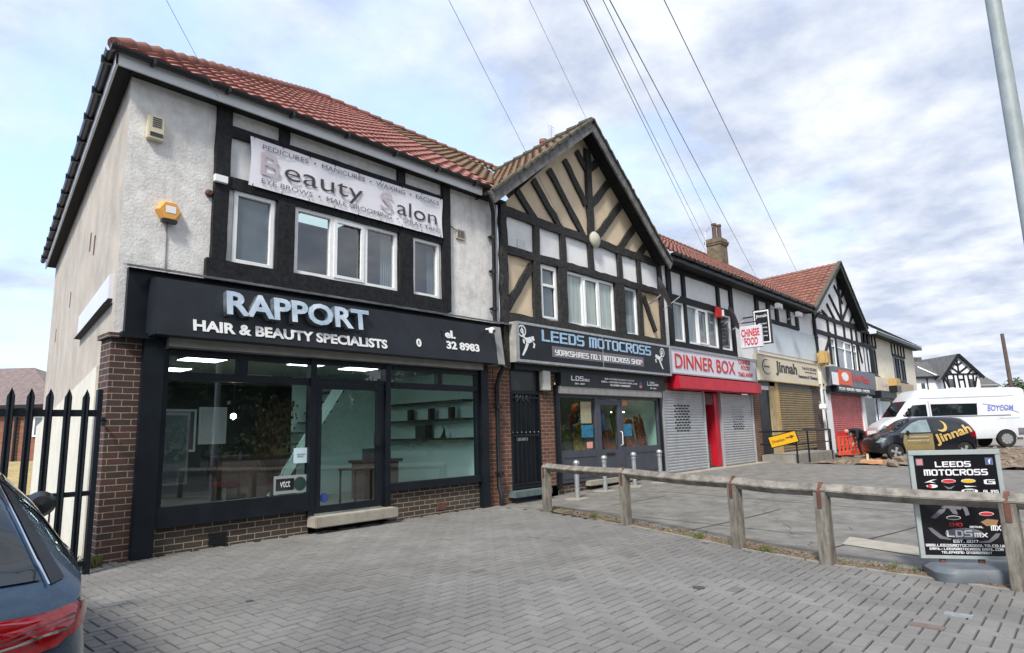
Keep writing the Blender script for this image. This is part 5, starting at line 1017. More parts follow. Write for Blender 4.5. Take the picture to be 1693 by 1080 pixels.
for m_, z_ in ((mat('icon_blue', (.05, .10, .35), .5), 2.45), (mat('icon_pink', (.60, .15, .25), .5), 2.37)): MB().box(x0+(x1-x0)*.715, x0+(x1-x0)*.74, ym-.004, ym, z_, z_+.07).build('icon', m_, s)
c = F(902, 630, -.1); s = sgn('bulkhead_light', 'white rectangular wall light between the grille door and the shopfront', 'light', (c.x, -.1, c.z)); MB().box(c.x-.13, c.x+.13, -.14, -.03, c.z-.2, c.z+.21).build('cover', mat('aged_diffuser', (.60, .60, .52), .4), s, bevel=.015); MB().box(c.x-.12, c.x+.12, -.13, -.03, c.z-.235, c.z-.205).build('base', 'blackplastic', s)
p = V2(520, 548); tag(MB().lathe([(.19, 0), (.20, -.04), (.15, -.09), (0, -.10)], (p.x, -.08, p.z), 18, 'y').build('wall_light', mat('cream_light', (.55, .53, .42), .4), None, smooth=50), 'round cream light at the foot of the gable post', 'light')
c = V2(213, 575); tag(MB().box(c.x-.12, c.x+.12, -.02, 0, c.z-.15, c.z+.15).build('wall_vent', 'panel', None), 'square vent grille in the white panel under the cream gable', 'vent')
def poster(x0, y0, x1, y1, m, label, tx=None, name='poster'):
    a_, b_ = F(x0, y0, -.024), F(x1, y1, -.024); s_ = sgn(name, label, name, ((a_.x+b_.x)/2, -.024, b_.z)); MB().box(a_.x, b_.x, -.028, -.024, b_.z, a_.z).build('sheet', m, s_)
    if tx: fwords('print', tx, -.029, a_.x+.03, b_.x-.03, b_.z+.05, a_.z-.05, 'white', s_, ext=.0005)
    return s_
M['postera'] = mat('event_poster', (.50, .20, .14), .6, vscale=7, col2=(.20, .42, .25)); M['posterb'] = mat('teal_poster', (.02, .22, .34), .6, vscale=10, col2=(.02, .10, .20))
poster(959, 664, 978, 700, M['postera'], 'tall multicoloured event poster in the left motocross window'); poster(961, 703, 981, 723, M['posterb'], 'teal helmet poster in the left motocross window', None); poster(1030, 701, 1045, 721, M['posterb'], 'teal poster in the right motocross window'); poster(1028, 660, 1037, 671, mat('orange_card', (.6, .22, .10), .6), 'small orange card at the top of the right motocross window'); poster(970, 731, 980, 741, mat('pink_card', (.75, .35, .28), .6), 'small pink notice low in the left motocross window', None, 'notice')
# stock glimpsed inside the motocross shop
DM = {'red': mat('cloth_red', (.28, .02, .02), .8, vscale=9, col2=(.03, .02, .02)), 'yellow': mat('cloth_yellow', (.48, .30, .03), .8, vscale=9, col2=(.05, .07, .02)), 'orange': mat('cloth_orange', (.55, .12, .03), .8, vscale=9, col2=(.05, .03, .02)), 'teal': 'posterb', 'green': 'grass', 'white': 'white', 'blue': mat('cloth_blue', (.03, .08, .30), .7), 'pale': 'lightbox'}
for k, (x, y, cl, z0_, lb) in enumerate(((8.8, .55, 'red', .3, 'red'), (9.2, .7, 'green', .5, 'green'), (9.6, .5, 'yellow', .3, 'yellow'), (9.95, .9, 'teal', .6, 'teal'), (10.5, .8, 'yellow', .5, 'tall yellow'), (10.85, .6, 'orange', .3, 'low orange'), (11.35, .7, 'green', .7, 'high green'), (11.7, .5, 'orange', .5, 'orange'), (12.0, .9, 'red', .4, 'dull red'), (12.35, .6, 'orange', .7, 'tall orange'), (9.3, 1.8, 'white', .8, 'white'), (11.5, 1.8, 'blue', .9, 'blue'), (10.6, 2.0, 'red', .8, 'back red'))):
    y = y*.55+.05; s = sgn('display_stand', lb+' riding gear on a stand inside the motocross shop', 'stand', (x, y, .3), 'display stands'); MB().box(x-.17, x+.17, y-.15, y+.15, .302, .34).build('base', 'blackplastic', s); MB().tube([(x, y, .34), (x, y, 1.0+z0_)], .02, 8).build('post', 'galv', s); mb = MB()
    for i in range(5): a_ = x-.2+i*.085; t_ = rnd.uniform(-.08, .08); mb.prism([(a_, y-.10, .60+z0_*.5+t_), (a_+.07, y-.12, .60+z0_*.5+t_), (a_+.06, y, 1.0+z0_+t_), (a_+.01, y, .96+z0_+t_)], (0, .05, 0))
    mb.build('clothes', DM[cl], s)
    if k % 2 == 0: MB().lathe([(0, -.13), (.09, -.11), (.13, -.02), (.12, .06), (.06, .12), (0, .13)], (x+.05, y-.02, 1.12+z0_), 12).build('helmet', DM['yellow' if k % 4 else 'orange'], s, smooth=50)
s = sgn('ceiling_light', 'added lamp brightening the display inside the right motocross window', 'light', (12.0, 1.0, 1.8)); MB().box(11.7, 12.2, .7, .8, 1.80, 1.83).build('tube', emis('added_warm_tube', (1, .85, .7), 6), s)  # added lamp, only there to brighten the shop interior
s = sgn('ceiling_light', 'added long tube brightening the left motocross window display', 'light', (9.4, 1.2, 2.4)); MB().box(8.8, 10.4, 1.1, 1.2, 2.42, 2.46).build('tube', M['added_warm_tube'] if 'added_warm_tube' in M else MATS.get('added_warm_tube'), s)  # second added lamp, lifts the stock behind the left window

# ============================================================ takeaway signs
s = sgn('shop_sign', 'white DINNER BOX sign with red letters over the red canopy', loc=(16.3, -.3, 2.9)); ym = -.28
x0, x1, z0, z1 = F(1108, 600, ym).x, F(1250, 610, ym).x, 2.80, 3.52
MB().box(x0+.03, x1, ym+.01, -.05, z0, z1).build('sign_box', 'lightbox', s); f = MB(); f.box(x0+.03, x1, ym-.015, ym+.01, z0, z0+.04).box(x0+.03, x1, ym-.015, ym+.01, z1-.04, z1).box(x0+.03, x0+.08, ym-.015, ym+.01, z0+.04, z1-.04).box(x1-.05, x1, ym-.015, ym+.01, z0+.04, z1-.04); f.build('frame', 'galv', s)
pw('lettering', 'DINNER BOX', q6(1140, 375, ym), q6(1520, 415, ym), .40, 'redletter', s, off=.006)
for tx, p0, p1 in (('CHINESE', (1543, 378), (1618, 385)), ('FOOD', (1560, 415), (1615, 420)), ('TAKE AWAY', (1543, 458), (1635, 465))): pw('lettering', tx, q6(*p0, ym), q6(*p1, ym), .135, 'redletter', s)
# projecting signs
s = sgn('projecting_sign', 'white box sign reading CHINESE FOOD on a bracket', loc=(19.6, -.6, 3.5)); px_ = 17.7
def XPl(x, y, X): d = ray(x, y); t_ = (X-CAM.x)/d.x; return CAM+d*t_
a, b = XPl(1222, 541, px_), XPl(1261, 575, px_); y0_, y1_, zt_, zb_ = a.y, b.y, (a.z+XPl(1258, 536, px_).z)/2, (XPl(1222, 575, px_).z+b.z)/2
MB().box(px_, px_+.14, min(y0_, y1_), max(y0_, y1_), zb_, zt_).build('sign_box', 'lightbox', s, bevel=.015)
U = (0, -1, 0); V = (0, 0, 1); yl, yr = max(y0_, y1_), min(y0_, y1_); wd_ = yl-yr
words('lettering', 'CHINESE', (px_-.004, yl, zb_), U, V, (.08*wd_, .92*wd_, (zt_-zb_)*.52, (zt_-zb_)*.86), 'redletter', s, off=.02); words('lettering', 'FOOD', (px_-.004, yl, zb_), U, V, (.2*wd_, .82*wd_, (zt_-zb_)*.12, (zt_-zb_)*.46), 'redletter', s, off=.02)
MB().tube([(px_+.07, 0, zt_+.12), (px_+.07, yr+.1, zt_+.12)], .02, 6).build('bracket', 'blackplastic', s)
s = sgn('projecting_sign', 'tall black Jinnah restaurant sign in a white frame', loc=(20.5, -.6, 4.2)); px_ = 18.85
a, b = XPl(1244, 514, px_), XPl(1277, 568, px_); yl, yr, zt_, zb_ = a.y, b.y, (a.z+XPl(1277, 509, px_).z)/2, XPl(1260, 569, px_).z
wd_ = yl-yr; MB().box(px_, px_+.12, yr, yl, zb_, zt_).build('sign_box', 'blackpaint', s); MB().box(px_-.01, px_, yr+.03, yl-.03, zb_+.03, zt_-.03).build('frame', 'white', s); MB().box(px_-.016, px_-.01, yr+.07, yl-.07, zb_+.08, zt_-.08).build('sign_face', 'signblack', s)
for tx, f0, f1, g0, g1 in (('Jinnah', .16, .84, .74, .86), ('RESTAURANT', .3, .82, .56, .60), ('Opening', .34, .8, .44, .49), ('5pm - 11pm', .34, .8, .32, .37), ('Takeaway', .34, .8, .20, .26)): words('lettering', tx, (px_-.019, yl, zb_), U, V, (f0*wd_, f1*wd_, g0*(zt_-zb_), g1*(zt_-zb_)), 'white', s, ext=.002, off=.01)
MB().tube([(px_+.06, 0, zt_-.2), (px_+.06, yl, zt_-.2)], .025, 6).build('bracket', 'blackplastic', s)
s = sgn('shop_sign', 'beige Jinnah restaurant sign with dark blackletter word', loc=(23, -.2, 3)); ym = -.16; x0, x1, z0, z1 = F(1254, 600, ym).x, F(1353, 620, ym).x, 2.90, 3.82
MB().box(x0, x1, ym+.01, -.03, z0, z1).build('sign_board', 'beige', s); f = MB(); f.box(x0, x1, ym-.01, ym+.009, z0, z0+.03).box(x0, x1, ym-.01, ym+.009, z1-.03, z1); f.build('edge_trim', 'ochre', s)
def jf(a_, b_, c_, d_): return (x0+(x1-x0)*a_, x0+(x1-x0)*b_, z0+(z1-z0)*c_, z0+(z1-z0)*d_)
def jw(tx, a_, b_, c_, d_, m='darkletter', **k): q_ = jf(a_, b_, c_, d_); return fwords('lettering', tx, ym+.008, *q_, m, s, **k)
jw('Jinnah', .25, .60, .26, .84, off=.03, shear=0); jw('Tel: 0113 232 8331', .70, .97, .66, .78, off=.01); jw('www.jinnah.co.uk', .74, .96, .52, .60); jw('Restaurant & Takeaway', .62, .98, .24, .42, off=.02)
mb = MB(); q_ = jf(.07, .17, .35, .75); cx_, cz_ = (q_[0]+q_[1])/2, (q_[2]+q_[3])/2
for i in range(22):
    t0, t1 = R_(60+i*11.5), R_(60+(i+1)*11.5); wA, wB = .05*math.sin(math.pi*i/22)+.012, .05*math.sin(math.pi*(i+1)/22)+.012
    mb.quad(*[(cx_+.42*r_*math.cos(t_), ym+.003, cz_+.26*r_*math.sin(t_)) for r_, t_ in ((1+wA, t0), (1+wB, t1), (1-wB*2, t1), (1-wA*2, t0))])
mb.build('crescent_emblem', 'darkletter', s); jw('Jinnah', .075, .155, .50, .60)
# satellite dishes, flag box, floodlights
def dish(cx, cy, cz, r, ang, label, m='greyletter'):
    s = sgn('satellite_dish', label, 'satellite dish', (cx, cy, cz), 'satellite dishes on the parade'); ax = Vector((math.cos(ang), math.sin(ang), .35)).normalized(); u_ = ax.cross(Vector((0, 0, 1))).normalized(); v_ = ax.cross(u_)
    mb = MB(); n, k = 20, 5; C_ = Vector((cx, cy, cz))
    for j in range(k+1):
        rr = r*j/k+.001
        for i in range(n): t_ = 2*math.pi*i/n; mb.v.append(tuple(C_+u_*rr*math.cos(t_)+v_*rr*1.1*math.sin(t_)+ax*(.16*r*(j/k)**2)))
    for j in range(k):
        for i in range(n): mb.f.append((j*n+i, j*n+(i+1) % n, (j+1)*n+(i+1) % n, (j+1)*n+i))
    mb.build('reflector', m, s, smooth=50, recalc=False); MB().tube([C_-v_*r*.0-Vector((0, 0, r)), C_+ax*r*1.1-Vector((0, 0, r*.6))], .012, 5).build('feed_arm', 'galv', s); MB().tube([C_-ax*.05, C_-ax*.12+Vector((0, .1, -.1)), (cx+.02, -.01, cz-.2)], .02, 6).build('bracket', 'galv', s)
p = V3(92, 490, -.45); dish(p.x, -.45, p.z, .42, R_(303), 'dark satellite dish between the cream gable and the takeaway windows'); p = V3(520, 640, -.35); dish(p.x-.2, -.35, p.z, .36, R_(303), 'satellite dish above the CHINESE FOOD box sign')
s = sgn('alarm_box', 'red square alarm box over the takeaway windows', 'alarm', (18.4, 0, 4.8)); p = V3(428, 600, -.12); MB().box(p.x-.22, p.x+.12, -.16, -.07, p.z-.18, p.z+.16).build('casing', 'redletter', s, bevel=.02); MB().box(p.x+.17, p.x+.20, -.2, -.07, p.z-.1, p.z+.1).build('side_panel', 'upvc', s)
for k, (a_, b_, lb) in enumerate(((775, 565, 'left'), (895, 615, 'right'))):
    p = V3(a_, b_, -.5); s = sgn('floodlight', lb+' one of the two grey floodlights under the restaurant eaves', 'light', tuple(p), 'floodlights'); MB().box(p.x-.22, p.x+.22, p.y-.12, p.y+.02, p.z-.1, p.z+.1).build('lamp_head', 'galv', s, bevel=.02); MB().tube([(p.x, p.y, p.z), (p.x, -.05, p.z-.15)], .025, 6).build('arm', 'galv', s)
c = F(1362, 672, -.3); s = sgn('floodlight', 'white floodlight on the pier left of the pinkish shutter', 'light', tuple(c)); MB().box(c.x-.3, c.x+.1, c.y-.15, c.y+.1, c.z-.12, c.z+.1).build('lamp_head', 'upvc', s, bevel=.03); MB().tube([(c.x, c.y, c.z), (c.x+.3, -.05, c.z+.2)], .03, 6).build('arm', 'galv', s)
p = F(1367, 592, -.4); tag(MB().box(p.x-.35, p.x+.2, -.5, -.1, p.z-.3, p.z+.3).build('alarm_box', 'ochre', None, bevel=.08), 'yellowish alarm box at the left foot of the white gable', 'alarm')
# signs beyond
s = sgn('shop_sign', 'dark grey sign with orange logo and red words over the pinkish shutter', loc=(31, -.3, 3)); ym = -.45; a, b = F(1377, 605, ym), F(1449, 640, ym); x0, x1, z0, z1 = a.x, b.x, 2.98, 3.80
MB().box(x0, x1, ym, -.02, z0, z1).build('sign_board', mat('slate_grey_sign', (.14, .15, .18), .5, var=.1), s); MB().box(x0-.3, x0+.7, ym-.012, ym-.002, z0+.02, z0+.55).build('end_patch', 'upvc', s)
o_ = (x1-x0); MB().box(x0+o_*.08, x0+o_*.36, ym-.03, ym-.014, z0+.05, z1-.12).build('logo_panel', mat('logo_orange', (.75, .10, .02), .5), s); mb = MB(); mb.prism([(x0+o_*.22+p_, ym-.04, z0+.42+q_) for p_, q_ in ell(0, 0, .5, .2, 14)], (0, .01, 0)); mb.build('logo_cloud', 'upvc', s)
fwords('lettering', 'Fire Pizza', ym-.006, x0+o_*.42, x0+o_*.82, z0+.25, z0+.62, 'redletter', s, off=.02)
s = sgn('shop_sign', 'thin black strip sign of small white words above the pinkish shutter', loc=(31, -.4, 2.7)); MB().box(x0+.3, x1-.5, ym-.02, ym+.2, 2.72, 2.975).build('sign_board', 'signblack', s); fwords('lettering', 'PIZZAS \u2022 BURGERS \u2022 KEBABS \u2022 CHICKEN', ym-.022, x0+.5, x1-1.6, 2.79, 2.92, 'white', s, off=.01)
s = sgn('shop_sign', 'pale beige sign between the grey sign and the corner sign', loc=(38, -.2, 3)); ym = -.3; a, b = F(1448, 620, ym), F(1476, 640, ym); MB().box(a.x, b.x, ym, -.02, 3.0, 3.72).build('sign_board', 'beige', s); MB().box(a.x, b.x, ym-.15, -.02, 2.62, 2.99).build('awning_box', 'blackpaint', s); fwords('lettering', 'Cafe & Bistro', ym-.003, a.x+1, b.x-1.2, 3.25, 3.5, 'mauve', s)
s = sgn('shop_sign', 'tan corner sign at the far end of the parade', loc=(43, -.2, 3)); a, b = F(1477, 630, ym), F(1512, 640, ym); MB().box(a.x, b.x, ym+.05, -.02, 2.9, 3.62).build('sign_board', mat('tan_sign', (.42, .34, .24), .6, var=.1, vscale=2), s); MB().box(a.x, b.x, ym, -.02, 2.72, 2.89).build('lower_trim', 'cream_paint', s)
c = F(1483, 638, -.6); s = sgn('wall_lantern', 'small black and tan lantern box between the two beige signs', 'light', tuple(c)); MB().box(c.x-.5, c.x+.5, -.7, -.3, c.z+.0, c.z+.4).build('hood', 'ochre', s); MB().box(c.x-.5, c.x+.5, -.7, -.3, c.z-.35, c.z-.0).build('case', 'blackplastic', s)
# chimneys, aerials
def on_roof(px, py):
    n = Vector((0, -(RZ-EZ-.17), RY+.45)).normalized(); O = Vector((0, -.45, EZ+.17)); d = ray(px, py); return CAM+d*((O-CAM).dot(n)/d.dot(n))
b_ = F(1188, 441, 4.7); t_ = F(1187, 398, b_.y)
chimney(C, b_.x, b_.y, b_.z-.6, t_.z, .78, .75, 'stack', 2, mat('dark_pot', (.10, .06, .05), .8), F(1187, 374, b_.y).z-t_.z)
p = F(899, 252, 3.2); chimney(B, p.x, 3.2, 8.0, p.z-.25, .5, .5, 'brick_red', 1, mat('clay_pot', (.30, .12, .08), .8, var=.3, vscale=7), F(899, 232, 3.2).z-p.z+.25)
def aerial(px, py0, py1, Y, label, yagi=True, side_=1):
    a_, b_ = F(px, py1, Y), F(px, py0, Y); s = sgn('aerial', label, 'aerial', tuple(a_), 'television aerials'); MB().tube([a_, b_], .018, 5).build('mast', 'galv', s)
    if yagi:
        mb = MB(); L1 = Vector((.55, -.35, .0)); 
        for i in range(7): c_ = b_-Vector((0, 0, .09*i+.03)); mb.tube([c_-Vector((.16, 0, 0)), c_+Vector((.16, 0, 0))], .006, 4)
        mb.build('elements', 'galv', s)
aerial(911, 208, 246, 3.6, 'thin ladder aerial behind the cream gable ridge')
s = sgn('aerial', 'bent aerial mast strapped to the chimney stack', 'aerial', tuple(b_), 'television aerials'); q0_, q1_, q2_ = F(1167, 412, b_.y-.5), F(1166, 384, b_.y-.5), F(1178, 374, b_.y); MB().tube([q0_, q1_, q2_], .02, 5).build('mast', 'galv', s); mb = MB(); [mb.tube([F(1166+i*2, 384-i*1.6, b_.y-.5)-Vector((0, 0, .12)), F(1166+i*2, 384-i*1.6, b_.y-.5)+Vector((0, 0, .12))], .01, 4) for i in range(4)]; mb.build('elements', 'galv', s)
# overhead wires from a telegraph pole behind the viewer to the eaves
P0 = Vector((-5.25, -7.25, 7.0))
s = sgn('telegraph_pole', 'dark timber telegraph pole carrying all the overhead wires', 'pole', (P0.x, P0.y, 0)); MB().tube([(P0.x, P0.y, -.2), (P0.x, P0.y, 7.4)], [.15, .11], 12).build('shaft', 'oldwood', s, smooth=40); MB().box(P0.x-.1, P0.x+.1, P0.y-.7, P0.y+.7, 6.85, 6.95).build('crossarm', 'oldwood', s)
ends = [((361, 162), -.46, (275, 0), 'ending at the salon eaves'), ((934, 378), -.10, (742, 0), 'running down the face of the cream gable'), ((975, 208), -.42, (875, 0), 'ending at the cream gable peak'),
        ((1168, 418), 4.6, (965, 0), 'left of the close pair, to the roof beside the chimney'), ((1174, 413), 4.6, (969, 0), 'right of the close pair, to the roof beside the chimney'), ((1178, 372), 5.0, (997, 0), 'ending at the chimney top'), ((1252, 461), 5.5, (1008, 0), 'passing right of the chimney'), ((1316, 447), 1.5, (1098, 0), 'furthest right, to the red tiled gable ridge')]
for e_, Yp, tp, lb in ends:
    E_ = F(*e_, Yp); d1 = ray(*tp)                      # start point: nearest point to the pole head inside the measured plane
    n_p = (E_-CAM).cross(d1).normalized(); S_ = P0-n_p*((P0-CAM).dot(n_p)); pts = []
    n = 24
    for i in range(n+1):
        u_ = i/n; q = S_.lerp(E_, u_); q = q-Vector((0, 0, .0)); pts.append(q)
    tag(MB().tube(pts, .0028+.0004*max(0, (E_-CAM).length-12)*.5, 5).build('overhead_wire', M.setdefault('wire', mat('wire_grey', (.20, .20, .21), .7)), None, smooth=60), 'thin dark overhead wire '+lb, 'wire', 'overhead wires')
# ============================================================ street furniture
def gz(x, y): return gh(x, y)
# knee rail: square posts, a square rail laid on its edge, rusty straps
kr = thing('knee_rail_fence', 'weathered timber knee rail fence between the block paving and the forecourt', 'fence', (5.4, -4.5, 0))
pp = [Gp(905, 846), Gp(1036, 868), Gp(1222, 906), Gp(1370, 933), Gp(1690, 977)]
d_ = (pp[-1]-pp[-2]).normalized(); pp.append(pp[-1]+d_*2.0); tops = []
for i, p in enumerate(pp):
    h = .73; w2 = .062; z0 = gz(p.x, p.y); dd = (pp[min(i+1, 5)]-pp[max(i-1, 0)]); dd.z = 0; dd.normalize(); sd = Vector((-dd.y, dd.x, 0)); mb = MB(); lean = Vector((rnd.uniform(-.012, .012), rnd.uniform(-.012, .012), 0)); vs = []
    L_v = 8
    for j in range(L_v+1):
        c = Vector((p.x, p.y, z0-.15+(h+.15)*j/L_v))+lean*(j/L_v)
        for a, b in ((-1, -1), (1, -1), (1, 1), (-1, 1)): vs.append(c+dd*(a*w2*(1+rnd.uniform(-.05, .04)))+sd*(b*w2*(1+rnd.uniform(-.05, .04))))
    fs = [(j*4+k, j*4+(k+1) % 4, j*4+4+(k+1) % 4, j*4+4+k) for j in range(L_v) for k in range(4)]
    n = len(vs)-4; c = (vs[n]+vs[n+2])/2                       # birdsmouth top
    a1, a2 = (vs[n]+vs[n+1])/2, (vs[n+3]+vs[n+2])/2
    vs += [(vs[n]+vs[n+3])/2-Vector((0, 0, .055)), (vs[n+1]+vs[n+2])/2-Vector((0, 0, .055))]; q = len(vs)-2
    fs += [(n, n+1, q+1, q), (n+3, q, q+1, n+2), (n, q, n+3), (n+1, n+2, q+1)]
    mb.add(vs, fs); mb.build('post', 'oldwood', kr, bevel=.006)
    top = Vector((p.x, p.y, z0+h))+lean; tops.append((top, dd, sd))
for i in range(5):
    A_, B_ = tops[i][0]+Vector((0, 0, .012)), tops[i+1][0]+Vector((0, 0, .012)); dd = (B_-A_).normalized(); sd = Vector((-dd.y, dd.x, 0)).normalized(); k = 14; vs = []; r_ = .072; A_ = A_-dd*(.05 if i == 0 else -.004); B_ = B_-dd*.004
    for j in range(k+1):
        c = A_.lerp(B_, j/k)-Vector((0, 0, .012*math.sin(math.pi*j/k)))
        for a, b in ((1, 0), (0, 1), (-1, 0), (0, -1)): vs.append(c+sd*(a*r_*(1+rnd.uniform(-.05, .05)))+Vector((0, 0, b*r_*(1+rnd.uniform(-.05, .05)))))
    fs = [(j*4+q, j*4+(q+1) % 4, j*4+4+(q+1) % 4, j*4+4+q) for j in range(k) for q in range(4)]+[(3, 2, 1, 0), (k*4, k*4+1, k*4+2, k*4+3)]
    MB().add(vs, fs).build('rail', 'rail', kr, bevel=.007)
for top, dd, sd in tops:
    mb = MB(); c = top+Vector((0, 0, .012)); hw = .022; r_ = .080; path = [sd*.068+Vector((0, 0, -.17)), sd*.068+Vector((0, 0, -.012)), Vector((0, 0, r_)), -sd*.068+Vector((0, 0, -.012)), -sd*.068+Vector((0, 0, -.17))]
    for a, b in zip(path[:-1], path[1:]): m_ = (a+b)/2; e_ = (b-a)/2; mb.obox(c+m_, e_*1.02, dd*hw, e_.normalized().cross(dd)*.0025)
    mb.build('strap', 'rust', kr)
# bollards
bl = None
lbs = ('nearest the grille door', 'second from the grille door', 'third from the grille door', 'nearest the silver shutters')
for (px, py), lb in zip(((955, 825), (1001, 812), (1050, 804), (1093, 798)), lbs):
    p = Gp(px, py)
    if bl is None:
        bl = thing('bollard', '', 'bollard', (0, 0, 0), 'galvanised bollards in front of the motocross shop')
        MB().lathe([(.048, 0), (.048, .60), (.060, .605), (.060, .63), (.048, .635), (.048, .66), (.066, .665), (.070, .70), (.05, .735), (.015, .75), (0, .75)], n=18).build('post', 'galv', bl, smooth=35, local=True)
        MB().box(-.20, .20, -.17, .17, -.03, .012).build('base_slab', 'concrete', bl, bevel=.01, local=True); o = bl
    else: o = copy_tree(bl)
    o.location = (p.x, p.y, gz(p.x, p.y)); o.rotation_euler = (0, 0, rnd.uniform(-.3, .3)); o['label'] = 'galvanised steel bollard with rounded cap, '+lb
# palisade gate beside the salon
g = thing('palisade_gate', 'black palisade gate with pointed bars against the salon end wall', 'gate', (-1.6, -.5, 0)); gy = -.50; zg = gz(-1, -.5)
mb = MB(); mb.box(-3.1, -.20, gy+.0, gy+.05, 1.66, 1.73).box(-3.1, -.20, gy, gy+.05, .83, .88).box(-3.1, -.20, gy, gy+.05, .12, .17); mb.build('rail', 'blackpaint', g)
MB().box(-.245, -.195, gy-.02, gy+.05, zg, 1.95).build('hanging_stile', 'blackpaint', g)
for i in range(18):
    x = -.345-.162*i; mb = MB(); w_ = .034; prof = [(-w_, -.0), (-w_*.55, -.022), (0, -.006), (w_*.55, -.022), (w_, 0)]
    zb_, zt_ = .10, 1.86
    for (a, b), (c, d) in zip(prof[:-1], prof[1:]):
        ta, tc = (.09*(1-abs(a)/w_)), (.09*(1-abs(c)/w_))
        mb.add([(x+a, gy+b, zb_), (x+c, gy+d, zb_), (x+c, gy+d, zt_+tc), (x+a, gy+b, zt_+ta), (x+a, gy+b+.006, zb_), (x+c, gy+d+.006, zb_), (x+c, gy+d+.006, zt_+tc), (x+a, gy+b+.006, zt_+ta)], [(0, 1, 2, 3), (4, 7, 6, 5), (3, 2, 6, 7), (0, 3, 7, 4), (1, 5, 6, 2)])
    mb.build('pale', 'blackpaint', g)
MB().tube([(-.20, gy+.02, 1.62), (-.12, gy+.1, 1.62), (-.05, -.05, 1.60)], .012, 6).tube([(-.10, gy+.25, 1.66), (-.10, gy+.25, 1.56)], .025, 6).build('hinge', 'blackplastic', g)
MB().box(-.60, -.585, gy-.03, gy-.02, .42, .72).build('latch_plate', 'blackplastic', g)
# A-board
PL, PR = CAM+ray(1511, 830)*(6.15/FPX), CAM+ray(1665, 838)*(5.95/FPX); PL.z = PR.z = 0; bx = (PR-PL).normalized(); by = Vector((-bx.y, bx.x, 0)); wb_ = (PR-PL).length
if by.dot(Vector((fw.x, fw.y, 0))) < 0: by = -by
gz0 = gz(PL.x, PL.y); ab = thing('pavement_sign', 'black and white pavement sign of the motocross shop on a grey plastic base', 'sign', (PL.x, PL.y, gz0))
def bp(a, z, d=0.): v = PL+bx*a+by*d; return Vector((v.x, v.y, z))
def bbox(mb, a0, a1, z0, z1, d0, d1): mb.obox((bp((a0+a1)/2, (z0+z1)/2, (d0+d1)/2)), bx*(a1-a0)/2, by*(d1-d0)/2, (0, 0, (z1-z0)/2)); return mb
zb, zt = .08, 1.08
bbox(MB(), 0, wb_, zb, zt, 0, .035).build('panel_core', mat('sign_core', (.30, .36, .34), .5), ab)
f = MB(); bbox(f, 0, .04, zb+.03, zt-.045, -.012, -.0); bbox(f, wb_-.04, wb_, zb+.03, zt-.045, -.012, -.0); bbox(f, 0, wb_, zt-.045, zt, -.016, -.0); bbox(f, 0, wb_, zb, zb+.03, -.014, 0); f.build('snap_frame', mat('snap_frame_alu', (.50, .55, .53), .35, metal=.4, var=.1, vscale=6), ab, bevel=.003)
bbox(MB(), .04, wb_-.04, zb+.03, zt-.045, -.004, -.001).build('poster', mat('gloss_black_poster', (.008, .008, .010), .18), ab)
def aw(tx, a0, a1, z0, z1, m='white', tech=1.3, dd=-.0042, **k):
    W2, H2_ = wb_-.08, zt-zb-.075
    return words('lettering', tx, bp(.04, zb+.03, dd), bx, (0, 0, 1), (a0*W2, a1*W2, z0*H2_, z1*H2_), m, ab, tech=tech, ext=.001, **k)
aw('LEEDS', .26, .70, .875, .935); aw('MOTOCROSS', .11, .89, .79, .855)
def ae(cx, cy, rx, ry, m, d=-.006, n=18, name='brand_oval', pts=None):
    W2, H2_ = wb_-.08, zt-zb-.075; mb = MB(); mb.prism([bp(.04+(cx+a)*W2, zb+.03+(cy+b)*H2_, d) for a, b in (pts or ell(0, 0, rx, ry, n))], by*.0015); return mb.build(name, m, ab)
for c_, m_ in (((.40, .735), 'redletter'), ((.64, .735), 'yellow'), ((.40, .37), 'pane_dark'), ((.80, .41), 'redletter')):
    ae(*c_, .088, .020, 'white'); ae(*c_, .08, .016, m_, -.008)
ae(.64, .635, .10, .022, 'white'); ae(.19, .685, .07, .018, 'white'); ae(.16, .685, .03, .016, 'redletter', -.008)
aw('G', .82, .96, .70, .75); aw('ALIAS', .80, .985, .615, .645); aw('ROOST', .575, .705, .622, .65, 'darkletter', dd=-.0085); aw('DID', .34, .50, .285, .32, 'redletter'); aw('MX', .83, .95, .245, .30); aw('RENTHAL', .58, .74, .27, .29)
ae(0, 0, 0, 0, 'white', pts=[(.10, .72), (.20, .75), (.26, .755), (.18, .735), (.24, .715), (.16, .725)], name='brand_wing'); ae(0, 0, 0, 0, 'greyletter', pts=[(.33, .69), (.40, .67), (.47, .69), (.42, .655), (.38, .655)], name='brand_wing'); ae(0, 0, 0, 0, 'white', pts=[(.58, .69), (.74, .68), (.60, .675)], name='brand_wing')
ae(0, 0, 0, 0, mat('icon_green', (.10, .30, .10), .5, vscale=40, col2=(.5, .1, .08)), pts=[(.72, .33), (.80, .36), (.93, .35), (.9, .30), (.78, .29)], name='brand_mark')
ae(.5, .215, .23, .055, 'greyletter', name='logo_outline'); aw('LDS', .29, .60, .18, .25, dd=-.0085); aw('MX', .62, .78, .18, .225, dd=-.0085); aw('EST. 2017', .36, .66, .125, .155)
ae(0, 0, 0, 0, 'greyletter', pts=[(.07, .27), (.12, .27), (.24, .19), (.34, .165), (.33, .15), (.2, .165), (.12, .22)], name='handlebar'); ae(0, 0, 0, 0, 'greyletter', pts=[(.93, .22), (.88, .22), (.78, .15), (.66, .14), (.67, .125), (.8, .13), (.9, .18)], name='handlebar')
aw('WWW.LEEDSMOTOCROSSLTD.CO.UK', .02, .98, .085, .112); aw('EMAIL: LEEDSMOTOCROSS GMAIL.COM', .06, .94, .052, .076); aw('TELEPHONE: 01132829847', .20, .80, .018, .042)
W2, H2_ = wb_-.08, zt-zb-.075
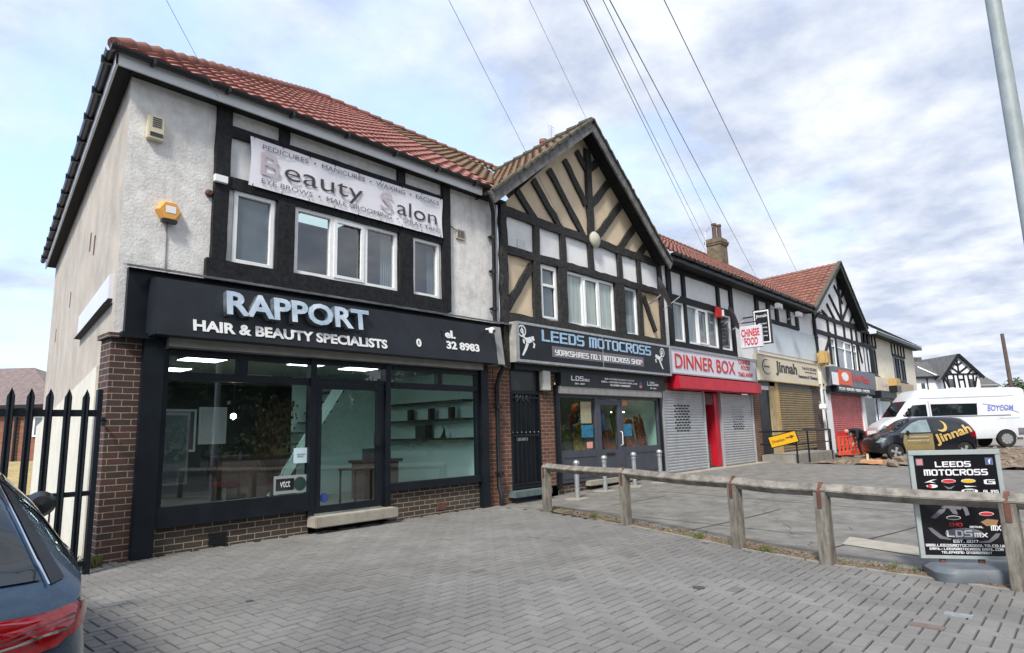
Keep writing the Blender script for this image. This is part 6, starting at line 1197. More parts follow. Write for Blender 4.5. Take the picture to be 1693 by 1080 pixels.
for cx, m_, tx in ((.07, mat('icon_rose', (.55, .22, .25), .5), None), (.92, mat('icon_blue2', (.05, .11, .30), .5), 'f')):
    bbox(MB(), .04+(cx-.045)*W2, .04+(cx+.045)*W2, zb+.03+.895*H2_, zb+.03+.965*H2_, -.0062, -.0045).build('icon', 'greyletter', ab); bbox(MB(), .04+(cx-.035)*W2, .04+(cx+.035)*W2, zb+.03+.902*H2_, zb+.03+.957*H2_, -.0075, -.0063).build('icon', m_, ab)
    if tx: words('lettering', tx, bp(.04, zb+.03, -.0078), bx, (0, 0, 1), ((cx-.012)*W2, (cx+.02)*W2, .905*H2_, .95*H2_), 'white', ab, ext=.0005, off=.03)
mb = MB()   # jumping rider, loose shapes
for poly in (((.12, .37), (.24, .45), (.33, .47), (.30, .43), (.18, .36)), ((.26, .47), (.40, .53), (.55, .50), (.50, .45), (.38, .46)), ((.50, .50), (.58, .47), (.60, .40), (.55, .39), (.54, .44)), ((.30, .50), (.34, .55), (.42, .55), (.40, .52)), ((.36, .46), (.44, .46), (.46, .40), (.40, .41))):
    mb.prism([bp(.04+a*W2, zb+.03+b*H2_, -.0065) for a, b in poly], by*.001)
mb.build('rider_graphic', 'greyletter', ab)
mb = MB(); n = 24; rings = []          # plastic base
for zz_, k in ((-.01, 1.), (.075, 1.02), (.115, .90), (.12, .6)):
    rings.append([bp(wb_/2+.06+(wb_/2+.02)*k*max(-1, min(1, 1.25*math.cos(2*math.pi*i/n))), gz0+zz_, -.06+.25*k*max(-1, min(1, 1.3*math.sin(2*math.pi*i/n)))) for i in range(n)])
mb.add([v for r_ in rings for v in r_], [(j*n+i, j*n+(i+1) % n, (j+1)*n+(i+1) % n, (j+1)*n+i) for j in range(3) for i in range(n)]+[tuple(3*n+i for i in range(n))]); mb.build('base', mat('blue_grey_plastic', (.12, .135, .15), .55, var=.2, vscale=5, bump=.001, bscale=80), ab, smooth=45)
for a in (.16, .48): m_ = MB(); bbox(m_, a, a+.05, gz0+.09, zb+.02, .0, .03); m_.build('spring_bracket', 'rust', ab)
# lamp column
p = Vector((4.81, -8.29, gz(4.81, -8.29))); tag(MB().tube([p-Vector((0, 0, .1)), p+Vector((0, 0, 1.3)), p+Vector((0, 0, 1.35)), p+Vector((0, 0, 8.5))], [.095, .095, .075, .05], 20).build('lamp_column', mat('grey_green_steel', (.24, .27, .265), .6, metal=.1, vscale=9, col2=(.32, .36, .355), stretch=(1, 1, .6)), None, smooth=50), 'tall grey steel lamp column rising at the right edge', 'lamp post')
# far telegraph pole
p = CAM+ray(1680, 680)*(36/FPX); tag(MB().tube([(p.x, p.y, 0), (p.x+.05, p.y+.1, 6.2)], [.13, .09], 10).build('telegraph_pole', mat('brown_pole', (.12, .085, .07), .9, var=.3, vscale=6), None, smooth=40), 'bare brown telegraph pole rising behind the white van', 'pole')
# plinth, steps and railings of the restaurant
tag(MB().box(19.3, 23.5, -1.15, -.06, .0, .40).build('concrete_plinth', 'kerb', None, bevel=.02), 'raised concrete landing in front of the bronze shutter', 'landing')
rl = thing('railing', 'black tubular railing around the landing of the restaurant', 'railing', (21.5, -1.2, .2)); zt_ = 1.16
post = [(19.35, -1.20), (20.5, -1.20), (23.2, -1.15), (19.35, -.05)]
for x, y in post[:3]: MB().tube([(x, y, .05), (x, y, zt_)], .028, 8).build('post', 'blackpaint', rl)
MB().tube([(19.35, -.04, zt_), (19.35, -1.2, zt_), (23.2, -1.15, zt_), (23.2, -.2, zt_+.02)], .028, 8).build('top_rail', 'blackpaint', rl); MB().tube([(19.35, -.04, .74), (19.35, -1.2, .74), (23.2, -1.15, .74)], .022, 8).build('mid_rail', 'blackpaint', rl)
ds = thing('diversion_sign', 'yellow Diversion sign with arrow leaning askew on the black railing', 'sign', (19.3, -.8, .8))
def dsg(px, py, X=19.28): return XPl(px, py, X)
c4 = [dsg(1269, 723), dsg(1315, 711), dsg(1322, 730), dsg(1276, 742)]; ux = (c4[1]-c4[0]).normalized(); vx = (c4[0]-c4[3]).normalized(); wl_, hl_ = (c4[1]-c4[0]).length, (c4[0]-c4[3]).length
def dbox(a0, a1, b0, b1, t0, t1, m, name): O_ = c4[3]; nn_ = Vector((-1, 0, 0)); mb = MB(); mb.prism([O_+ux*a+vx*b+nn_*t0 for a, b in ((a0, b0), (a1, b0), (a1, b1), (a0, b1))], nn_*(t1-t0)); return mb.build(name, m, ds)
dbox(0, wl_, 0, hl_, 0, .02, 'blackpaint', 'edge'); dbox(.03, wl_-.03, .03, hl_-.03, .02, .026, 'yellow', 'face'); words('lettering', 'Diversion', c4[3]+Vector((-.028, 0, 0)), ux, vx, (.1, wl_*.55, hl_*.38, hl_*.62), 'darkletter', ds, ext=.002, off=.01)
O_ = c4[3]; mb = MB(); mb.prism([O_+ux*(wl_*a)+vx*(hl_*b)+Vector((-.028, 0, 0)) for a, b in ((.60, .50), (.78, .50), (.76, .38), (.9, .56), (.76, .74), (.78, .60), (.60, .60))], (-.003, 0, 0)); mb.build('arrow', 'darkletter', ds)
# plastic barriers
for k, (xa_, ya_, xb_, yb_, lb) in enumerate(((24.6, -1.0, 27.4, -1.7, 'orange plastic works barrier in front of the pinkish shutter'), )):
    a, b = Vector((xa_, ya_, gz(xa_, ya_))), Vector((xb_, yb_, gz(xb_, yb_))); d_ = (b-a); d_.z = 0; L0 = d_.length; d_.normalize(); n__ = Vector((-d_.y, d_.x, 0)); s = thing('works_barrier', lb, 'barrier', tuple(a))
    def ob(a0, a1, z0, z1, t=.02, o=0): return MB().obox(a+d_*((a0+a1)/2)+Vector((0, 0, (z0+z1)/2))+n__*o, d_*((a1-a0)/2), n__*t, (0, 0, (z1-z0)/2))
    m1 = MB()
    for q in range(11): x = .05+q*(L0-.1)/10; m1.obox(a+d_*x+Vector((0, 0, .46)), d_*.045, n__*.018, (0, 0, .3))
    m1.build('bars', 'orange', s); ob(0, L0, .06, .20, .03).build('bottom_rail', 'orange', s); ob(0, L0, .74, .80, .025).build('top_rail', 'orange', s); ob(0, L0, .42, .47, .022).build('mid_rail', 'orange', s)
    for q in range(4): ob(L0*q/4, L0*(q+1)/4, .801, .95, .026).build('board', 'redletter' if q % 2 == 0 else 'white', s)
    for x in (.3, L0-.3): MB().obox(a+d_*x+Vector((0, 0, .035)), d_*.08, n__*.35, (0, 0, .035)).build('foot', 'rubber', s)
# covers in the paving
def disc(px, py, r, m, label, name, cat, square=None):
    p = Gp(px, py); z = gz(p.x, p.y)+.006
    mb = MB(); mb.lathe([(r, -.01), (r, .0), (r*.8, .001), (0, .001)], (p.x, p.y, z), 18) if not square else mb.box(p.x-square[0], p.x+square[0], p.y-square[1], p.y+square[1], z-.01, z)
    tag(mb.build(name, m, None), label, cat)
disc(1155, 972, .055, 'intdark', 'small round dark cover in the block paving', 'drain_cover', 'cover'); disc(1532, 1036, 0, mat('brown_cover', (.16, .12, .10), .8, var=.2, vscale=9), 'brown rectangular cover set in the block paving', 'access_cover', 'cover', (.05, .11)); disc(1585, 1017, 0, 'galv', 'small worn metal cover near the pavement sign', 'stopcock_cover', 'cover', (.04, .09))
disc(412, 994, .03, 'intdark', 'tiny dark chip in the paving near the doorstep', 'paving_chip', 'chip')
# rubble, weeds, litter
def ico(mb, c, r, sq=.7):
    bm = bmesh.new(); bmesh.ops.create_icosphere(bm, subdivisions=1, radius=r); 
    for v in bm.verts: v.co *= rnd.uniform(.7, 1.25); v.co.z *= sq
    rz = rnd.uniform(0, 6.28); vs = [Vector((v.co.x*math.cos(rz)-v.co.y*math.sin(rz), v.co.x*math.sin(rz)+v.co.y*math.cos(rz), v.co.z))+Vector(c) for v in bm.verts]; fs = [tuple(v.index for v in f_.verts) for f_ in bm.faces]; bm.free(); mb.add(vs, fs)
mb = MB()
for i in range(900):
    x, y = rnd.uniform(19.5, 31), rnd.uniform(-10.3, -1.4); r = rnd.choice((.03, .04, .05, .08, .12)); 
    if y > -3.4 and rnd.random() < .4: continue
    ico(mb, (x, y, gz(x, y)+.02), r)
tag(mb.build('rubble', 'rubble', None), 'brown broken stones over the dug up ground', 'rubble', kind='stuff')
mb = MB()
for i in range(1500):
    y = rnd.uniform(-9.4, -1.1); x = edge_x(y)+rnd.gauss(.19, .10); ico(mb, (x, y, gz(x, y)+.014), rnd.choice((.004, .006, .008, .012)), .5)
for i in range(110):
    y = rnd.uniform(-8.5, -.3); x = rnd.uniform(edge_x(y)-5, edge_x(y)+8); 
    if x > -.6: ico(mb, (x, y, gz(x, y)+.004), rnd.choice((.003, .005, .007)), .5)
tag(mb.build('gravel', mat('gravel', (.38, .32, .25), .9, vscale=60, col2=(.14, .11, .08)), None), 'loose pebbles along the soil strip under the knee rail', 'gravel', kind='stuff')
def tufts(mb, x, y, n, r, h):
    for i in range(n):
        a = rnd.uniform(0, 6.28); rr = r*rnd.random(); bx_, by_ = x+rr*math.cos(a), y+rr*math.sin(a); z = gz(bx_, by_)+.005; t_ = rnd.uniform(0, 6.28); hh = h*rnd.uniform(.4, 1.1); dx_, dy_ = .35*hh*math.cos(t_), .35*hh*math.sin(t_); w_ = .003
        mb.add([(bx_-w_*math.sin(t_), by_+w_*math.cos(t_), z), (bx_+w_*math.sin(t_), by_-w_*math.cos(t_), z), (bx_+dx_*.5+w_*math.sin(t_), by_+dy_*.5, z+hh*.7), (bx_+dx_*1.4, by_+dy_*1.4, z+hh)], [(0, 1, 2, 3)])
mb = MB()
for i in range(120):
    y = rnd.uniform(-9, -1.2); x = edge_x(y)+rnd.gauss(.2, .1); tufts(mb, x, y, 12, .05, rnd.choice((.02, .03, .05)))
for px, py in ((975, 858), (1150, 893), (1260, 915)): p = Gp(px, py); tufts(mb, p.x+.1, p.y, 90, .09, .07)
tufts(mb, -.06, -.15, 160, .08, .12); tufts(mb, -.4, -.1, 300, .25, .15); tufts(mb, -.9, .8, 500, .6, .3)
for i in range(5): tufts(mb, -1.5-.5*i, 3+i, 500, .8, .45)
tag(mb.build('weeds', 'grass', None), 'thin grass and weeds in the soil strip and by the gate', 'weeds', kind='stuff')
mb = MB(); 
for i in range(1000):
    y = rnd.uniform(-9.4, -1.2); x = edge_x(y)+abs(rnd.gauss(.16, .09)); z = gz(x, y)+.018+rnd.random()*.008; a = rnd.uniform(0, 6.28); s_ = rnd.uniform(.008, .024); mb.quad((x+s_*math.cos(a), y+s_*math.sin(a), z), (x-s_*.5*math.sin(a), y+s_*.5*math.cos(a), z+.008), (x-s_*math.cos(a), y-s_*math.sin(a), z), (x+s_*.5*math.sin(a), y-s_*.5*math.cos(a), z+.004))
tag(mb.build('leaf_litter', mat('dry_leaves', (.28, .17, .07), .9, vscale=30, col2=(.12, .07, .04)), None), 'dry brown leaves gathered along the soil strip', 'litter', kind='stuff')
p = Gp(1445, 768); tag(MB().box(p.x-.2, p.x+.2, p.y-.3, p.y+.35, gz(p.x, p.y)-.02, gz(p.x, p.y)+.14).build('timber_block', mat('orange_block', (.62, .32, .16), .8, var=.2, vscale=6), None, bevel=.01), 'pale orange block beside a wooden peg on the dug up ground', 'block')
p = Gp(1436, 768); tag(MB().box(p.x-.03, p.x+.03, p.y-.03, p.y+.03, gz(p.x, p.y)-.1, gz(p.x, p.y)+.33).build('wooden_peg', mat('fresh_wood', (.66, .54, .34), .8), None), 'upright wooden peg at the edge of the forecourt', 'peg')
for i, (px, py, r) in enumerate(((1492, 766, .30), (1510, 764, .26), (1478, 772, .18))):
    p = Gp(px, py); mb = MB(); ico(mb, (p.x, p.y, gz(p.x, p.y)+.08), r); tag(mb.build('boulder', 'rubble', None), ('largest', 'second largest', 'smallest')[i]+' brown stone lying before the black hatchback', 'stone', 'stones by the black hatchback')

# ============================================================ vehicles
def catmull(P, n):
    P = np.array(P, float); out = []
    for i in range(len(P)-1):
        p0, p1, p2, p3 = P[max(i-1, 0)], P[i], P[i+1], P[min(i+2, len(P)-1)]
        for k in range(n): t = k/n; out.append(.5*((2*p1)+(-p0+p2)*t+(2*p0-5*p1+4*p2-p3)*t*t+(-p0+3*p1-3*p2+p3)*t**3))
    out.append(P[-1]); return np.array(out)
def car_body(st, wheels, wr, width, crown=.02, n=4, smooth=True):
    """st rows: y, half width sill, z sill, half width mid, z mid, half width belt, z belt, half width roof, z roof"""
    S = catmull(st, n) if smooth else np.array(st, float); rings = []
    for y, ws, zs, wm, zm, wb, zb, wr_, zr in S:
        pts = [(ws*.6, zs), (ws, zs+.02), (wm*.995, (zs+zm)/2), (wm, zm), (wb*1.0+(wm-wb)*.4, (zm+zb)/2+.03), (wb, zb), (wb+(wr_-wb)*.5, zb+(zr-zb)*.52), (wr_+.015, zr-.075*min(1, (zr-zb)/.4)), (wr_*.86, zr-.005), (wr_*.45, zr+crown*.7)]
        rings.append([Vector((x, y, z)) for x, z in pts]+[Vector((0, y, zr+crown))]+[Vector((-x, y, z)) for x, z in reversed(pts)])
    mb = MB(); K = len(rings[0])
    for r_ in rings: mb.v += [tuple(p) for p in r_]
    for j in range(len(rings)-1):
        for i in range(K): mb.f.append((j*K+i, j*K+(i+1) % K, (j+1)*K+(i+1) % K, (j+1)*K+i))
    mb.f += [tuple(reversed(range(K))), tuple((len(rings)-1)*K+i for i in range(K))]
    me = bpy.data.meshes.new('b'); me.from_pydata(mb.v, [], mb.f); bm = bmesh.new(); bm.from_mesh(me); bmesh.ops.recalc_face_normals(bm, faces=bm.faces); bm.to_mesh(me); bm.free()
    o = bpy.data.objects.new('b', me); COL.objects.link(o); cs_ = []
    for wy, wz in wheels:
        c = MB(); c.lathe([(wr*1.13, -width), (wr*1.13, width)], (0, wy, wz), 28, 'x'); cm = bpy.data.meshes.new('c'); cm.from_pydata([tuple(v) for v in c.v], [], c.f); bm = bmesh.new(); bm.from_mesh(cm); bmesh.ops.recalc_face_normals(bm, faces=bm.faces); bm.to_mesh(cm); bm.free(); co = bpy.data.objects.new('c', cm); COL.objects.link(co); cs_.append(co)
        md = o.modifiers.new('m', 'BOOLEAN'); md.object = co; md.operation = 'DIFFERENCE'; md.solver = 'EXACT'
    dg = bpy.context.evaluated_depsgraph_get(); dg.update(); out = bpy.data.meshes.new_from_object(o.evaluated_get(dg))
    bvh = BVHTree.FromPolygons([v.co.copy() for v in me.vertices], [tuple(p.vertices) for p in me.polygons])
    bpy.data.objects.remove(o); [bpy.data.objects.remove(c) for c in cs_]; out.materials.clear(); return out, bvh
def decal_mesh(me, bvh, direction, off):
    d = Vector(direction).normalized(); kill = []
    for v in me.vertices:
        h = bvh.ray_cast(v.co-d*6, d)
        if h[0] is None: h = bvh.find_nearest(v.co)
        nn_ = h[1] if h[1].dot(d) < 0 else -h[1]; v.co = h[0]+(nn_-d*.4).normalized()*off
    me.update(); return me
def decal(name, poly, bvh, direction, m, par, off=.006, cuts=3, axis='x', smooth=40):
    """poly given in the plane seen along direction: axis x -> (y,z), axis y -> (x,z)"""
    bm = bmesh.new(); vs = [bm.verts.new((0, a, b) if axis == 'x' else (a, 0, b)) for a, b in poly]; bm.faces.new(vs)
    for k in (0, 1):
        vals = [p_[k] for p_ in poly]; lo, hi = min(vals), max(vals); ns = max(1, int((hi-lo)/(.018 if name.startswith('tail') else .04))); ax_ = ((1, 2) if axis == 'x' else (0, 2))[k]
        for i in range(1, ns+1):
            co_ = [0, 0, 0]; no_ = [0, 0, 0]; co_[ax_] = lo+(hi-lo)*i/(ns+1); no_[ax_] = 1; bmesh.ops.bisect_plane(bm, geom=bm.verts[:]+bm.edges[:]+bm.faces[:], plane_co=co_, plane_no=no_)
    bmesh.ops.triangulate(bm, faces=bm.faces); me = bpy.data.meshes.new(name); bm.to_mesh(me); bm.free(); decal_mesh(me, bvh, direction, off)
    bm = bmesh.new(); bm.from_mesh(me); bmesh.ops.recalc_face_normals(bm, faces=bm.faces)
    if bm.faces and sum((f_.normal.dot(Vector(direction)) for f_ in bm.faces)) > 0: bmesh.ops.reverse_faces(bm, faces=bm.faces)
    bm.to_mesh(me); bm.free(); return link(name, me, m, par, smooth, True)
def wheel(par, x, y, r, w_, side_, spokes=5, rim='silver', dark=False):
    t = MB().lathe([(r*.62, -w_/2), (r*.93, -w_/2), (r, -w_*.32), (r, w_*.32), (r*.93, w_/2), (r*.62, w_/2)], (x, y, r), 30, 'x').build('wheel', 'rubber', par, smooth=35, local=True)
    ox = x+side_*w_*.42; m_ = MB(); m_.lathe([(r*.63, -.03*side_), (r*.66, .01*side_), (r*.60, .012*side_), (r*.58, -.02*side_)], (ox, y, r), 28, 'x')
    R = m_.build('rim', rim, t, smooth=35, local=True); m_ = MB(); m_.lathe([(r*.6, -.05*side_), (0, -.05*side_)], (ox, y, r), 24, 'x').build('brake_disc', 'intdark', t, local=True)
    m_ = MB()
    for k in range(spokes):
        a = 2*math.pi*k/spokes+.3; ca, sa_ = math.cos(a), math.sin(a); wi, wo_ = r*.09, r*.19
        m_.prism([(ox, y+ca*r*.08-sa_*wi, r+sa_*r*.08+ca*wi), (ox, y+ca*r*.60-sa_*wo_, r+sa_*r*.60+ca*wo_), (ox, y+ca*r*.60+sa_*wo_, r+sa_*r*.60-ca*wo_), (ox, y+ca*r*.08+sa_*wi, r+sa_*r*.08-ca*wi)], (side_*.02, 0, 0))
    m_.lathe([(r*.14, -.02*side_), (r*.13, .03*side_), (0, .03*side_)], (ox, y, r), 14, 'x'); m_.build('spokes', rim, t, smooth=35, local=True); return t
M['carglass'] = mat('car_glass', (.010, .014, .016), .03, spec=.9); M['seeglass'] = mat('bright_car_glass', (.20, .27, .28), .05, var=.3, vscale=2, spec=.8); M['chrome'] = mat('chrome_trim', (.6, .62, .63), .15, metal=.95)
M['bluepaint'] = mat('dark_blue_metallic', (.028, .062, .105), .28, metal=.55, var=.1, vscale=30, coat=.8); M['blackcar'] = mat('black_car_paint', (.010, .010, .016), .25, coat=.6, var=.3, vscale=4); M['vanwhite'] = mat('van_white', (.70, .73, .75), .3, var=.08, vscale=1.5, coat=.3, stain=.12); M['lampred'] = mat('red_lamp', (.28, .002, .005), .12, var=.35, vscale=6, coat=1)
M['gold'] = mat('gold_vinyl', (.55, .38, .12), .45, var=.1, vscale=4); M['golddoor'] = mat('dull_gold_door', (.24, .19, .08), .4, var=.12, vscale=2)
def setcar(root, x, y, az, z=None): root.location = (x, y, gz(x, y) if z is None else z); root.rotation_euler = (0, 0, R_(az-90))

# --- dark blue estate close to the viewer
est = [(-2.38, .60, .36, .76, .55, .72, .74, .62, .80), (-2.33, .70, .30, .84, .55, .81, .80, .68, .90), (-2.2, .78, .24, .895, .55, .86, .90, .70, 1.02), (-2.02, .82, .21, .91, .55, .875, .95, .655, 1.22), (-1.72, .84, .20, .915, .55, .885, .965, .60, 1.405), (-1.3, .85, .19, .915, .55, .89, .96, .60, 1.45), (-.5, .86, .18, .915, .55, .89, .95, .60, 1.475), (.3, .86, .18, .915, .55, .89, .94, .585, 1.455), (.72, .86, .18, .915, .55, .885, .93, .56, 1.34), (1.3, .85, .18, .91, .55, .865, .90, .72, .975), (1.8, .83, .19, .905, .55, .83, .84, .68, .905), (2.2, .76, .22, .85, .52, .74, .70, .6, .78), (2.38, .62, .3, .70, .5, .6, .6, .5, .66)]
cb_ = thing('estate_car', 'dark blue estate car seen from its rear right corner at the left edge', 'car', (0, 0, 0))
me, bvh = car_body(est, [(-1.40, .33), (1.43, .33)], .33, 1.2, n=5); body = link('body', me, 'bluepaint', cb_, 35, True)
for sx, lb in ((1, ''), (-1, '')):
    D = (-sx, 0, 0)
    decal('side_window', [(-1.92, 1.02), (-1.70, 1.33), (-1.3, 1.385), (-.95, 1.395), (-.95, .995)], bvh, D, 'carglass', cb_); decal('side_window', [(-.88, .995), (-.88, 1.395), (-.1, 1.40), (-.02, .985)], bvh, D, 'carglass', cb_); decal('side_window', [(.05, .985), (-.02, 1.40), (.35, 1.37), (1.0, 1.0)], bvh, D, 'carglass', cb_)
    decal('chrome_trim', [(-1.97, .985), (-1.94, 1.01), (-.9, .985), (1.05, .975), (1.05, .955), (-.9, .962)], bvh, D, 'chrome', cb_, .010, 4); decal('chrome_trim', [(-1.94, 1.01), (-1.71, 1.345), (-1.3, 1.40), (-.1, 1.415), (.36, 1.385), (.36, 1.40), (-.1, 1.43), (-1.3, 1.415), (-1.73, 1.36), (-1.97, 1.0)], bvh, D, 'chrome', cb_, .010, 3)
    decal('tail_lamp', [(-2.40, .73), (-2.40, .83), (-2.28, .85), (-2.16, .85), (-2.2, .80), (-2.28, .76)], bvh, D, 'lampred', cb_, .016, 5)
    mr_ = MB(); mr_.lathe([(.0, -.10), (.07, -.085), (.10, -.02), (.105, .0), (.09, .004), (0, .004)], (sx*1.03, .82, 1.02), 18, 'y'); mo = mr_.build('door_mirror', 'blackplastic', cb_, smooth=50, local=True); MB().tube([(sx*.90, .86, .95), (sx*1.0, .86, .98)], .025, 8).build('mirror_arm', 'blackplastic', mo, local=True)
    wheel(cb_, sx*.80, -1.40, .33, .22, sx); wheel(cb_, sx*.80, 1.43, .33, .22, sx)
    decal('headlight', [(2.0, .62), (1.75, .78), (2.1, .80), (2.3, .62)], bvh, D, 'seeglass', cb_, .008, 3)
    for z_, nm in ((.80, 'door_handle'),):
        MB().tube([(sx*.905, -.30, .86), (sx*.935, -.26, .865), (sx*.935, -.12, .865), (sx*.905, -.08, .86)], .012, 6).build(nm, 'bluepaint', cb_, local=True)
DB = (0, 1, 0)
for sx in (-1, 1): decal('pillar_seam', [(sx*.74, .93), (sx*.565, 1.38), (sx*.569, 1.38), (sx*.747, .93)], bvh, DB, 'chrome', cb_, .012, 4, 'y'); decal('pillar_trim', [(sx*.755, .93), (sx*.58, 1.38), (sx*.60, 1.37), (sx*.80, .94)], bvh, DB, 'blackplastic', cb_, .007, 4, 'y')
decal('rear_window', [(-.72, .95), (-.545, 1.36), (.545, 1.36), (.72, .95)], bvh, DB, 'carglass', cb_, .008, 4, 'y')
for sx in (-1, 1):
    decal('tail_lamp', [(sx*.42, .675), (sx*.42, .765), (sx*.70, .81), (sx*.84, .845), (sx*.86, .80), (sx*.77, .715)], bvh, DB, 'lampred', cb_, .016, 5, 'y'); decal('lamp_strip', [(sx*.43, .712), (sx*.43, .720), (sx*.80, .778), (sx*.80, .770)], bvh, DB, 'chrome', cb_, .024, 3, 'y')
    decal('lamp_gap', [(sx*.575, .67), (sx*.575, .81), (sx*.588, .81), (sx*.588, .67)], bvh, DB, 'blackplastic', cb_, .022, 3, 'y')
decal('windscreen', [(-.62, .97), (-.50, 1.36), (.50, 1.36), (.62, .97)], bvh, (0, -1, 0), 'carglass', cb_, .008, 4, 'y')
MB().prism([(-.56, -1.98, 1.40), (.56, -1.98, 1.40), (.54, -1.62, 1.455), (-.54, -1.62, 1.455)], (0, 0, .018)).build('spoiler', 'bluepaint', cb_, local=True, bevel=.006)
for sx in (-1, 1): MB().tube([(sx*.55, -1.5, 1.45), (sx*.55, -1.4, 1.50), (sx*.55, .1, 1.51), (sx*.54, .25, 1.46)], .014, 6).build('roof_rail', 'chrome', cb_, smooth=50, local=True)
decal('lamp_strip', [(-.8, .0), (-.8, .0), (-.8, .0)], bvh, DB, 'white', cb_) if False else None
for sx in (-1, 1):
    for dz_ in (.022, .038): decal('lamp_rib', [(sx*.44, .712+dz_), (sx*.44, .715+dz_), (sx*.82, .778+dz_), (sx*.82, .775+dz_)], bvh, DB, 'darkletter', cb_, .020, 3, 'y')
    decal('tailgate_seam', [(sx*.40, .60), (sx*.40, .94), (sx*.407, .94), (sx*.407, .60)], bvh, DB, 'blackplastic', cb_, .006, 3, 'y')
decal('number_plate', [(-.26, .60), (-.26, .70), (.26, .70), (.26, .60)], bvh, DB, 'yellow', cb_, .01, 3, 'y')
decal('bumper_trim', [(-.70, .34), (-.70, .42), (.70, .42), (.70, .34)], bvh, DB, 'blackplastic', cb_, .006, 3, 'y')
setcar(cb_, -2.20, -3.14, 84, gz(-2.2, -3.5)-.01); cb_.scale = (1, 1, .93)

# --- black hatchback with gold door
hat = [(-1.70, .55, .36, .68, .55, .62, .80, .52, .92), (-1.62, .66, .26, .77, .52, .73, .92, .56, 1.12), (-1.46, .72, .21, .80, .5, .765, .95, .57, 1.30), (-1.2, .74, .19, .81, .5, .78, .94, .57, 1.41), (-.5, .76, .18, .81, .5, .79, .92, .575, 1.455), (.1, .76, .18, .81, .5, .79, .90, .56, 1.435), (.45, .76, .18, .81, .5, .785, .89, .54, 1.33), (.98, .76, .18, .80, .5, .765, .86, .62, .99), (1.3, .74, .19, .79, .5, .72, .82, .56, .90), (1.58, .68, .22, .74, .48, .63, .70, .46, .77), (1.70, .55, .28, .60, .45, .5, .58, .4, .63)]
hb_ = thing('hatchback_car', 'small black hatchback with a gold door and gold Jinnah lettering', 'car', (0, 0, 0))
me, bvh = car_body(hat, [(-1.20, .28), (1.14, .28)], .28, 1.2, n=4); link('body', me, 'blackcar', hb_, 35, True); D = (1, 0, 0)
decal('front_door', [(-.16, .30), (-.16, .885), (.80, .86), (.86, .60), (.80, .30)], bvh, D, 'golddoor', hb_, .008, 4, label=None) if False else decal('front_door', [(-.16, .30), (-.16, .885), (.80, .86), (.86, .60), (.80, .30)], bvh, D, 'golddoor', hb_, .008, 4)
for sx in (-1, 1):
    D = (-sx, 0, 0)
    decal('side_window', [(-.12, .93), (-.12, 1.36), (.12, 1.36), (.40, 1.25), (.88, .93)], bvh, D, 'seeglass', hb_); decal('side_window', [(-1.15, 1.02), (-.95, 1.33), (-.22, 1.37), (-.22, .95), (-.9, .97)], bvh, D, 'carglass', hb_)
    decal('tail_lamp', [(-1.66, .70), (-1.66, .95), (-1.50, .95), (-1.45, .75)], bvh, D, 'lampred', hb_, .01); wheel(hb_, sx*.71, -1.20, .28, .17, sx, 4); wheel(hb_, sx*.71, 1.14, .28, .17, sx, 4)
    decal('headlight', [(1.60, .60), (1.35, .74), (1.50, .78), (1.68, .62)], bvh, D, 'seeglass', hb_, .008, 3)
    MB().lathe([(0, -.06), (.06, -.05), (.085, 0), (0, .002)], (sx*.88, .72, .93), 14, 'y').build('door_mirror', 'blackplastic', hb_, smooth=50, local=True)
decal('windscreen', [(-.56, .96), (-.47, 1.34), (.47, 1.34), (.56, .96)], bvh, (0, -1, 0), 'carglass', hb_, .008, 4, 'y'); decal('rear_window', [(-.5, .98), (-.42, 1.28), (.42, 1.28), (.5, .98)], bvh, (0, 1, 0), 'carglass', hb_, .008, 4, 'y')
def side_text(par, bvh, tx, rect, m, off=.012, rot=0., shear=0., ofs=.02):
    me = text_mesh(tx, 0, shear, ofs); place(me, (0, 0, 0), (0, -1, 0), (0, 0, 1), rect)
    bm = bmesh.new(); bm.from_mesh(me); bmesh.ops.triangulate(bm, faces=bm.faces)
    bmesh.ops.subdivide_edges(bm, edges=[e_ for e_ in bm.edges if e_.calc_length() > .12], cuts=2); bmesh.ops.triangulate(bm, faces=bm.faces); bm.to_mesh(me); bm.free()
    c = Vector((0, -(rect[0]+rect[1])/2, (rect[2]+rect[3])/2)); me.transform(Matrix.Translation(c) @ Matrix.Rotation(R_(rot), 4, 'X') @ Matrix.Translation(-c)); decal_mesh(me, bvh, (1, 0, 0), off); return link('lettering', me, m, par, 0, True)
side_text(hb_, bvh, 'Jinnah', (.20, 1.52, .62, 1.02), 'gold', rot=-17, ofs=.03)
for tx, z_, m_ in (('Jinnah Restaurant', .76, 'white'), ('& TAKEAWAY', .70, 'darkletter'), ('www.jinnah.co.uk', .64, 'white'), ('T: 0113 232 8331', .54, 'darkletter')): side_text(hb_, bvh, tx, (-.72, .02, z_, z_+.04), m_, .014, ofs=.005)
mo_ = [(-(.52+.19*math.cos(R_(-140+i*11))), 1.12+.19*math.sin(R_(-140+i*11))) for i in range(21)]+[(-(.47+.155*math.cos(R_(78-i*10.6))), 1.155+.16*math.sin(R_(78-i*10.6))) for i in range(20)]
decal('crescent', mo_, bvh, (1, 0, 0), 'gold', hb_, .012, 1)
fwd = Vector((math.cos(R_(128)), math.sin(R_(128)), 0)); c_ = Vector((23.56, -3.12, 0))-fwd*1.14+Vector((fwd.y, -fwd.x, 0))*.75; setcar(hb_, c_.x, c_.y, 128, .045)

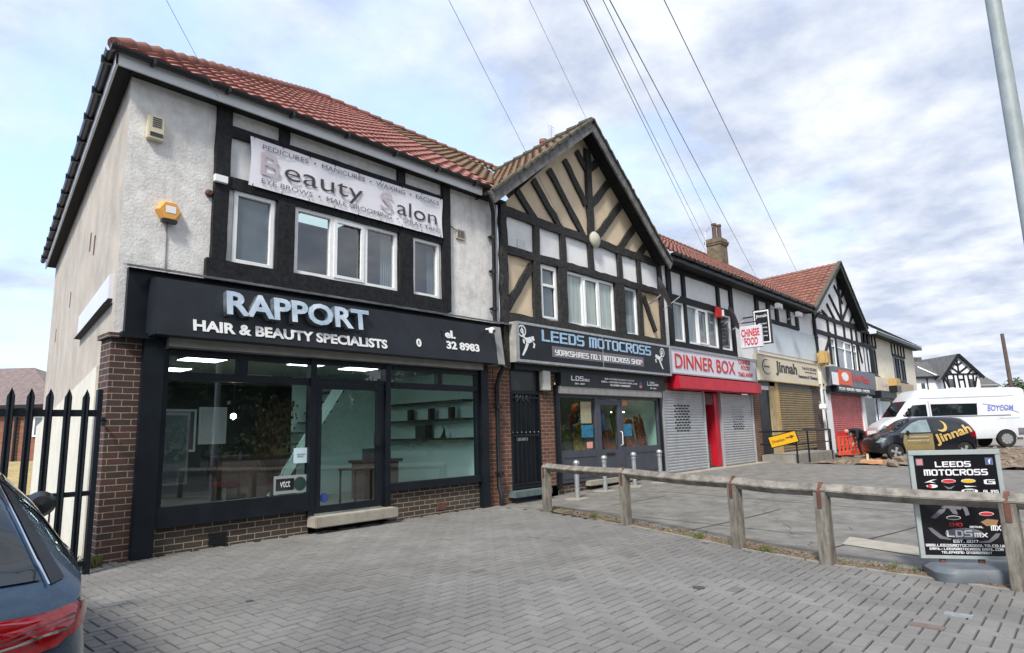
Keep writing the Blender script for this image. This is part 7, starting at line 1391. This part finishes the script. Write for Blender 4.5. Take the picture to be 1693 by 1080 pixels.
# --- white high roof van
van = [(-2.85, .86, .50, .93, .8, .92, 1.4, .84, 2.34), (-2.80, .92, .42, .985, .8, .975, 1.4, .88, 2.43), (-2.3, .93, .38, .99, .8, .98, 1.4, .89, 2.47), (-1, .93, .36, .99, .8, .98, 1.4, .90, 2.49), (.9, .93, .36, .99, .8, .98, 1.4, .90, 2.48), (1.25, .93, .36, .985, .8, .97, 1.38, .87, 2.40), (1.55, .93, .36, .98, .8, .96, 1.36, .84, 2.12), (1.95, .92, .34, .97, .75, .94, 1.30, .80, 1.66), (2.2, .91, .34, .96, .72, .91, 1.18, .78, 1.32), (2.6, .88, .34, .93, .65, .85, 1.0, .72, 1.12), (2.8, .80, .36, .86, .6, .74, .85, .62, .96), (2.86, .70, .4, .76, .55, .66, .72, .55, .80)]
vn = thing('delivery_van', 'white high roof van parked behind the black hatchback', 'van', (0, 0, 0))
me, bvh = car_body(van, [(-1.93, .35), (1.95, .35)], .35, 1.3, n=4); link('body', me, 'vanwhite', vn, 35, True)
for sx in (-1, 1):
    D = (-sx, 0, 0)
    decal('cab_window', [(.95, 1.36), (.95, 1.86), (1.45, 1.84), (1.90, 1.42), (1.85, 1.36)], bvh, D, 'carglass', vn); decal('side_window', [(-.95, 1.36), (-1.0, 1.84), (.78, 1.86), (.78, 1.36)], bvh, D, 'carglass', vn, .008); decal('rub_rail', [(-2.2, 1.30), (-2.2, 1.335), (.9, 1.335), (.9, 1.30)], bvh, D, 'greyletter', vn, .01, 4)
    decal('sill_trim', [(-2.84, .50), (-2.84, .78), (-2.38, .78), (-2.38, .50)], bvh, D, 'greyletter', vn, .01, 3); decal('tail_lamp', [(-2.83, 1.0), (-2.83, 1.5), (-2.74, 1.5), (-2.74, 1.0)], bvh, D, 'lampred', vn, .01, 3)
    decal('door_gap', [(.84, .5), (.84, 2.0), (.86, 2.0), (.86, .5)], bvh, D, 'greyletter', vn, .007, 4); decal('door_gap', [(-2.4, 2.10), (-2.4, 2.115), (1.2, 2.115), (1.2, 2.10)], bvh, D, 'greyletter', vn, .007, 4)
    wheel(vn, sx*.88, -1.93, .35, .22, sx, 8); wheel(vn, sx*.88, 1.95, .35, .22, sx, 8); MB().box(sx*1.02, sx*1.16, 1.62, 1.74, 1.40, 1.72).build('door_mirror', 'blackplastic', vn, bevel=.03, local=True)
    decal('headlight', [(2.78, .78), (2.45, .98), (2.62, 1.04), (2.84, .80)], bvh, D, 'seeglass', vn, .01, 3)
decal('windscreen', [(-.80, 1.38), (-.74, 2.02), (.74, 2.02), (.80, 1.38)], bvh, (0, -1, 0), 'carglass', vn, .01, 4, 'y'); decal('grille', [(-.5, .55), (-.5, .75), (.5, .75), (.5, .55)], bvh, (0, -1, 0), 'blackplastic', vn, .01, 3, 'y')
M['vanblue'] = mat('van_logo_blue', (.16, .18, .50), .5)
side_text(vn, bvh, 'BOYCOM', (1.35, 2.35, 1.50, 1.74), 'vanblue', shear=.25); side_text(vn, bvh, 'telecommunications', (1.75, 2.5, 1.18, 1.22), 'greyletter', ofs=.0)
sw_ = [(-1.2-1.3*i/14, 1.82-.10*math.sin(math.pi*i/28)-.30*(i/14)**2) for i in range(15)]; decal('swoosh', sw_+[(a, b-.022) for a, b in reversed(sw_)], bvh, (1, 0, 0), 'vanblue', vn, .014, 1)
fwd = Vector((math.cos(R_(122)), math.sin(R_(122)), 0)); c_ = Vector((31.26, -5.62, 0))+fwd*1.93+Vector((fwd.y, -fwd.x, 0))*.9; setcar(vn, c_.x, c_.y, 122, .20)

# ============================================================ a person bending behind the bonnet of the hatchback
def skin_person(joints, edges, name, m, par, sub=2):
    me = bpy.data.meshes.new(name); me.from_pydata([j[0] for j in joints], edges, []); o = bpy.data.objects.new(name, me); COL.objects.link(o); md = o.modifiers.new('s', 'SKIN')
    for i, j in enumerate(joints): me.skin_vertices[0].data[i].radius = (j[1], j[1] if len(j) < 3 else j[2])
    me.skin_vertices[0].data[0].use_root = True; o.modifiers.new('u', 'SUBSURF').levels = sub; dg = bpy.context.evaluated_depsgraph_get(); dg.update(); out = bpy.data.meshes.new_from_object(o.evaluated_get(dg)); bpy.data.objects.remove(o); return link(name, out, m, par, 60, True)
pe = thing('person', 'person in dark clothes bending down behind the black hatchback bonnet', 'person', (0, 0, 0))
M['darkcloth'] = mat('dark_cloth', (.015, .014, .018), .9, var=.3, vscale=9); M['skin'] = mat('skin', (.50, .27, .20), .6)
J = [((0, 0, .88), .15), ((.0, .22, 1.02), .15), ((0, .46, 1.05), .16), ((0, .58, 1.02), .06), ((.10, -.02, .82), .10), ((.13, .06, .46), .07), ((.13, -.02, .08), .05), ((.13, .10, .04), .045), ((-.10, -.02, .82), .10), ((-.13, .06, .46), .07), ((-.13, -.02, .08), .05), ((-.13, .10, .04), .045), ((.20, .46, 1.0), .07), ((.26, .52, .74), .05), ((.20, .66, .55), .035), ((-.20, .46, 1.0), .07), ((-.26, .52, .74), .05), ((-.20, .66, .55), .035)]
E_ = [(0, 1), (1, 2), (2, 3), (0, 4), (4, 5), (5, 6), (6, 7), (0, 8), (8, 9), (9, 10), (10, 11), (2, 12), (12, 13), (13, 14), (2, 15), (15, 16), (16, 17)]
skin_person(J, E_, 'clothed_body', 'darkcloth', pe)
hd = MB(); hd.lathe([(0, -.13), (.06, -.11), (.09, -.04), (.095, .03), (.07, .09), (0, .12)], (0, .74, .98), 16, 'y').build('head', 'skin', pe, smooth=60, local=True); MB().lathe([(0, -.14), (.08, -.11), (.105, -.03), (.10, .03)], (0, .72, 1.0), 16, 'y').build('hair', 'darkcloth', pe, smooth=60, local=True)
for sx in (-1, 1):
    h_ = MB(); h_.tube([(sx*.20, .66, .55), (sx*.19, .70, .50), (sx*.185, .72, .46)], [.028, .036, .030], 8)
    for k in range(4): h_.tube([(sx*.185+(k-1.5)*.018, .72, .465), (sx*.185+(k-1.5)*.02, .735, .425), (sx*.185+(k-1.5)*.02, .73, .395+.005*abs(k-1.5))], [.009, .009, .006], 6)
    h_.tube([(sx*.16, .70, .49), (sx*.14, .72, .455), (sx*.145, .73, .43)], [.011, .01, .007], 6); h_.build('hand', 'skin', pe, smooth=60, local=True)
p = CAM+ray(1428, 740)*(25.2/FPX); setcar(pe, p.x, p.y, 150, gz(p.x, p.y)-.0)

# ============================================================ trees
def tree(x, y, h, r, label, seed, n=2600, dark=(.035, .06, .02), light=(.08, .115, .035), base=None, group=None, lsz=.16):
    rr = random.Random(seed); b = gz(x, y) if base is None else base; t = thing('broadleaf_tree', label, 'tree', (x, y, b), group); tr = MB(); tr.tube([(0, 0, 0), (.05, 0, h*.25), (-.05, .08, h*.5), (0, 0, h*.8)], [h*.028, h*.022, h*.014, h*.004], 9); cl = []
    for k in range(11):
        a = rr.uniform(0, 6.28); z0 = h*rr.uniform(.12, .6); R2 = r*rr.uniform(.35, .8); q = Vector((R2*math.cos(a), R2*math.sin(a), min(h*.95, z0+h*rr.uniform(.1, .35)))); tr.tube([(0, 0, z0), q*.5+Vector((0, 0, z0*.5+.1)), q], [h*.011, h*.007, h*.002], 6); cl.append((q, r*rr.uniform(.28, .5)))
    for k in range(9): a = rr.uniform(0, 6.28); cl.append((Vector((r*.45*math.cos(a), r*.45*math.sin(a), h*rr.uniform(.22, .92))), r*rr.uniform(.3, .5)))
    tr.build('trunk', 'oldwood', t, smooth=60, local=True); lf = MB(); lf.c = []
    for i in range(n):
        c, R2 = rr.choice(cl); d = Vector((rr.gauss(0, 1), rr.gauss(0, 1), rr.gauss(0, .8))).normalized(); p = c+d*R2*rr.uniform(.55, 1.05); a = Vector((rr.gauss(0, 1), rr.gauss(0, 1), rr.gauss(0, .6))).normalized()*lsz*rr.uniform(.5, 1.2); e_ = a.cross(Vector((rr.gauss(0, 1), rr.gauss(0, 1), rr.gauss(0, 1)))).normalized()*lsz*rr.uniform(.3, .7)
        lf.add([p-a, p-e_*.8, p+a, p+e_], [(0, 1, 2, 3)]); lf.c += [rr.uniform(.6, 1.3)]*4
    lf.build('crown', M.setdefault('leaf', mat('leaf_green', (.075, .11, .035), .75, vscale=1.2, col2=(.035, .06, .02), attr=True)), t, local=True, recalc=False); return t
for k, (x, y, h, r) in enumerate(((-13, -27, 9, 4), (-5, -25, 10, 4.5), (3, -27, 9, 4.2), (11, -25, 10.5, 4.6), (19, -28, 10, 4.4), (28, -27, 9, 4.2))): tree(x, y, h, r, ('bushy', 'broad', 'round', 'tall', 'leaning', 'loose')[k]+' green tree across the road, number %d along from the salon' % (k+1) if False else ('bushy', 'broad', 'round', 'tall', 'leaning', 'loose')[k]+' green tree mirrored in the shop windows from across the road', 30+k, 9000, group='trees across the road', lsz=.27)
p = CAM+ray(1697, 672)*(70/FPX); tree(p.x, p.y, 4.6, 2.4, 'dark green tree at the right edge beyond the white van', 77, 3000, base=gz(p.x, p.y), lsz=.2)
p = CAM+ray(1686, 690)*(95/FPX); tree(p.x, p.y, 4.5, 3.5, 'low dark tree far off behind the telegraph pole', 78, 2500, base=gz(p.x, p.y), lsz=.25)


lf = MB(); lf.c = []; rr = random.Random(5)
for i in range(30000):
    x = rr.uniform(-60, 110); y = -46+rr.uniform(-5, 5); z = rr.uniform(-.5, 1)*1.0; hh = 7+3*noise.noise(Vector((x*.12, 0, 0)))+1.5*noise.noise(Vector((x*.5, 3, 0))); z = gz(x, y)+hh*rr.random()**.7
    a = Vector((rr.gauss(0, 1), rr.gauss(0, .5), rr.gauss(0, .8))).normalized()*rr.uniform(.22, .5); e_ = a.cross(Vector((rr.gauss(0, 1), rr.gauss(0, 1), rr.gauss(0, 1)))).normalized()*rr.uniform(.15, .35); p = Vector((x, y, z)); lf.add([p-a, p-e_, p+a, p+e_], [(0, 1, 2, 3)]); lf.c += [rr.uniform(.6, 1.2)]*4
tag(lf.build('woodland', M['leaf'], None, recalc=False), 'dark belt of woodland far across the road', 'woodland', kind='stuff')

mb = MB(); bx_, by_ = lsp(-90, 140, 60), lsp(-75, -50, 8)
for y in by_:
    for x in bx_: mb.v.append((x, y, gz(x, y)-.2+(5.2+1.2*noise.noise(Vector((x*.05, 0, 0))))*ss(-50, -60, y)))
for j in range(7):
    for i in range(59): k = j*60+i; mb.f.append((k, k+1, k+61, k+60))
tag(mb.build('sky_blocking_bank', 'grass', recalc=False, smooth=60), kind='structure')  # unseen bank, added to block sky gaps in the shop window reflections
